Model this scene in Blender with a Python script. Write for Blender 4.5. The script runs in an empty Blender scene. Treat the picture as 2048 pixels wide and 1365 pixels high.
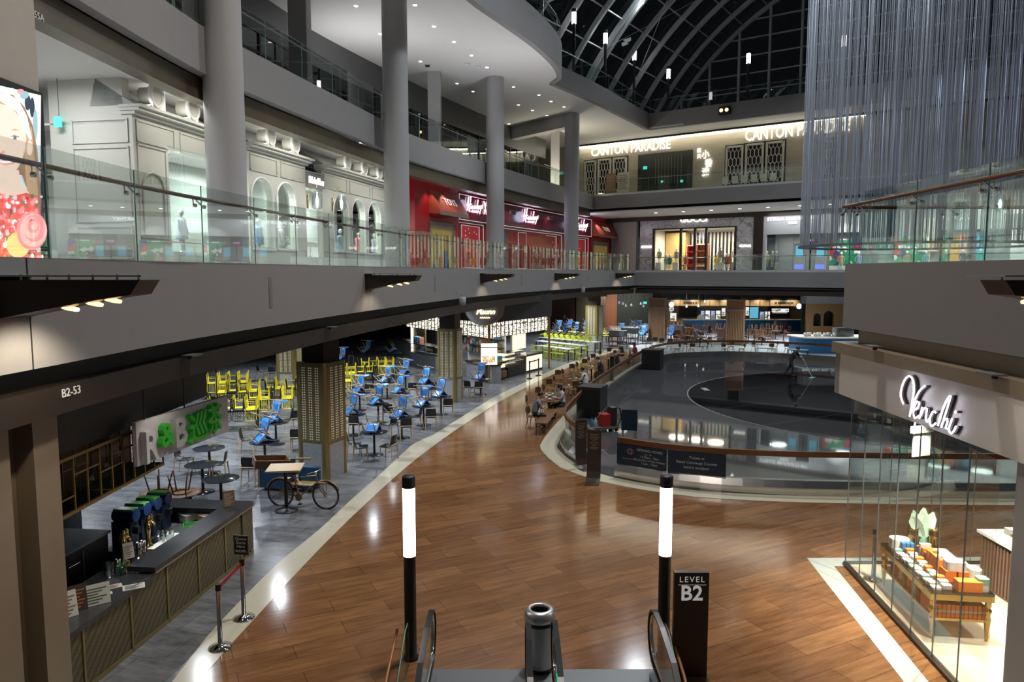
import bpy, bmesh, math, random
from mathutils import Vector, Matrix
random.seed(7)
PI = math.pi
SC = bpy.context.scene
COL = SC.collection
# ---------------------------------------------------------------- camera, world, lamps, exposure
HE = 5.7                      # eye height above the lower floor
FL = 1450.0                   # focal length in pixels of the 2048 x 1365 frame
PITCH = math.atan(137.5 / FL)
cam = bpy.data.objects.new('camera', bpy.data.cameras.new('camera'))
COL.objects.link(cam)
cam.location = (0, 0, HE)
cam.rotation_euler = (PI / 2 - PITCH, 0, 0)
cam.data.sensor_width = 36.0
cam.data.lens = FL / 2048 * 36.0
cam.data.clip_start = 0.05
cam.data.clip_end = 400
SC.camera = cam
SC.view_settings.view_transform = 'Standard'
SC.view_settings.look = 'None'
SC.view_settings.exposure = 0.0
SC.view_settings.gamma = 1.0
SC.view_settings.use_curve_mapping = False
SC.cycles.max_bounces = 6
SC.cycles.diffuse_bounces = 2
SC.cycles.glossy_bounces = 4
SC.cycles.transparent_max_bounces = 20
SC.cycles.adaptive_threshold = 0.02
SC.cycles.transmission_bounces = 4
SC.cycles.sample_clamp_indirect = 4.0
SC.cycles.caustics_reflective = False
SC.cycles.caustics_refractive = False
world = bpy.data.worlds.new('night')
SC.world = world
world.use_nodes = True
wb = world.node_tree.nodes['Background']
wb.inputs[0].default_value = (0.80, 0.86, 1.0, 1)
wb.inputs[1].default_value = 0.040

def area_lamp(loc, to, power, size, color=(1, 1, 1), spread=180, sy=None):
    d = bpy.data.lights.new('area_lamp', 'AREA')
    d.energy = power; d.color = color
    d.shape = 'RECTANGLE' if sy else 'DISK'
    d.size = size
    if sy: d.size_y = sy
    d.spread = math.radians(spread)
    o = bpy.data.objects.new('area_lamp', d); COL.objects.link(o)
    o.location = loc
    o.rotation_euler = (Vector(to) - Vector(loc)).to_track_quat('-Z', 'Y').to_euler()
    return o

def spot_lamp(loc, to, power, angle, r=0.06, color=(1, 1, 1), blend=0.6):
    d = bpy.data.lights.new('spot_lamp', 'SPOT')
    d.energy = power; d.color = color; d.spot_size = math.radians(angle); d.spot_blend = blend
    d.shadow_soft_size = r
    o = bpy.data.objects.new('spot_lamp', d); COL.objects.link(o)
    o.location = loc
    o.rotation_euler = (Vector(to) - Vector(loc)).to_track_quat('-Z', 'Y').to_euler()
    return o

COOL = (0.86, 0.93, 1.0); WARM = (1.0, 0.80, 0.55); NEUT = (1.0, 0.96, 0.9)
# unseen area lamps added under the glass roof as general atrium light
area_lamp((2.5, 14, 24), (1.5, 13, 0), 1300, 2.2, (1.0, 0.93, 0.86), 130)
area_lamp((9, 28, 26), (6, 26, 0), 1500, 2.0, COOL, 130)
area_lamp((18, 40, 26), (17, 36, 0), 1300, 2.0, COOL, 130)
area_lamp((9, 52, 25), (4, 40, 8), 700, 2.0, COOL, 150)
# unseen upward area lamps added below the rounded soffit to brighten it
area_lamp((-7.5, 34.5, 12.4), (-5.0, 36, 17), 190, 3.0, (0.97, 0.97, 1.0), 170)
area_lamp((1.6, 38, 6.2), (-.5, 38, 17), 150, 2.0, (0.95, 0.95, 1.0), 100)
area_lamp((3.0, 57.5, 12.4), (5.0, 57, 17), 170, 2.0, (1.0, 0.93, 0.72), 170)
# food hall: rows of ceiling spots
for fx, fy, pw in ((-8.4, 12.5, 12), (-7.6, 17.0, 110), (-7.2, 21.6, 190), (-11.0, 20.0, 210), (-14.5, 24, 210), (-9.5, 26.0, 230), (-5.4, 27.5, 230),
                   (-5.3, 31.5, 230), (-12.5, 31, 230), (-8.6, 35.5, 230), (-3.4, 36.2, 160), (-13, 40, 230), (-4.5, 45, 200),
                   (1.2, 46.5, 260), (4.0, 53, 300), (-1.5, 55, 260), (9.5, 56.5, 330), (14.5, 56, 330), (20, 54, 330), (26, 52, 240),
                   (10, 66, 330), (16, 64, 330), (23, 60, 330), (29, 56, 240), (5, 62, 260)):
    spot_lamp((fx, fy, 4.25), (fx, fy, 0), pw * (5.0 if fy > 50 else 4.0), 150, 0.07, COOL, 0.9)
# ---------------------------------------------------------------- picture <-> place
def ray(px, py):
    xc = (px - 1024) / FL; yc = (682.5 - py) / FL
    return Vector((xc, math.cos(PITCH) + yc * math.sin(PITCH), -math.sin(PITCH) + yc * math.cos(PITCH)))
def G(px, py, z=0.0):                    # where the line of sight meets the height z
    d = ray(px, py); t = (z - HE) / d.z
    return Vector((d.x * t, d.y * t, z))
def hit(path, px, py):                   # where it meets the upright surface over a plan path
    d = ray(px, py); best = None
    for a, b in zip(path[:-1], path[1:]):
        ex, ey = b[0] - a[0], b[1] - a[1]
        det = d.x * (-ey) + ex * d.y
        if abs(det) < 1e-9: continue
        t = (a[0] * ey - a[1] * ex) / (-det)
        k = (a[0] * d.y - a[1] * d.x) / (-det)
        if -1e-6 <= k <= 1 + 1e-6 and t > 0:
            if best is None or t < best[0]: best = (t, None)
    if best is None: raise ValueError('no hit %s %s' % (px, py))
    t = best[0]
    return Vector((d.x * t, d.y * t, HE + d.z * t))
# ---------------------------------------------------------------- plan paths
def spline(pts, step=0.8):
    P = [Vector(p) for p in pts]; out = []
    for i in range(len(P) - 1):
        p0 = P[i - 1] if i else 2 * P[0] - P[1]
        p1, p2 = P[i], P[i + 1]
        p3 = P[i + 2] if i + 2 < len(P) else 2 * P[-1] - P[-2]
        n = max(1, int((p2 - p1).length / step))
        for k in range(n):
            t = k / n
            out.append(0.5 * ((2 * p1) + (p2 - p0) * t + (2 * p0 - 5 * p1 + 4 * p2 - p3) * t * t + (3 * p1 - p0 - 3 * p2 + p3) * t ** 3))
    out.append(P[-1])
    return [(v.x, v.y) for v in out]
def offs(path, d):                       # d > 0: to the right of the walking direction
    out = []
    for i, p in enumerate(path):
        a = Vector(path[max(i - 1, 0)]); b = Vector(path[min(i + 1, len(path) - 1)])
        t = (b - a).normalized()
        out.append((p[0] + t.y * d, p[1] - t.x * d))
    return out
def walk(path, step, start=0.0):         # stations every step along the path: (point, unit tangent)
    res = []; need = start; acc = 0.0
    for a, b in zip(path[:-1], path[1:]):
        A, B = Vector(a), Vector(b); L = (B - A).length
        while need <= acc + L + 1e-9:
            res.append((A + (B - A) * ((need - acc) / L), (B - A).normalized())); need += step
        acc += L
    return res
def plen(path): return sum((Vector(b) - Vector(a)).length for a, b in zip(path[:-1], path[1:]))
class Fr:                                # upright frame: s along, d towards the atrium, z up
    def __init__(s, p0, p1):
        s.o = Vector((p0[0], p0[1], 0)); u = Vector((p1[0] - p0[0], p1[1] - p0[1], 0)); s.L = u.length; s.u = u.normalized()
        s.n = Vector((s.u.y, -s.u.x, 0))
        s.M = Matrix(((s.u.x, s.n.x, 0, s.o.x), (s.u.y, s.n.y, 0, s.o.y), (0, 0, 1, 0), (0, 0, 0, 1)))
    def p(s, a, d, z): return s.M @ Vector((a, d, z))
    def T(s, a, d, z):                   # matrix for lettering
        q = s.p(a, d, z)
        return Matrix(((s.u.x, 0, s.n.x, q.x), (s.u.y, 0, s.n.y, q.y), (0, 1, 0, q.z), (0, 0, 0, 1)))
    def sz(s, px, py, d=0.0):            # picture -> (s, z) on the plane d
        o = s.o + s.n * d; r = ray(px, py); c = Vector((0, 0, HE))
        t = (o - c).dot(s.n) / r.dot(s.n); q = c + r * t
        return (q - s.o).dot(s.u), q.z
# ---------------------------------------------------------------- mesh collecting
class MB:
    def __init__(s): s.v = []; s.f = []; s.m = []; s.sm = []
    def add(s, vs, fs, M=None, mi=0, smooth=False):
        b = len(s.v); flip = M is not None and M.determinant() < 0
        for v in vs:
            v = Vector(v); s.v.append(M @ v if M is not None else v)
        for f in fs:
            f = [b + i for i in f]
            s.f.append(f[::-1] if flip else f); s.m.append(mi); s.sm.append(smooth)
        return s
    def box(s, a, b, M=None, mi=0):
        x0, y0, z0 = a; x1, y1, z1 = b
        x0, x1 = min(x0, x1), max(x0, x1); y0, y1 = min(y0, y1), max(y0, y1); z0, z1 = min(z0, z1), max(z0, z1)
        return s.add([(x0, y0, z0), (x1, y0, z0), (x1, y1, z0), (x0, y1, z0), (x0, y0, z1), (x1, y0, z1), (x1, y1, z1), (x0, y1, z1)],
                     [(0, 3, 2, 1), (4, 5, 6, 7), (0, 1, 5, 4), (1, 2, 6, 5), (2, 3, 7, 6), (3, 0, 4, 7)], M, mi)
    def rbox(s, a, b, r=0.02, M=None, mi=0):   # upright box with rounded vertical edges
        x0, y0, z0 = a; x1, y1, z1 = b; pts = []
        for cx, cy, a0 in ((x1 - r, y1 - r, 0), (x0 + r, y1 - r, 90), (x0 + r, y0 + r, 180), (x1 - r, y0 + r, 270)):
            for k in range(5):
                t = math.radians(a0 + k * 22.5); pts.append((cx + r * math.cos(t), cy + r * math.sin(t)))
        return s.prism(pts, z0, z1, M, mi)
    def cyl(s, p0, p1, r0, r1=None, n=12, M=None, mi=0, cap=True):
        r1 = r0 if r1 is None else r1; p0, p1 = Vector(p0), Vector(p1)
        q = (p1 - p0).to_track_quat('Z', 'Y').to_matrix(); vs = []; 
        for p, r in ((p0, r0), (p1, r1)):
            for k in range(n):
                t = 2 * PI * k / n; vs.append(p + q @ Vector((r * math.cos(t), r * math.sin(t), 0)))
        s.add(vs, [(k, (k + 1) % n, n + (k + 1) % n, n + k) for k in range(n)], M, mi, n > 5)
        if cap: s.add(vs, [tuple(range(n))[::-1], tuple(range(n, 2 * n))], M, mi)
        return s
    def tube(s, pts, r, n=6, M=None, mi=0, closed=False):
        P = [Vector(p) for p in pts]; vs = []; m = len(P)
        rr = r if isinstance(r, (list, tuple)) else [r] * m
        prev = None
        for i, p in enumerate(P):
            a = P[(i - 1) % m] if (i or closed) else P[0]; b = P[(i + 1) % m] if (i < m - 1 or closed) else P[-1]
            t = (b - a).normalized()
            if prev is None:
                nrm = t.orthogonal().normalized()
            else:
                nrm = (prev - t * prev.dot(t))
                nrm = nrm.normalized() if nrm.length > 1e-6 else t.orthogonal().normalized()
            prev = nrm; bn = t.cross(nrm)
            for k in range(n):
                c = 2 * PI * k / n; vs.append(p + (nrm * math.cos(c) + bn * math.sin(c)) * rr[i])
        fs = []
        for i in range(m if closed else m - 1):
            j = (i + 1) % m
            for k in range(n): fs.append((i * n + k, i * n + (k + 1) % n, j * n + (k + 1) % n, j * n + k))
        s.add(vs, fs, M, mi, n > 4)
        if not closed: s.add(vs, [tuple(range(n))[::-1], tuple(range((m - 1) * n, m * n))], M, mi)
        return s
    def lathe(s, prof, n=20, c=(0, 0, 0), M=None, mi=0, smooth=True, cap=False):
        vs = []; fs = []
        for r, z in prof:
            for k in range(n):
                t = 2 * PI * k / n; vs.append((c[0] + r * math.cos(t), c[1] + r * math.sin(t), c[2] + z))
        for i in range(len(prof) - 1):
            for k in range(n): fs.append((i * n + k, i * n + (k + 1) % n, (i + 1) * n + (k + 1) % n, (i + 1) * n + k))
        s.add(vs, fs, M, mi, smooth)
        caps = []
        if not cap: return s
        if prof[0][0] > 1e-4: caps.append(tuple(range(n))[::-1])
        if prof[-1][0] > 1e-4: caps.append(tuple(range((len(prof) - 1) * n, len(prof) * n)))
        if caps: s.add(vs, caps, M, mi)
        return s
    def prism(s, poly, z0, z1, M=None, mi=0):
        n = len(poly)
        if sum(poly[i][0] * poly[(i + 1) % n][1] - poly[(i + 1) % n][0] * poly[i][1] for i in range(n)) < 0: poly = poly[::-1]
        vs = [(x, y, z0) for x, y in poly] + [(x, y, z1) for x, y in poly]
        return s.add(vs, [tuple(range(n))[::-1], tuple(range(n, 2 * n))] + [(k, (k + 1) % n, n + (k + 1) % n, n + k) for k in range(n)], M, mi)
    def ball(s, c, r, n=10, m=7, M=None, mi=0):
        rx, ry, rz = (r, r, r) if not isinstance(r, (tuple, list)) else r
        vs = []; fs = []
        for i in range(m + 1):
            a = PI * i / m
            for k in range(n):
                t = 2 * PI * k / n
                vs.append((c[0] + rx * math.sin(a) * math.cos(t), c[1] + ry * math.sin(a) * math.sin(t), c[2] - rz * math.cos(a)))
        for i in range(m):
            for k in range(n): fs.append((i * n + k, i * n + (k + 1) % n, (i + 1) * n + (k + 1) % n, (i + 1) * n + k))
        return s.add(vs, fs, M, mi, True)
    def sweep(s, path, prof, M=None, mi=0, closed=False, smooth=False):   # prof: (offset to the right, z), a closed outline
        n = len(prof); vs = []; m = len(path)
        cols = [offs(path, d) for d, z in prof]
        for i in range(m):
            for k in range(n): vs.append((cols[k][i][0], cols[k][i][1], prof[k][1]))
        fs = []
        for i in range(m - 1):
            for k in range(n): fs.append((i * n + k, (i + 1) * n + k, (i + 1) * n + (k + 1) % n, i * n + (k + 1) % n))
        fs += [tuple(range(n)), tuple(range((m - 1) * n, m * n))[::-1]]
        return s.add(vs, fs, M, mi, smooth)
    def mesh(s, me, M=None, mi=0):
        return s.add([v.co.copy() for v in me.vertices], [tuple(p.vertices) for p in me.polygons], M, mi)
    def build(s, name, mats, parent=None, origin=True):
        me = bpy.data.meshes.new(name); o = bpy.data.objects.new(name, me); COL.objects.link(o)
        if parent is not None:
            o.parent = parent; W = parent.matrix_basis.copy(); q = parent
            while q.parent is not None: q = q.parent; W = q.matrix_basis @ W
            I = W.inverted(); vs = [I @ v for v in s.v]
        elif origin and s.v:
            c = Vector(((min(v.x for v in s.v) + max(v.x for v in s.v)) / 2, (min(v.y for v in s.v) + max(v.y for v in s.v)) / 2, min(v.z for v in s.v)))
            vs = [v - c for v in s.v]; o.location = c
        else: vs = s.v
        me.from_pydata([tuple(v) for v in vs], [], s.f)
        for m in (mats if isinstance(mats, (list, tuple)) else [mats]): me.materials.append(m)
        me.polygons.foreach_set('material_index', s.m); me.polygons.foreach_set('use_smooth', s.sm)
        me.update()
        return o
def tag(o, label=None, cat=None, group=None, kind=None):
    if label: o['label'] = label
    if cat: o['category'] = cat
    if group: o['group'] = group
    if kind: o['kind'] = kind
    return o
def thing(name, label, cat, loc=(0, 0, 0), group=None, rz=0.0):
    o = bpy.data.objects.new(name, None); COL.objects.link(o)
    o.empty_display_size = 0.1
    o.matrix_basis = Matrix.Translation(loc) @ Matrix.Rotation(rz, 4, 'Z')
    return tag(o, label, cat, group)
def struct(name, mb, mats): return tag(mb.build(name, mats), kind='structure')
def dup(root, M, label=None, group=None):
    r = root.copy(); COL.objects.link(r); r.matrix_basis = M
    if label: r['label'] = label
    if group: r['group'] = group
    for ch in KIDS(root):
        c = ch.copy(); COL.objects.link(c); c.parent = r
        for g in KIDS(ch):
            d = g.copy(); COL.objects.link(d); d.parent = c
    return r
_kids = {}
def KIDS(o):
    k = o.name
    if k not in _kids: _kids[k] = list(o.children)
    return _kids[k]
def at(p, rz=0.0, z=None): return Matrix.Translation((p[0], p[1], p[2] if z is None and len(p) > 2 else (z or 0.0))) @ Matrix.Rotation(rz, 4, 'Z')
_txt = {}
def text_mesh(body, size=1.0, ext=0.02, align='CENTER', bold=0.0, shear=0.0, space=1.0):
    k = (body, size, ext, align, bold, shear, space)
    if k in _txt: return _txt[k]
    c = bpy.data.curves.new('lettering', 'FONT'); c.body = body; c.size = size; c.extrude = ext; c.align_x = align; c.align_y = 'CENTER'
    c.resolution_u = 2; c.offset = bold; c.shear = shear; c.space_character = space
    o = bpy.data.objects.new('lettering', c); COL.objects.link(o)
    bpy.context.view_layer.update()
    me = bpy.data.meshes.new_from_object(o.evaluated_get(bpy.context.evaluated_depsgraph_get()))
    bpy.data.objects.remove(o); bpy.data.curves.remove(c)
    _txt[k] = me
    return me
# ---------------------------------------------------------------- materials
M_ = {}
def mat(name, col, rough=0.5, metal=0.0, emit=0.0, ecol=None, var=0.0, scale=6.0, bump=0.0, spec=None, stretch=None):
    m = bpy.data.materials.new(name); m.use_nodes = True; nt = m.node_tree; b = nt.nodes['Principled BSDF']
    c4 = (*col, 1)
    b.inputs['Base Color'].default_value = c4; b.inputs['Roughness'].default_value = rough; b.inputs['Metallic'].default_value = metal
    if spec is not None: b.inputs['Specular IOR Level'].default_value = spec
    if emit:
        b.inputs['Emission Color'].default_value = (*(ecol or col), 1); b.inputs['Emission Strength'].default_value = emit
    if var or bump:
        tc = nt.nodes.new('ShaderNodeTexCoord'); mp = nt.nodes.new('ShaderNodeMapping'); nz = nt.nodes.new('ShaderNodeTexNoise')
        nz.inputs['Scale'].default_value = scale; nz.inputs['Detail'].default_value = 4
        if stretch: mp.inputs['Scale'].default_value = stretch
        nt.links.new(tc.outputs['Object'], mp.inputs['Vector']); nt.links.new(mp.outputs['Vector'], nz.inputs['Vector'])
        if var:
            mx = nt.nodes.new('ShaderNodeMix'); mx.data_type = 'RGBA'
            mx.inputs[6].default_value = (*[max(0, x * (1 - var)) for x in col], 1); mx.inputs[7].default_value = (*[min(1, x * (1 + var)) for x in col], 1)
            nt.links.new(nz.outputs['Fac'], mx.inputs[0]); nt.links.new(mx.outputs[2], b.inputs['Base Color'])
        if bump:
            bp = nt.nodes.new('ShaderNodeBump'); bp.inputs['Strength'].default_value = bump; bp.inputs['Distance'].default_value = 0.01
            nt.links.new(nz.outputs['Fac'], bp.inputs['Height']); nt.links.new(bp.outputs['Normal'], b.inputs['Normal'])
    M_[name] = m
    return m
def glass(name, tint=(0.86, 0.93, 0.90), refl=0.10, rough=0.01, gtint=(1, 1, 1), fres=.6):
    m = bpy.data.materials.new(name); m.use_nodes = True; nt = m.node_tree
    for n in list(nt.nodes):
        if n.type != 'OUTPUT_MATERIAL': nt.nodes.remove(n)
    out = nt.nodes['Material Output']
    t = nt.nodes.new('ShaderNodeBsdfTransparent'); t.inputs[0].default_value = (*tint, 1)
    g = nt.nodes.new('ShaderNodeBsdfGlossy'); g.inputs['Roughness'].default_value = rough; g.inputs['Color'].default_value = (*gtint, 1)
    lw = nt.nodes.new('ShaderNodeLayerWeight'); lw.inputs['Blend'].default_value = 0.32
    ma = nt.nodes.new('ShaderNodeMath'); ma.operation = 'MULTIPLY_ADD'; ma.inputs[1].default_value = fres; ma.inputs[2].default_value = refl; ma.use_clamp = True
    mx = nt.nodes.new('ShaderNodeMixShader')
    nt.links.new(lw.outputs['Fresnel'], ma.inputs[0]); nt.links.new(ma.outputs[0], mx.inputs[0])
    nt.links.new(t.outputs[0], mx.inputs[1]); nt.links.new(g.outputs[0], mx.inputs[2]); nt.links.new(mx.outputs[0], out.inputs[0])
    M_[name] = m
    return m
def brick(name, c1, c2, cm, w, h, rot=0.0, rough=0.3, mortar=0.004, grain=None, gcol=0.35, offset=0.5, spec=None, mscale=1.0):
    m = bpy.data.materials.new(name); m.use_nodes = True; nt = m.node_tree; b = nt.nodes['Principled BSDF']
    tc = nt.nodes.new('ShaderNodeTexCoord'); mp = nt.nodes.new('ShaderNodeMapping'); mp.inputs['Rotation'].default_value = (0, 0, rot)
    bk = nt.nodes.new('ShaderNodeTexBrick'); bk.inputs['Scale'].default_value = 1.0
    bk.inputs['Color1'].default_value = (*c1, 1); bk.inputs['Color2'].default_value = (*c2, 1); bk.inputs['Mortar'].default_value = (*cm, 1)
    bk.inputs['Mortar Size'].default_value = mortar; bk.inputs['Brick Width'].default_value = w; bk.inputs['Row Height'].default_value = h
    bk.offset = offset
    nt.links.new(tc.outputs['Object'], mp.inputs['Vector']); nt.links.new(mp.outputs['Vector'], bk.inputs['Vector'])
    src = bk.outputs['Color']
    if grain:
        mp2 = nt.nodes.new('ShaderNodeMapping'); mp2.inputs['Scale'].default_value = grain
        nz = nt.nodes.new('ShaderNodeTexNoise'); nz.inputs['Scale'].default_value = 1.0; nz.inputs['Detail'].default_value = 6; nz.inputs['Roughness'].default_value = 0.65
        nt.links.new(mp.outputs['Vector'], mp2.inputs['Vector']); nt.links.new(mp2.outputs['Vector'], nz.inputs['Vector'])
        mr = nt.nodes.new('ShaderNodeMapRange'); mr.inputs[1].default_value = 0.3; mr.inputs[2].default_value = 0.7
        mr.inputs[3].default_value = 1 - gcol; mr.inputs[4].default_value = 1 + gcol
        mx = nt.nodes.new('ShaderNodeMix'); mx.data_type = 'RGBA'; mx.blend_type = 'MULTIPLY'; mx.inputs[0].default_value = 1.0
        nt.links.new(nz.outputs['Fac'], mr.inputs[0]); nt.links.new(src, mx.inputs[6]); nt.links.new(mr.outputs[0], mx.inputs[7]); src = mx.outputs[2]
    nt.links.new(src, b.inputs['Base Color']); b.inputs['Roughness'].default_value = rough
    if spec is not None: b.inputs['Specular IOR Level'].default_value = spec
    M_[name] = m
    return m
wood_floor = brick('timber_floor', (0.285, 0.138, 0.058), (0.195, 0.091, 0.038), (0.07, 0.035, 0.018), 1.7, 0.42, math.radians(-27), 0.13, 0.004, (1.2, 9, 1), 0.34)
tile_floor = brick('grey_tile', (0.185, 0.19, 0.205), (0.135, 0.14, 0.152), (0.08, 0.083, 0.087), 0.8, 0.8, math.radians(14), 0.22, 0.006, (1.6, 5, 1), 0.45)
marble = mat('cream_stone', (0.62, 0.58, 0.45), 0.15, var=0.06, scale=2)
pale_floor = mat('pale_terrazzo', (0.62, 0.63, 0.64), 0.2, var=0.05)
rink_grey = mat('rink_grey', (0.075, 0.078, 0.082), 0.035, var=0.3, scale=0.8, spec=0.9)
rink_black = brick('rink_black', (0.006, 0.007, 0.008), (0.007, 0.008, 0.010), (0.09, 0.10, 0.105), 3.2, 60, math.radians(60), 0.03, 0.02, offset=0.0, spec=0.6)
fascia_m = mat('grey_plaster', (0.29, 0.28, 0.275), 0.7, var=0.04, scale=3)
white_m = mat('white_ceiling', (0.80, 0.78, 0.75), 0.7)
column_m = mat('white_column_paint', (0.43, 0.425, 0.43), 0.55)
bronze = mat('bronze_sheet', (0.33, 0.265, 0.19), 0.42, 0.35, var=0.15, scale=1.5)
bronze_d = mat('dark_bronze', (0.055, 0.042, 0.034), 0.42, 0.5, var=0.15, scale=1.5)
brass = mat('brass', (0.78, 0.56, 0.20), 0.18, 1.0)
gold = mat('gold_sheet', (0.36, 0.285, 0.12), 0.34, 0.7, var=0.12, scale=2, stretch=(4, 4, 0.3))
dotm = mat('pale_dot', (0.80, 0.78, 0.70), 0.4, emit=0.12)
stone = mat('grey_granite', (0.33, 0.34, 0.36), 0.35, var=0.35, scale=14)
bin_steel = mat('bin_steel', (0.70, 0.70, 0.69), 0.36, 0.9, var=0.08, scale=3)
steel = mat('brushed_steel', (0.62, 0.60, 0.56), 0.20, 1.0, var=0.12, scale=3)
dsteel = mat('dull_steel', (0.25, 0.26, 0.27), 0.42, 0.7, var=0.06, scale=8, stretch=(0.5, 20, 1))
chrome = mat('chrome', (0.85, 0.85, 0.85), 0.08, 1.0)
black = mat('black', (0.012, 0.012, 0.013), 0.4)
dark = mat('charcoal', (0.030, 0.028, 0.028), 0.5)
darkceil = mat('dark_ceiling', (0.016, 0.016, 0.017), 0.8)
rubber = mat('black_rubber', (0.012, 0.012, 0.012), 0.28)
railwood = mat('rail_timber', (0.17, 0.066, 0.026), 0.25, var=0.2, scale=3, stretch=(2, 2, 12))
oak = mat('light_oak', (0.55, 0.40, 0.23), 0.45, var=0.18, scale=6, stretch=(1, 8, 8))
beech = mat('beech', (0.58, 0.43, 0.27), 0.45)
walnut = mat('walnut', (0.20, 0.095, 0.045), 0.35, var=0.2, scale=5, stretch=(1, 6, 6))
chairwood = mat('brown_chair_timber', (0.22, 0.115, 0.058), 0.4, var=0.15)
blue = mat('blue_plastic', (0.03, 0.25, 0.78), 0.35)
yellow = mat('yellow_paint', (0.80, 0.66, 0.02), 0.35)
lime = mat('lime_paint', (0.48, 0.50, 0.03), 0.4)
blackshell = mat('black_plastic', (0.014, 0.014, 0.015), 0.42)
tabletop = mat('black_laminate', (0.030, 0.032, 0.040), 0.12)
whitetop = mat('white_laminate', (0.78, 0.79, 0.80), 0.25)
white = mat('white_paint', (0.85, 0.85, 0.83), 0.5)
cream = mat('cream_panelling', (0.62, 0.615, 0.55), 0.55)
beige = mat('beige_panel', (0.50, 0.45, 0.38), 0.6, var=0.05)
red = mat('shop_red', (0.42, 0.012, 0.018), 0.22)
darkred = mat('burgundy', (0.13, 0.006, 0.02), 0.15)
awnred = mat('awning_red', (0.50, 0.085, 0.04), 0.55)
gilt = mat('gilt_glitter', (0.62, 0.42, 0.10), 0.35, 0.4, emit=0.10, ecol=(0.9, 0.6, 0.15), var=0.85, scale=22)
rail_glass = glass('rail_glass', (0.93, 0.97, 0.95), 0.02, fres=.40)
shop_glass = glass('shop_glass', (0.965, 0.985, 0.98), 0.012, fres=.28)
dark_glass = glass('dark_glass', (0.10, 0.13, 0.12), 0.05)
roof_glass = glass('roof_glass', (0.075, 0.08, 0.085), 0.012, fres=.3, gtint=(0.6, 0.7, 0.7))
tumbler = glass('tumbler', (0.85, 0.9, 0.9), 0.08)
edge = mat('green_glass_edge', (0.20, 0.42, 0.36), 0.2)
def glow(name, col, e): return mat(name, col, 0.5, emit=e)
lampw = glow('lamp_white', (1.0, 0.97, 1.0), 7.0)
neon = glow('neon_white', (0.86, 0.84, 1.0), 5.0)
signw = glow('sign_white', (1.0, 0.97, 0.88), 1.25)
signdim = glow('sign_dim', (0.9, 0.9, 0.9), 0.9)
lamphot = glow('lamp_warm', (1.0, 0.62, 0.25), 3.0)
downl = glow('downlight', (1.0, 0.97, 0.92), 9.0)
exitg = glow('exit_sign_glow', (0.08, 0.70, 0.62), 0.9)
screenw = glow('lightbox_white', (1.0, 0.96, 0.90), 1.7)
warmback = glow('counter_glow', (0.95, 0.90, 0.66), 1.0)
def flat(name, col, rough=0.5): return M_.get(name) or mat(name, col, rough)
# ---------------------------------------------------------------- the setting
E1 = spline([(-5.45, -1), (-5.38, 4), (-5.25, 7.7), (-4.98, 12.7), (-3.5, 22.6), (-0.6, 35), (5.2, 50), (9.9, 58.5)])
UF = (0.8205, -0.5716)
def along(p, t): return (p[0] + UF[0] * t, p[1] + UF[1] * t)
F1 = [(9.9, 58.5), along((9.9, 58.5), 34)]
E2 = spline([(-8.7, -1), (-8.5, 8), (-8.35, 13), (-8.1, 19.3), (-7.55, 22), (-5.4, 31.5), (-4.75, 34.4), (-1.3, 43.6), (3.6, 54.6), (6.75, 60.7)])
F2 = [(6.75, 60.7), along((6.75, 60.7), 40)]
E3 = spline([(-6.2, 8), (-4.2, 23), (-1.75, 30.4), (-0.5, 33.2), (1.25, 37.0), (2.5, 40.6), (2.85, 43.0), (2.5, 44.3)])
E3B = spline([(2.5, 44.3), (4.2, 46.8), (6.0, 49.7), (10.7, 58.0)])
F3 = [(10.7, 58.0), along((10.7, 58.0), 36)]
Z1, Z2, Z3 = 5.86, 12.1, 18.05
ER = [(6.4, -2), (6.4, 14.0)]
def region(left, far, out=40):           # plan of the floor around the atrium
    return list(left) + list(far[1:]) + [(70, far[-1][1]), (70, 105), (-out, 105), (-out, left[0][1])]

mb = MB().box((-45, 1.0, -0.3), (75, 105, 0.0)); struct('floor', mb, tile_floor)
SL = [(345, 1365), (412, 1278), (477, 1207), (560, 1125), (639, 1060), (700, 1003), (760, 950), (827, 889), (864, 872), (912, 842), (960, 812), (1000, 789), (1080, 752), (1150, 722), (1240, 694)]
SRt = [(398, 1365), (455, 1298), (511, 1237), (560, 1183), (620, 1119), (678, 1060), (730, 1010), (790, 955), (839, 914), (900, 869), (960, 829), (1010, 798), (1090, 757), (1160, 727), (1240, 700)]
PL = spline([G(*p).to_2d() for p in SL], 0.6); PR = spline([G(*p).to_2d() for p in SRt], 0.6)
struct('floor', MB().prism([(PR[0][0] - 0.6, 3)] + PR + [(9.5, 46), (12, 30), (12, 22), (30, 20), (30, 3)], -0.01, 0.006), wood_floor)
struct('trim_1', MB().prism([(PL[0][0] - 0.6, 3)] + PL + PR[::-1] + [(PR[0][0] - 0.6, 3)], -0.01, 0.011), marble)
struct('floor', MB().prism([(9.0, 54.0), (9.2, 48.2), (11, 49.9), (14.4, 50.3), (18.3, 49), (22, 46.2), (32, 40), (60, 60), (60, 90), (11, 90)], -0.01, 0.005), pale_floor)
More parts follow.
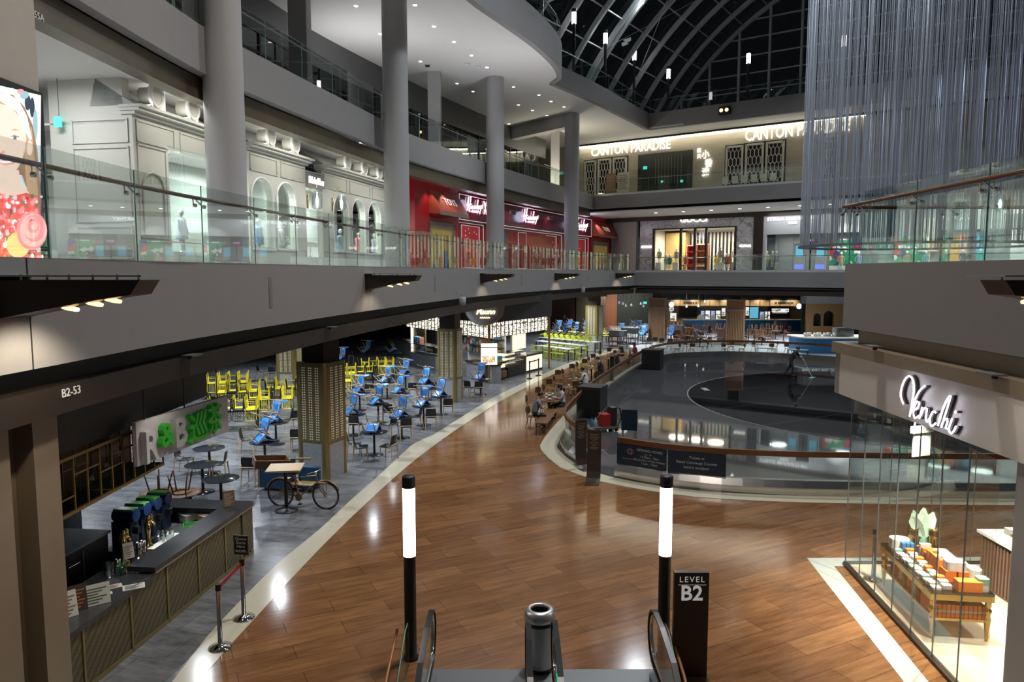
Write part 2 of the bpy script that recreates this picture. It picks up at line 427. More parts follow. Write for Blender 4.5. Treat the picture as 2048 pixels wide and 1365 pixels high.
# cream border and sunken shiny disc of the rink
RK = spline([(1.95, 20.9), (1.55, 22.6), (1.62, 24.3), (3.14, 30.3), (5.5, 37.2), (8.0, 44.0), (9.2, 46.4), (11, 48.3), (14.4, 49.3), (17.7, 48.4), (21, 45.8), (25.5, 41), (28, 35), (28.5, 28), (26, 22), (20, 18.6), (14, 17.9), (8.45, 18.0), (5.45, 18.35), (4.0, 18.9), (2.8, 19.75), (1.95, 20.9)], 0.5)
RKo = offs(RK, -0.55)
struct('trim_2', MB().prism(RKo[:-1], -0.01, 0.014), marble)
struct('floor', MB().prism(RK[:-1], -0.01, 0.02), rink_grey)
CC, CR = (17.85, 31.45), 9.83
circ = [(CC[0] + CR * math.cos(2 * PI * k / 96), CC[1] + CR * math.sin(2 * PI * k / 96)) for k in range(96)]
struct('floor', MB().prism(circ, 0.0, 0.026), rink_black)
ring_o = [(CC[0] + (CR + 0.06) * math.cos(2 * PI * k / 96), CC[1] + (CR + 0.06) * math.sin(2 * PI * k / 96)) for k in range(96)]
struct('trim_3', MB().prism(ring_o, 0.0, 0.0235), dsteel)
# stone strip beside the chocolate shop, running on round its corner
struct('trim_4', MB().prism([G(1640, 1118).to_2d(), G(1667, 1133).to_2d(), G(1762, 1249).to_2d(), G(1856, 1365).to_2d(), (5.2, 7.5), (4.75, 7.5), G(1807, 1365).to_2d(), G(1735, 1272).to_2d(), G(1660, 1177).to_2d(), G(1614, 1118).to_2d()], -0.01, 0.012), mat('white_stone', (.56, .60, .56), .2))
struct('trim_5', MB().prism([G(1614, 1118).to_2d(), G(1640, 1134).to_2d(), G(1667, 1134).to_2d(), (20, 13.9), (20, 14.25)], -0.01, 0.0125), M_['white_stone'])
# landing plate in front of the escalators
struct('trim_6', MB().box((-1.25, 5.0, -0.02), (2.05, 9.93, 0.016)), dsteel)

# lower hall ceiling, upper floors
cl = offs(E1, -0.45); cf = [(9.6, 58.9), along((9.6, 58.9), 34)]
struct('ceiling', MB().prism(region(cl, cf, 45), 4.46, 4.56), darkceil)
struct('floor', MB().prism(region(offs(E1, -0.05), [(9.87, 58.55), F1[1]], 45), 5.70, 5.85), pale_floor)
struct('trim_7', MB().sweep(E1, [(0, 4.64), (0, Z1), (-0.3, Z1), (-0.3, 4.64)]), fascia_m)
struct('trim_8', MB().sweep(F1, [(0, 4.64), (0, Z1), (-0.3, Z1), (-0.3, 4.64)]), fascia_m)
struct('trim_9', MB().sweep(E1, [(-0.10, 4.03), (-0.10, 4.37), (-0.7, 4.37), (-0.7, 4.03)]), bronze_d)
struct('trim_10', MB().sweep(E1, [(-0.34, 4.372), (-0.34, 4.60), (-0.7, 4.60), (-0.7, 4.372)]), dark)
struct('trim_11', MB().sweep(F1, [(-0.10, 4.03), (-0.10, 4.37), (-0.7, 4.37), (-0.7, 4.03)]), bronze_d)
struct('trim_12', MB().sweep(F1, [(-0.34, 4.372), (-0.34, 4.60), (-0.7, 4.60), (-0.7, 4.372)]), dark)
struct('ceiling', MB().prism(region(offs(E2, -0.7), [(6.3, 61.2), along((6.3, 61.2), 1.0), along((6.3, 61.2), 40)], 45), 10.62, 10.70), white_m)
struct('floor', MB().prism(region(offs(E2, -0.05), [(6.72, 60.75), F2[1]], 45), 11.93, 12.08), pale_floor)
struct('trim_13', MB().sweep(E2, [(0, 10.9), (0, Z2), (-0.3, Z2), (-0.3, 10.9)]), fascia_m)
struct('trim_14', MB().sweep(F2, [(0, 10.9), (0, Z2), (-0.3, Z2), (-0.3, 10.9)]), fascia_m)
struct('trim_15', MB().sweep(E2, [(-0.30, 10.3), (-0.30, 10.86), (-0.75, 10.86), (-0.75, 10.3)]), mat('soffit_bronze', (.13, .105, .07), .4, .4, var=.25, scale=1.2))
for px in (57, 541, 870, 1043, 1176):
    p = hit(E1, px, 590); i = min(range(len(E1) - 1), key=lambda k: (Vector(E1[k]) - p.to_2d()).length); f = Fr(tuple(p.to_2d()), (p.x + E1[i + 1][0] - E1[i][0], p.y + E1[i + 1][1] - E1[i][1])); w = .008 if px == 57 else .07; zz = (4.64, Z1) if w < .05 else (5.0, 5.6)
    struct('trim_joint', MB().box((-w, -.02, zz[0]), (w, .006, zz[1]), f.M), dark if w < .05 else M_['joint_grey'] if 'joint_grey' in M_ else mat('joint_grey', (.20, .195, .19), .6))
# upper soffit
sof = offs(E3, -0.02) + offs(E3B, -0.02)[1:]
struct('ceiling', MB().prism(list(sof) + [along((10.7, 58.03), 40), (70, 35), (70, 105), (-45, 105), (-45, 8)], 16.86, 16.98), white_m)
struct('trim_16', MB().sweep(E3, [(0, 16.8), (0, 18.5), (-0.3, 18.5), (-0.3, 16.8)]), fascia_m)
struct('trim_17', MB().sweep(E3B, [(0, 16.8), (0, Z3), (-0.3, Z3), (-0.3, 16.8)]), fascia_m)
struct('trim_18', MB().sweep(F3, [(0, 16.8), (0, Z3), (-0.3, Z3), (-0.3, 16.8)]), fascia_m)
# right-hand gallery with its bronze ledge
struct('trim_19', MB().prism([(6.4, -2), (6.4, 14), (40, 14), (40, -2)], 4.64, Z1), fascia_m)
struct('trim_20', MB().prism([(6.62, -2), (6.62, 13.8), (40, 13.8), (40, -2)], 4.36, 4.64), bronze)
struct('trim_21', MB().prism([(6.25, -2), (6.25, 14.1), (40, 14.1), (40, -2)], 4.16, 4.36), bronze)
# walls of the upper floor shops on the left: dark glazing with posts under a plain header
W2 = offs(E2, -4.4)
struct('wall_header', MB().sweep(W2, [(0, 15.3), (0, 16.86), (-0.3, 16.86), (-0.3, 15.3)]), mat('dark_header', (.12, .12, .12), .4))
struct('wall_inner', MB().sweep(offs(E2, -6.2), [(0, 12.1), (0, 15.3), (-0.2, 15.3), (-0.2, 12.1)]), dark)
for k, ((p, t), (q, t2)) in enumerate(zip(walk(W2, 2.6, 8.0)[:-1], walk(W2, 2.6, 8.0)[1:])):
    f = Fr(p, q)
    w = tag(MB().box((0, -0.11, 12.1), (0.12, 0.02, 15.3), f.M).box((f.L / 2 - .03, -0.08, 12.1), (f.L / 2 + .03, 0, 15.3), f.M).box((0, -0.08, 14.5), (f.L, 0, 14.58), f.M).build('window_%d' % (k + 1), dark), kind='structure')
    MB().box((0.12, -0.05, 12.1), (f.L, -0.04, 15.3), f.M).build('pane', dark_glass, w)
for px, py in ((600, 70), (1110, 300), (870, 260)):
    p = hit(offs(E2, -2.2), px, py)
    struct('wall_post', MB().box((p.x - .35, p.y - .35, 12.1), (p.x + .35, p.y + .35, 16.86)), column_m)
# lower hall: far walls of the food hall
struct('wall_back', MB().box((-45, 92, 0), (75, 92.3, 4.5)), dark)
struct('wall_left', MB().box((-33, 2, 0), (-32.7, 92, 4.5)), dark)
# ---------------------------------------------------------------- glass roof
RO = Vector((9.2, 59.0, 0)); RU = Vector((*UF, 0)); RN = Vector((-0.5716, -0.8205, 0))
def RP(s, d, z): return RO + RU * s + RN * d + Vector((0, 0, z))
RC, RZ, RR = 19.3, 7.4, 23.5
A0 = math.radians(154.0); A1 = math.radians(50)
def arc(d, n=36, r=RR): return [RP(RC + r * math.cos(A0 + (A1 - A0) * k / n), d, RZ + r * math.sin(A0 + (A1 - A0) * k / n)) for k in range(n + 1)]
roofm = mat('roof_steel', (0.72, 0.76, 0.75), 0.5)
ribs = [-9.9, -6.9, -3.9, -0.9, 2.1, 5.1, 5.7, 8.4, 11.4, 14.4, 17.4, 20.4, 23.4, 26.4, 30.0]
roof = thing('glass_roof', 'dark glazed barrel roof on curved steel ribs over the atrium', 'roof', RP(10, 10, 18))
for d in ribs:
    m = MB(); a = arc(d); b = arc(d, r=RR - 0.34)
    vs = []
    for p, q in zip(a, b): vs += [p - RN * .11, p + RN * .11, q + RN * .11, q - RN * .11]
    m.add(vs, [(i * 4 + k, i * 4 + (k + 1) % 4, i * 4 + 4 + (k + 1) % 4, i * 4 + 4 + k) for i in range(len(a) - 1) for k in range(4)])
    m.build('rib', roofm, roof)
for k in range(0, 37, 2):
    t = A0 + (A1 - A0) * k / 36; s_, z_ = RC + (RR - 0.1) * math.cos(t), RZ + (RR - 0.1) * math.sin(t)
    MB().tube([RP(s_, -10, z_), RP(s_, 30, z_)], 0.055, 4).build('purlin', roofm, roof)
m = MB(); a = arc(-10, r=RR + 0.05); b = arc(31, r=RR + 0.05); n = len(a)
m.add(a + b, [(i, i + 1, n + i + 1, n + i) for i in range(n - 1)]).build('glazing', roof_glass, roof)
for s0, d0, s1, d1 in ((1.0, 5.7, 6, -.9), (0, -.9, 9, 8.4), (3, 11.4, 12, 2.1), (1.5, 14.4, 8, 5.1)):
    z0 = RZ + math.sqrt(RR ** 2 - (s0 - RC) ** 2) - .4; z1 = RZ + math.sqrt(RR ** 2 - (s1 - RC) ** 2) - .4
    MB().tube([RP(s0, d0, z0), RP(s1, d1, z1)], 0.022, 4).build('tie_rod', roofm, roof)
gab = thing('gable_glazing', 'tall dark glass end wall with upright mullions under the arched roof', 'window', RP(20, -10, 18))
ss = [0.45 + 2.55 * k for k in range(16)]
for s_ in ss:
    zt = RZ + math.sqrt(RR ** 2 - (s_ - RC) ** 2)
    if zt > 18.4: MB().box((s_ - .09, -10.15, 17), (s_ + .09, -9.8, zt), Matrix(((RU.x, RN.x, 0, RO.x), (RU.y, RN.y, 0, RO.y), (0, 0, 1, 0), (0, 0, 0, 1)))).build('mullion', roofm, gab)
FM = Matrix(((RU.x, RN.x, 0, RO.x), (RU.y, RN.y, 0, RO.y), (0, 0, 1, 0), (0, 0, 0, 1)))
for k in range(9):
    z_ = 18.2 + 1.45 * k; x0 = RC - math.sqrt(max(0, RR ** 2 - (z_ - RZ) ** 2)); MB().box((max(x0, -2), -10.1, z_ - .05), (40, -9.9, z_ + .05), FM).build('transom', roofm, gab)
pts = [RP(RC + RR * math.cos(A0 + (A1 - A0) * k / 36), -10.06, RZ + RR * math.sin(A0 + (A1 - A0) * k / 36)) for k in range(37)]
lo = [Vector((p.x, p.y, 17.0)) for p in pts]; n = 37
MB().add(pts + lo, [(i, i + 1, n + i + 1, n + i) for i in range(n - 1)]).build('pane', roof_glass, gab)
# ---------------------------------------------------------------- columns
def white_column(x, y, label):
    t = thing('round_column', label, 'column', (x, y, Z1))
    MB().cyl((x, y, Z1), (x, y, 16.86), 0.52, n=40, cap=False).build('shaft', column_m, t)
    MB().lathe([(0.56, 0), (0.56, 0.12), (0.525, 0.14)], 40, (x, y, Z1)).build('base_ring', dsteel, t)
white_column(-7.78, 20.1, 'round white column in front of the pale boutique windows, the widest of its row')
white_column(-4.82, 30.8, 'round white column between the pale boutiques and the red toy shop')
white_column(-0.98, 43.0, 'round white column lit bluish by the neon of the red toy shop')
white_column(4.25, 52.5, 'round white column at the far end of the red toy shop')
q_ = hit(W2, 1027, 255); f = Fr((q_.x, q_.y), (4.25, 52.5)); struct('wall_beam', MB().box((0, -.35, 15.95), (f.L, .35, 16.86), f.M), column_m)
def gold_column(x, y, rz, label, dots=2, h=0.48, mk=gold):
    t = thing('perforated_column', label, 'column', (x, y, 0), rz=math.radians(rz)); M = t.matrix_basis.copy()
    MB().rbox((-h, -h, 0), (h, h, 1.02), 0.10, M).build('stone_base', stone, t)
    m = MB().rbox((-h - .02, -h - .02, 1.02), (h + .02, h + .02, 3.24), 0.14, M)
    for face in range(4):
        R = M @ Matrix.Rotation(face * PI / 2, 4, 'Z')
        for grp in (-0.22, 0.0, 0.22):
            for c in (-0.034, 0.034):
                z = 1.12
                while z < 3.16:
                    m.box((grp + c - .016, -h - .026, z - .016), (grp + c + .016, -h - .018, z + .016), R, 1); z += 0.068
    m.build('perforated_sleeve', [mk, dotm], t)
    e = h + .028                                   # plain rounded corner strips running to the floor
    for k in range(4):
        R = M @ Matrix.Rotation(k * PI / 2, 4, 'Z')
        MB().cyl((h - .095, h - .095, 0), (h - .095, h - .095, 3.245), 0.122, n=16, M=R).build('corner_strip', mk, t)
    MB().box((-.36, -.36, 3.24), (.36, .36, 4.47), M).build('dark_shaft', bronze_d, t)
    return t
gold_column(-5.34, 20.1, -22, 'gold perforated column with stone base, behind the parked bicycle')
gold_column(-2.75, 32.0, -16, 'gold perforated column standing beside the bakery counter', h=.43)
gc = gold_column(6.15, 54.2, -30, 'gold ribbed column lit from above among the lime chairs', h=.5)
gold_column(-10.4, 33.8, -10, 'gold perforated column far back behind the yellow chairs')
def slat_column(px, py, label, hw=.62):
    p = G(px, py); t = thing('slatted_column', label, 'column', p, rz=-.35); M = t.matrix_basis.copy()
    MB().box((-hw, -hw, 0), (hw, hw, 3.6), M).build('core', walnut, t)
    m = MB()
    for k in range(4):
        R = M @ Matrix.Rotation(k * PI / 2, 4, 'Z')
        for j in range(-4, 5): m.box((j * .12 - .03, -hw - .05, .15), (j * .12 + .03, -hw, 2.7), R)
        m.box((-hw - .06, -hw - .07, 2.7), (hw + .06, -hw, 2.82), R); m.box((-hw - .06, -hw - .07, 3.48), (hw + .06, -hw, 3.6), R)
        m.box((-hw - .06, -hw - .07, 0), (-hw + .05, -hw + .04, 3.6), R)
    m.build('slat_cladding', mat('slat_timber', (0.26, 0.15, 0.08), 0.45, var=.2), t)
    MB().box((-.4, -.4, 3.6), (.4, .4, 4.47), M).build('dark_shaft', bronze_d, t)
slat_column(1315, 681, 'timber slatted column beside the blue stacked chairs in the far hall')
slat_column(1470, 690, 'timber slatted column in front of the menu boards in the far hall')

# ---------------------------------------------------------------- glass balustrades
def balustrade(name, path, z, h, step, label, rail_z=None, rail='wood', edge_top=True, group=None, start=0.0, seams=True):
    t = thing('glass_balustrade', label, 'balustrade', (path[len(path) // 2][0], path[len(path) // 2][1], z), group)
    st = walk(path, step, start)
    for (p, u), (q, v) in zip(st[:-1], st[1:]):
        f = Fr(p, q)
        MB().box((0.012, -0.006, z), (f.L - 0.012, 0.006, z + h), f.M).build('glass_panel', rail_glass, t)
        if seams: MB().box((0.008, -0.008, z), (0.020, 0.008, z + h), f.M).build('panel_edge', edge if step < 3 else dsteel, t)
    if rail:
        zz = z + (rail_z or h); off = -0.11 if rail == 'wood' else 0.0
        rp = offs(path, off)
        MB().tube([(x, y, zz) for x, y in rp], 0.032 if rail == 'wood' else 0.022, 8).build('handrail', railwood if rail == 'wood' else dsteel, t)
        if rail == 'wood':
            for (p, u) in st:
                n = Vector((u.y, -u.x)); m = MB()
                for e in (-0.14, 0.14):
                    a = Vector(p) + u * e; b = Vector(p) + u * e * .3 + n * off
                    m.cyl((a.x, a.y, zz - .14), (a.x + n.x * off * .4, a.y + n.y * off * .4, zz - .14), .03, n=8)
                    m.tube([(a.x + n.x * off * .4, a.y + n.y * off * .4, zz - .14), (b.x, b.y, zz - .03)], .012, 5)
                m.build('rail_bracket', steel, t)
    return t
i0 = 6
balustrade('b1', E1[i0:], Z1, 1.24, 1.85, 'long curved glass balustrade with timber handrail in front of the boutiques and toy shop', 1.05, start=0.55)
balustrade('b1f', offs(F1, -0.05), Z1, 1.15, 2.4, 'straight glass balustrade in front of the two designer shops at the far end', 1.0, 'steel')
balustrade('l1', offs(E2[10:], -0.05), Z2, 1.15, 2.2, 'curved glass balustrade on the upper floor above the boutiques', 1.0, 'steel')
balustrade('l1f', offs(F2, -0.05), Z2, 1.15, 2.4, 'glass balustrade in front of the restaurant with the lit name signs', 1.0, 'steel')
balustrade('l2', offs(E3B, -0.1), Z3, 1.1, 2.6, 'glass balustrade on the top curved balcony under the glass roof', 1.0, 'steel')
balustrade('l2f', offs(F3, -0.1), Z3, 1.1, 2.6, 'glass balustrade on the top straight balcony before the gable window', 1.0, 'steel')
balustrade('l2l', offs(E3[12:], -0.1), 18.5, 1.1, 2.6, 'glass balustrade on the rounded top balcony', 1.0, 'steel')
balustrade('b1r', [(6.42, -1), (6.42, 13.98)], Z1, 1.3, 1.75, 'tall glass balustrade with sloping timber handrail above the chocolate shop', 1.08, start=.4)
balustrade('b1re', [(6.44, 13.97), (24, 13.97)], Z1, 1.3, 1.9, 'glass balustrade on the short end of the gallery above the chocolate shop', 1.08)

# cantilevered wall lamps on the gallery fronts
def wall_lamp(o, n, label):
    u = Vector((-n.y, n.x)); M = Matrix(((u.x, n.x, 0, o[0]), (u.y, n.y, 0, o[1]), (0, 0, 1, 5.62), (0, 0, 0, 1)))
    t = thing('wall_lamp', label, 'wall lamp', (o[0], o[1], 5.2), 'cantilevered lamps on the gallery front')
    m = MB(); pr = [(0, 0), (0, -.40), (.55, -.29), (1.1, -.19), (1.38, -.15), (1.48, 0)]
    vs = []
    for w0, w1 in ((-.28, -.20), (.28, .20)):
        for d, z in pr: vs.append((w0 + (w1 - w0) * d / 1.5, d, z))
    n_ = len(pr)
    m.add(vs, [tuple(range(n_)), tuple(range(n_, 2 * n_))[::-1]] + [(k, n_ + k, n_ + (k + 1) % n_, (k + 1) % n_) for k in range(n_)], M)
    m.build('housing', bronze_d, t)
    MB().box((-.31, 0, .035), (.31, 1.56, .052), M).build('glass_top', mat('pale_glass_top', (.35, .42, .40), .15) if 'pale_glass_top' not in M_ else M_['pale_glass_top'], t)
    for w in (-.2, .2):
        for d in (.25, .75, 1.25): MB().cyl((w, d, 0), (w, d, .06), .012, n=6, M=M).build('glass_clip', steel, t)
    for d, z in ((.62, -.285), (.88, -.235), (1.08, -.2)):
        MB().cyl((0, d, z), (0, d - .006, z - .022), .085, n=14, M=M).build('lens', lamphot, t)
    q = M @ Vector((0, .8, -.32)); spot_lamp(q, q + Vector((n.x * -.9, n.y * -.9, -2)), 38 if o[1] > 9 else 110, 120, .06, (1, .86, .66))
for px, py, lab in ((25, 600, 'large bronze wedge lamp on the gallery front, nearest above the drinks bar'), (737, 560, 'bronze wedge lamp on the gallery front above the gold column'),
                    (964, 553, 'bronze wedge lamp on the gallery front above the bakery sign'), (1112, 550, 'small bronze wedge lamp second from the far corner of the gallery'),
                    (1234, 548, 'smallest bronze wedge lamp beside the far corner of the gallery')):
    h_ = hit(E1, px, py); i = min(range(len(E1) - 1), key=lambda k: (Vector(E1[k]) - h_.to_2d()).length)
    t_ = (Vector(E1[i + 1]) - Vector(E1[i])).normalized(); wall_lamp((h_.x, h_.y), Vector((t_.y, -t_.x)), lab)
wall_lamp((6.4, 7.45), Vector((-1, 0)), 'bronze wedge lamp on the right gallery front over the chocolate shop sign')
# small flat emergency lamps on the bronze beam
def beam_lamp(px, py, label, path=None):
    h_ = hit(path or offs(E1, -.10), px, py)
    i = min(range(len(E1) - 1), key=lambda k: (Vector(E1[k]) - h_.to_2d()).length)
    t_ = (Vector(E1[i + 1]) - Vector(E1[i])).normalized() if path is None else Vector((0, -1)); n = Vector((t_.y, -t_.x))
    M = Matrix(((t_.x, n.x, 0, h_.x), (t_.y, n.y, 0, h_.y), (0, 0, 1, h_.z), (0, 0, 0, 1)))
    t = thing('beam_sensor', label, 'sensor', h_)
    MB().box((-.16, 0, 0), (.16, .2, .022), M).build('hood', dsteel, t)
    MB().lathe([(0, 0), (.035, .006), (.04, .03), (.02, .05)], 10, (0, .06, -.06), M).build('eye', bronze_d, t)
beam_lamp(372, 712, 'flat sensor bracket on the bronze beam above the drinks bar')
beam_lamp(655, 655, 'flat sensor bracket on the bronze beam above the yellow chairs')
RB = [(6.25, 14.1), (6.25, -2)]
beam_lamp(1757, 694, 'flat sensor bracket on the bronze ledge left of the chocolate shop name', RB)
beam_lamp(1999, 750, 'flat sensor bracket on the bronze ledge right of the chocolate shop name', RB)
def beam_camera(px, py, label):
    p = hit(offs(E1, .22), px, py); q = hit(offs(E1, -.1), px - 12, py - 6)
    t = thing('hanging_speaker', label, 'speaker', p)
    MB().lathe([(.10, 0), (.14, .03), (.14, .30), (.09, .34)], 16, (p.x, p.y, p.z - .1)).build('body', column_m, t)
    MB().tube([(p.x, p.y, p.z + .2), (p.x - .05, p.y - .05, p.z + .42), (p.x - .38, p.y + .1, p.z + .44)], .018, 6).build('bracket', dsteel, t)
beam_camera(925, 606, 'white cylindrical speaker hanging from the gallery beam left of the bakery sign')
beam_camera(1166, 582, 'small white cylindrical speaker hanging from the gallery beam near the far corner')
# ---------------------------------------------------------------- posts with lit tubes, bin, escalator ends, level sign
def lamp_post(px, py, label, h=2.72):
    p = G(px, py); t = thing('lamp_post', label, 'lamp', p, 'pair of tube lamp posts at the escalators')
    MB().lathe([(.115, .016), (.115, .05), (.088, .07), (.088, 1.58)], 24, p).build('post', mat('post_brown', (.05, .04, .035), .4, .4) if 'post_brown' not in M_ else M_['post_brown'], t)
    MB().cyl(p + Vector((0, 0, 1.58)), p + Vector((0, 0, 2.60)), .090, n=28).build('light_tube', lampw, t)
    MB().lathe([(.095, 2.60), (.095, h + .03), (.085, h + .05), (0, h + .05)], 28, p).build('cap', dark, t)
lamp_post(822, 1318, 'tall post with glowing white tube left of the litter bin')
lamp_post(1326, 1316, 'tall post with glowing white tube beside the level sign')
p = G(1079, 1338)
t = thing('litter_bin', 'round brushed steel litter bin with open domed top between the escalator handrails', 'bin', p)
MB().lathe([(.205, .016), (.205, .07)], 36, p).build('foot', rubber, t)
MB().lathe([(.20, .07), (.20, .69)], 36, p).build('body', bin_steel, t)
MB().lathe([(.196, .69), (.212, .692), (.212, .735), (.196, .737)], 36, p).build('band', rubber, t)
MB().lathe([(.20, .737), (.222, .78), (.225, .83), (.205, .885), (.165, .915), (.135, .91), (.128, .89), (.128, .86)], 36, p).build('domed_top', bin_steel, t)
MB().lathe([(0, .70), (.127, .70), (.127, .87)], 24, p).build('liner', black, t)
def handrail(x, y0, label, glow_=False):
    t = thing('escalator_balustrade', label, 'escalator', (x, y0, 0), 'escalator handrails')
    pts = []
    for k in range(13):
        a = -PI / 2 + PI * k / 12; pts.append((x, y0 - .37 + .37 * math.cos(a), .65 + .37 * math.sin(a)))
    path = [(x, y0 - 1.6, .28)] + pts + [(x, y0 - .8, 1.02), (x, y0 - 1.5, .93), (x, y0 - 4, -.3)]
    m = MB(); vs = []; P = [Vector(q) for q in path]
    for i, q in enumerate(P):
        a = (P[min(i + 1, len(P) - 1)] - P[max(i - 1, 0)]).normalized(); nn = Vector((1, 0, 0)).cross(a)
        vs += [q + Vector((-.036, 0, 0)) + nn * .012, q + Vector((.036, 0, 0)) + nn * .012, q + Vector((.036, 0, 0)) - nn * .02, q + Vector((-.036, 0, 0)) - nn * .02]
    m.add(vs, [(i * 4 + k, i * 4 + (k + 1) % 4, i * 4 + 4 + (k + 1) % 4, i * 4 + 4 + k) for i in range(len(P) - 1) for k in range(4)])
    m.build('handrail', rubber, t)
    q2 = [(x, y0 - .37 + .32 * math.cos(-PI / 2 + PI * k / 12), .65 + .32 * math.sin(-PI / 2 + PI * k / 12)) for k in range(13)]
    MB().tube([(x, y0 - 1.6, .33)] + q2 + [(x, y0 - .8, .96), (x, y0 - 1.5, .87)], .022, 6).build('guide_track', chrome, t)
    poly = [(q[1], q[2]) for q in q2] + [(y0 - .8, .95), (y0 - 1.5, .86), (y0 - 3.0, .1), (y0 - 3.0, -.1), (y0 - .6, .1)]
    MM = Matrix(((0, 0, 1, x - .006), (1, 0, 0, 0), (0, 1, 0, 0), (0, 0, 0, 1)))
    MB().prism(poly, 0, .012, MM).build('glass_side', rail_glass, t)
    MB().box((x - .06, y0 - 4, -.4), (x + .06, y0 - .30, .12)).build('skirt', dsteel, t)
    if glow_: MB().tube([(x + .03, y0 - .35, .32), (x + .03, y0 - 1.2, .30)], .012, 5).build('green_light', glow('green_strip', (0, .8, .4), 1.5), t)
handrail(-1.12, 9.95, 'black escalator handrail loop at the left lamp post')
handrail(.215, 9.64, 'black escalator handrail loop just left of the litter bin')
handrail(.575, 9.64, 'black escalator handrail loop just right of the litter bin', True)
handrail(1.98, 9.95, 'black escalator handrail loop in front of the right lamp post')
def side_guard(x, sx, label):
    t = thing('glass_guard', label, 'guard', (x, 9.6, 0))
    MM = Matrix(((0, 0, 1, x - .008), (1, 0, 0, 0), (0, 1, 0, 0), (0, 0, 0, 1)))
    MB().prism([(10.05, .02), (10.05, .62), (9.98, .68), (9.75, .68), (9.0, .35), (8.2, -.2), (8.2, -.4), (9.5, .02)], 0, .016, MM).build('glass_panel', rail_glass, t)
    MB().tube([(x, 10.05, .05), (x, 10.05, .62), (x, 9.98, .68), (x, 9.75, .68), (x, 9.0, .35), (x, 8.2, -.2)], .008, 5).build('panel_edge', edge, t)
    MB().tube([(x + sx, 10.1, .52), (x + sx, 9.2, .32), (x + sx, 8.2, -.2)], .022, 8).build('timber_rail', mat('orange_timber', (.45, .17, .05), .3) if 'orange_timber' not in M_ else M_['orange_timber'], t)
    MB().tube([(x + sx, 9.75, .42), (x, 9.75, .42)], .008, 5).build('rail_bracket', steel, t)
side_guard(-1.50, -.17, 'small stepped glass guard with timber rail at the left lamp post')
side_guard(2.2, .10, 'small stepped glass guard with timber rail in front of the level sign')
f = Fr((2.27, 9.75), (2.75, 9.75))
t = thing('level_sign', 'brown upright sign reading LEVEL B2 beside the escalator', 'sign', (2.5, 9.7, 0))
MB().box((0, -.09, 0), (f.L, 0, 1.53), f.M).build('panel', mat('sign_brown', (.045, .038, .034), .45), t)
mm = MB().mesh(text_mesh('LEVEL', .115, .002, space=1.25), f.T(f.L / 2, .004, 1.43)).mesh(text_mesh('B2', .30, .002, bold=.006), f.T(f.L / 2, .004, 1.225)).box((.05, 0, 1.352), (f.L - .04, .004, 1.357), f.M)
mm.build('lettering', mat('brightened_letters', (.85, .85, .83), .5, emit=.32), t)  # slight glow put into the letters to lift their white
# ---------------------------------------------------------------- rink railing with timber rail and steel plinth
def rink_rail(path, label, glass_step=1.6, sign=None):
    t = thing('rink_railing', label, 'railing', (path[len(path) // 2][0], path[len(path) // 2][1], 0), 'railings round the rink')
    inn = 1 
    MB().sweep(path, [(0, 0.014), (0, 0.20), (0.14, 0.36), (0.30, 0.36), (0.30, 0.014)]).build('steel_plinth', steel, t)
    gp = offs(path, 0.17); st = walk(gp, glass_step)
    st.append((Vector(gp[-1]), st[-1][1]))
    for (p, u), (q, v) in zip(st[:-1], st[1:]):
        if (q - p).length < .2: continue
        f = Fr(p, q); MB().box((.012, -.006, .36), (f.L - .012, .006, 1.02), f.M).build('glass_panel', rail_glass, t)
    MB().sweep(gp, [(-.035, .98), (-.035, 1.12), (.035, 1.12), (.035, .98)]).build('timber_rail', railwood, t)
    return t, gp
near = [(2.85, 19.80), (3.4, 19.35), (4.0, 18.98), (5.45, 18.42), (7.0, 18.12), (8.45, 18.0), (11, 17.88), (14, 17.92), (20, 18.6)]
PN = spline(near, .4)[::-1]
rl, gpn = rink_rail(PN, 'rink railing nearest the escalators with navy notice panels under its timber rail', 1.55)
left = [(2.25, 20.75), (1.85, 21.6), (1.60, 22.8), (1.66, 24.3), (2.3, 27.0), (3.2, 30.3), (5.5, 37.1), (8.0, 43.9)]
rink_rail(spline(left, .4), 'rink railing beside the cafe terrace, curving round at its near end')
farp = [(8.35, 44.6), (9.3, 46.3), (11, 48.1), (14.4, 49.1), (17.7, 48.2), (21, 45.6), (25.5, 40.8), (28, 35)]
rink_rail(spline(farp, .4), 'far curved rink railing in front of the wooden chairs and menu counters')
navy = mat('navy_film', (0.012, 0.030, 0.055), 0.35); paper = mat('notice_lettering', (0.55, 0.62, 0.68), .5)
def notice(px0, px1, lines, label, logo=False):
    a = hit(PN, px0, 930); b = hit(PN, px1, 940)
    f = Fr((a.x, a.y), (b.x, b.y)); d0 = -.11
    t = thing('notice_panel', label, 'sign', f.p(f.L / 2, d0, .37), 'navy notices on the rink glass')
    MB().box((.02, d0, .37), (f.L - .02, d0 + .012, .98), f.M).build('panel', navy, t)
    m = MB()
    for tx, z, sz, s_ in lines: m.mesh(text_mesh(tx, sz, .001), f.T(s_, d0 + .0145, z))
    m.build('lettering', paper, t)
    if logo:
        m = MB()
        for k in range(12):
            a_ = 2 * PI * k / 12; c0 = f.p(.42 + .04 * math.cos(a_), d0 + .016, .77 + .04 * math.sin(a_)); c1 = f.p(.42 + .10 * math.cos(a_ + .6), d0 + .016, .77 + .10 * math.sin(a_ + .6)); m.tube([c0, c1], .006, 4)
        m.mesh(text_mesh('RETAIL CONCIERGE', .05, .001), f.T(.42, d0 + .0145, .56)); m.build('emblem', mat('pink_emblem', (.40, .25, .32), .5), t)
a = hit(PN, 1229, 930); b = hit(PN, 1331, 945); Ls = (b - a).length
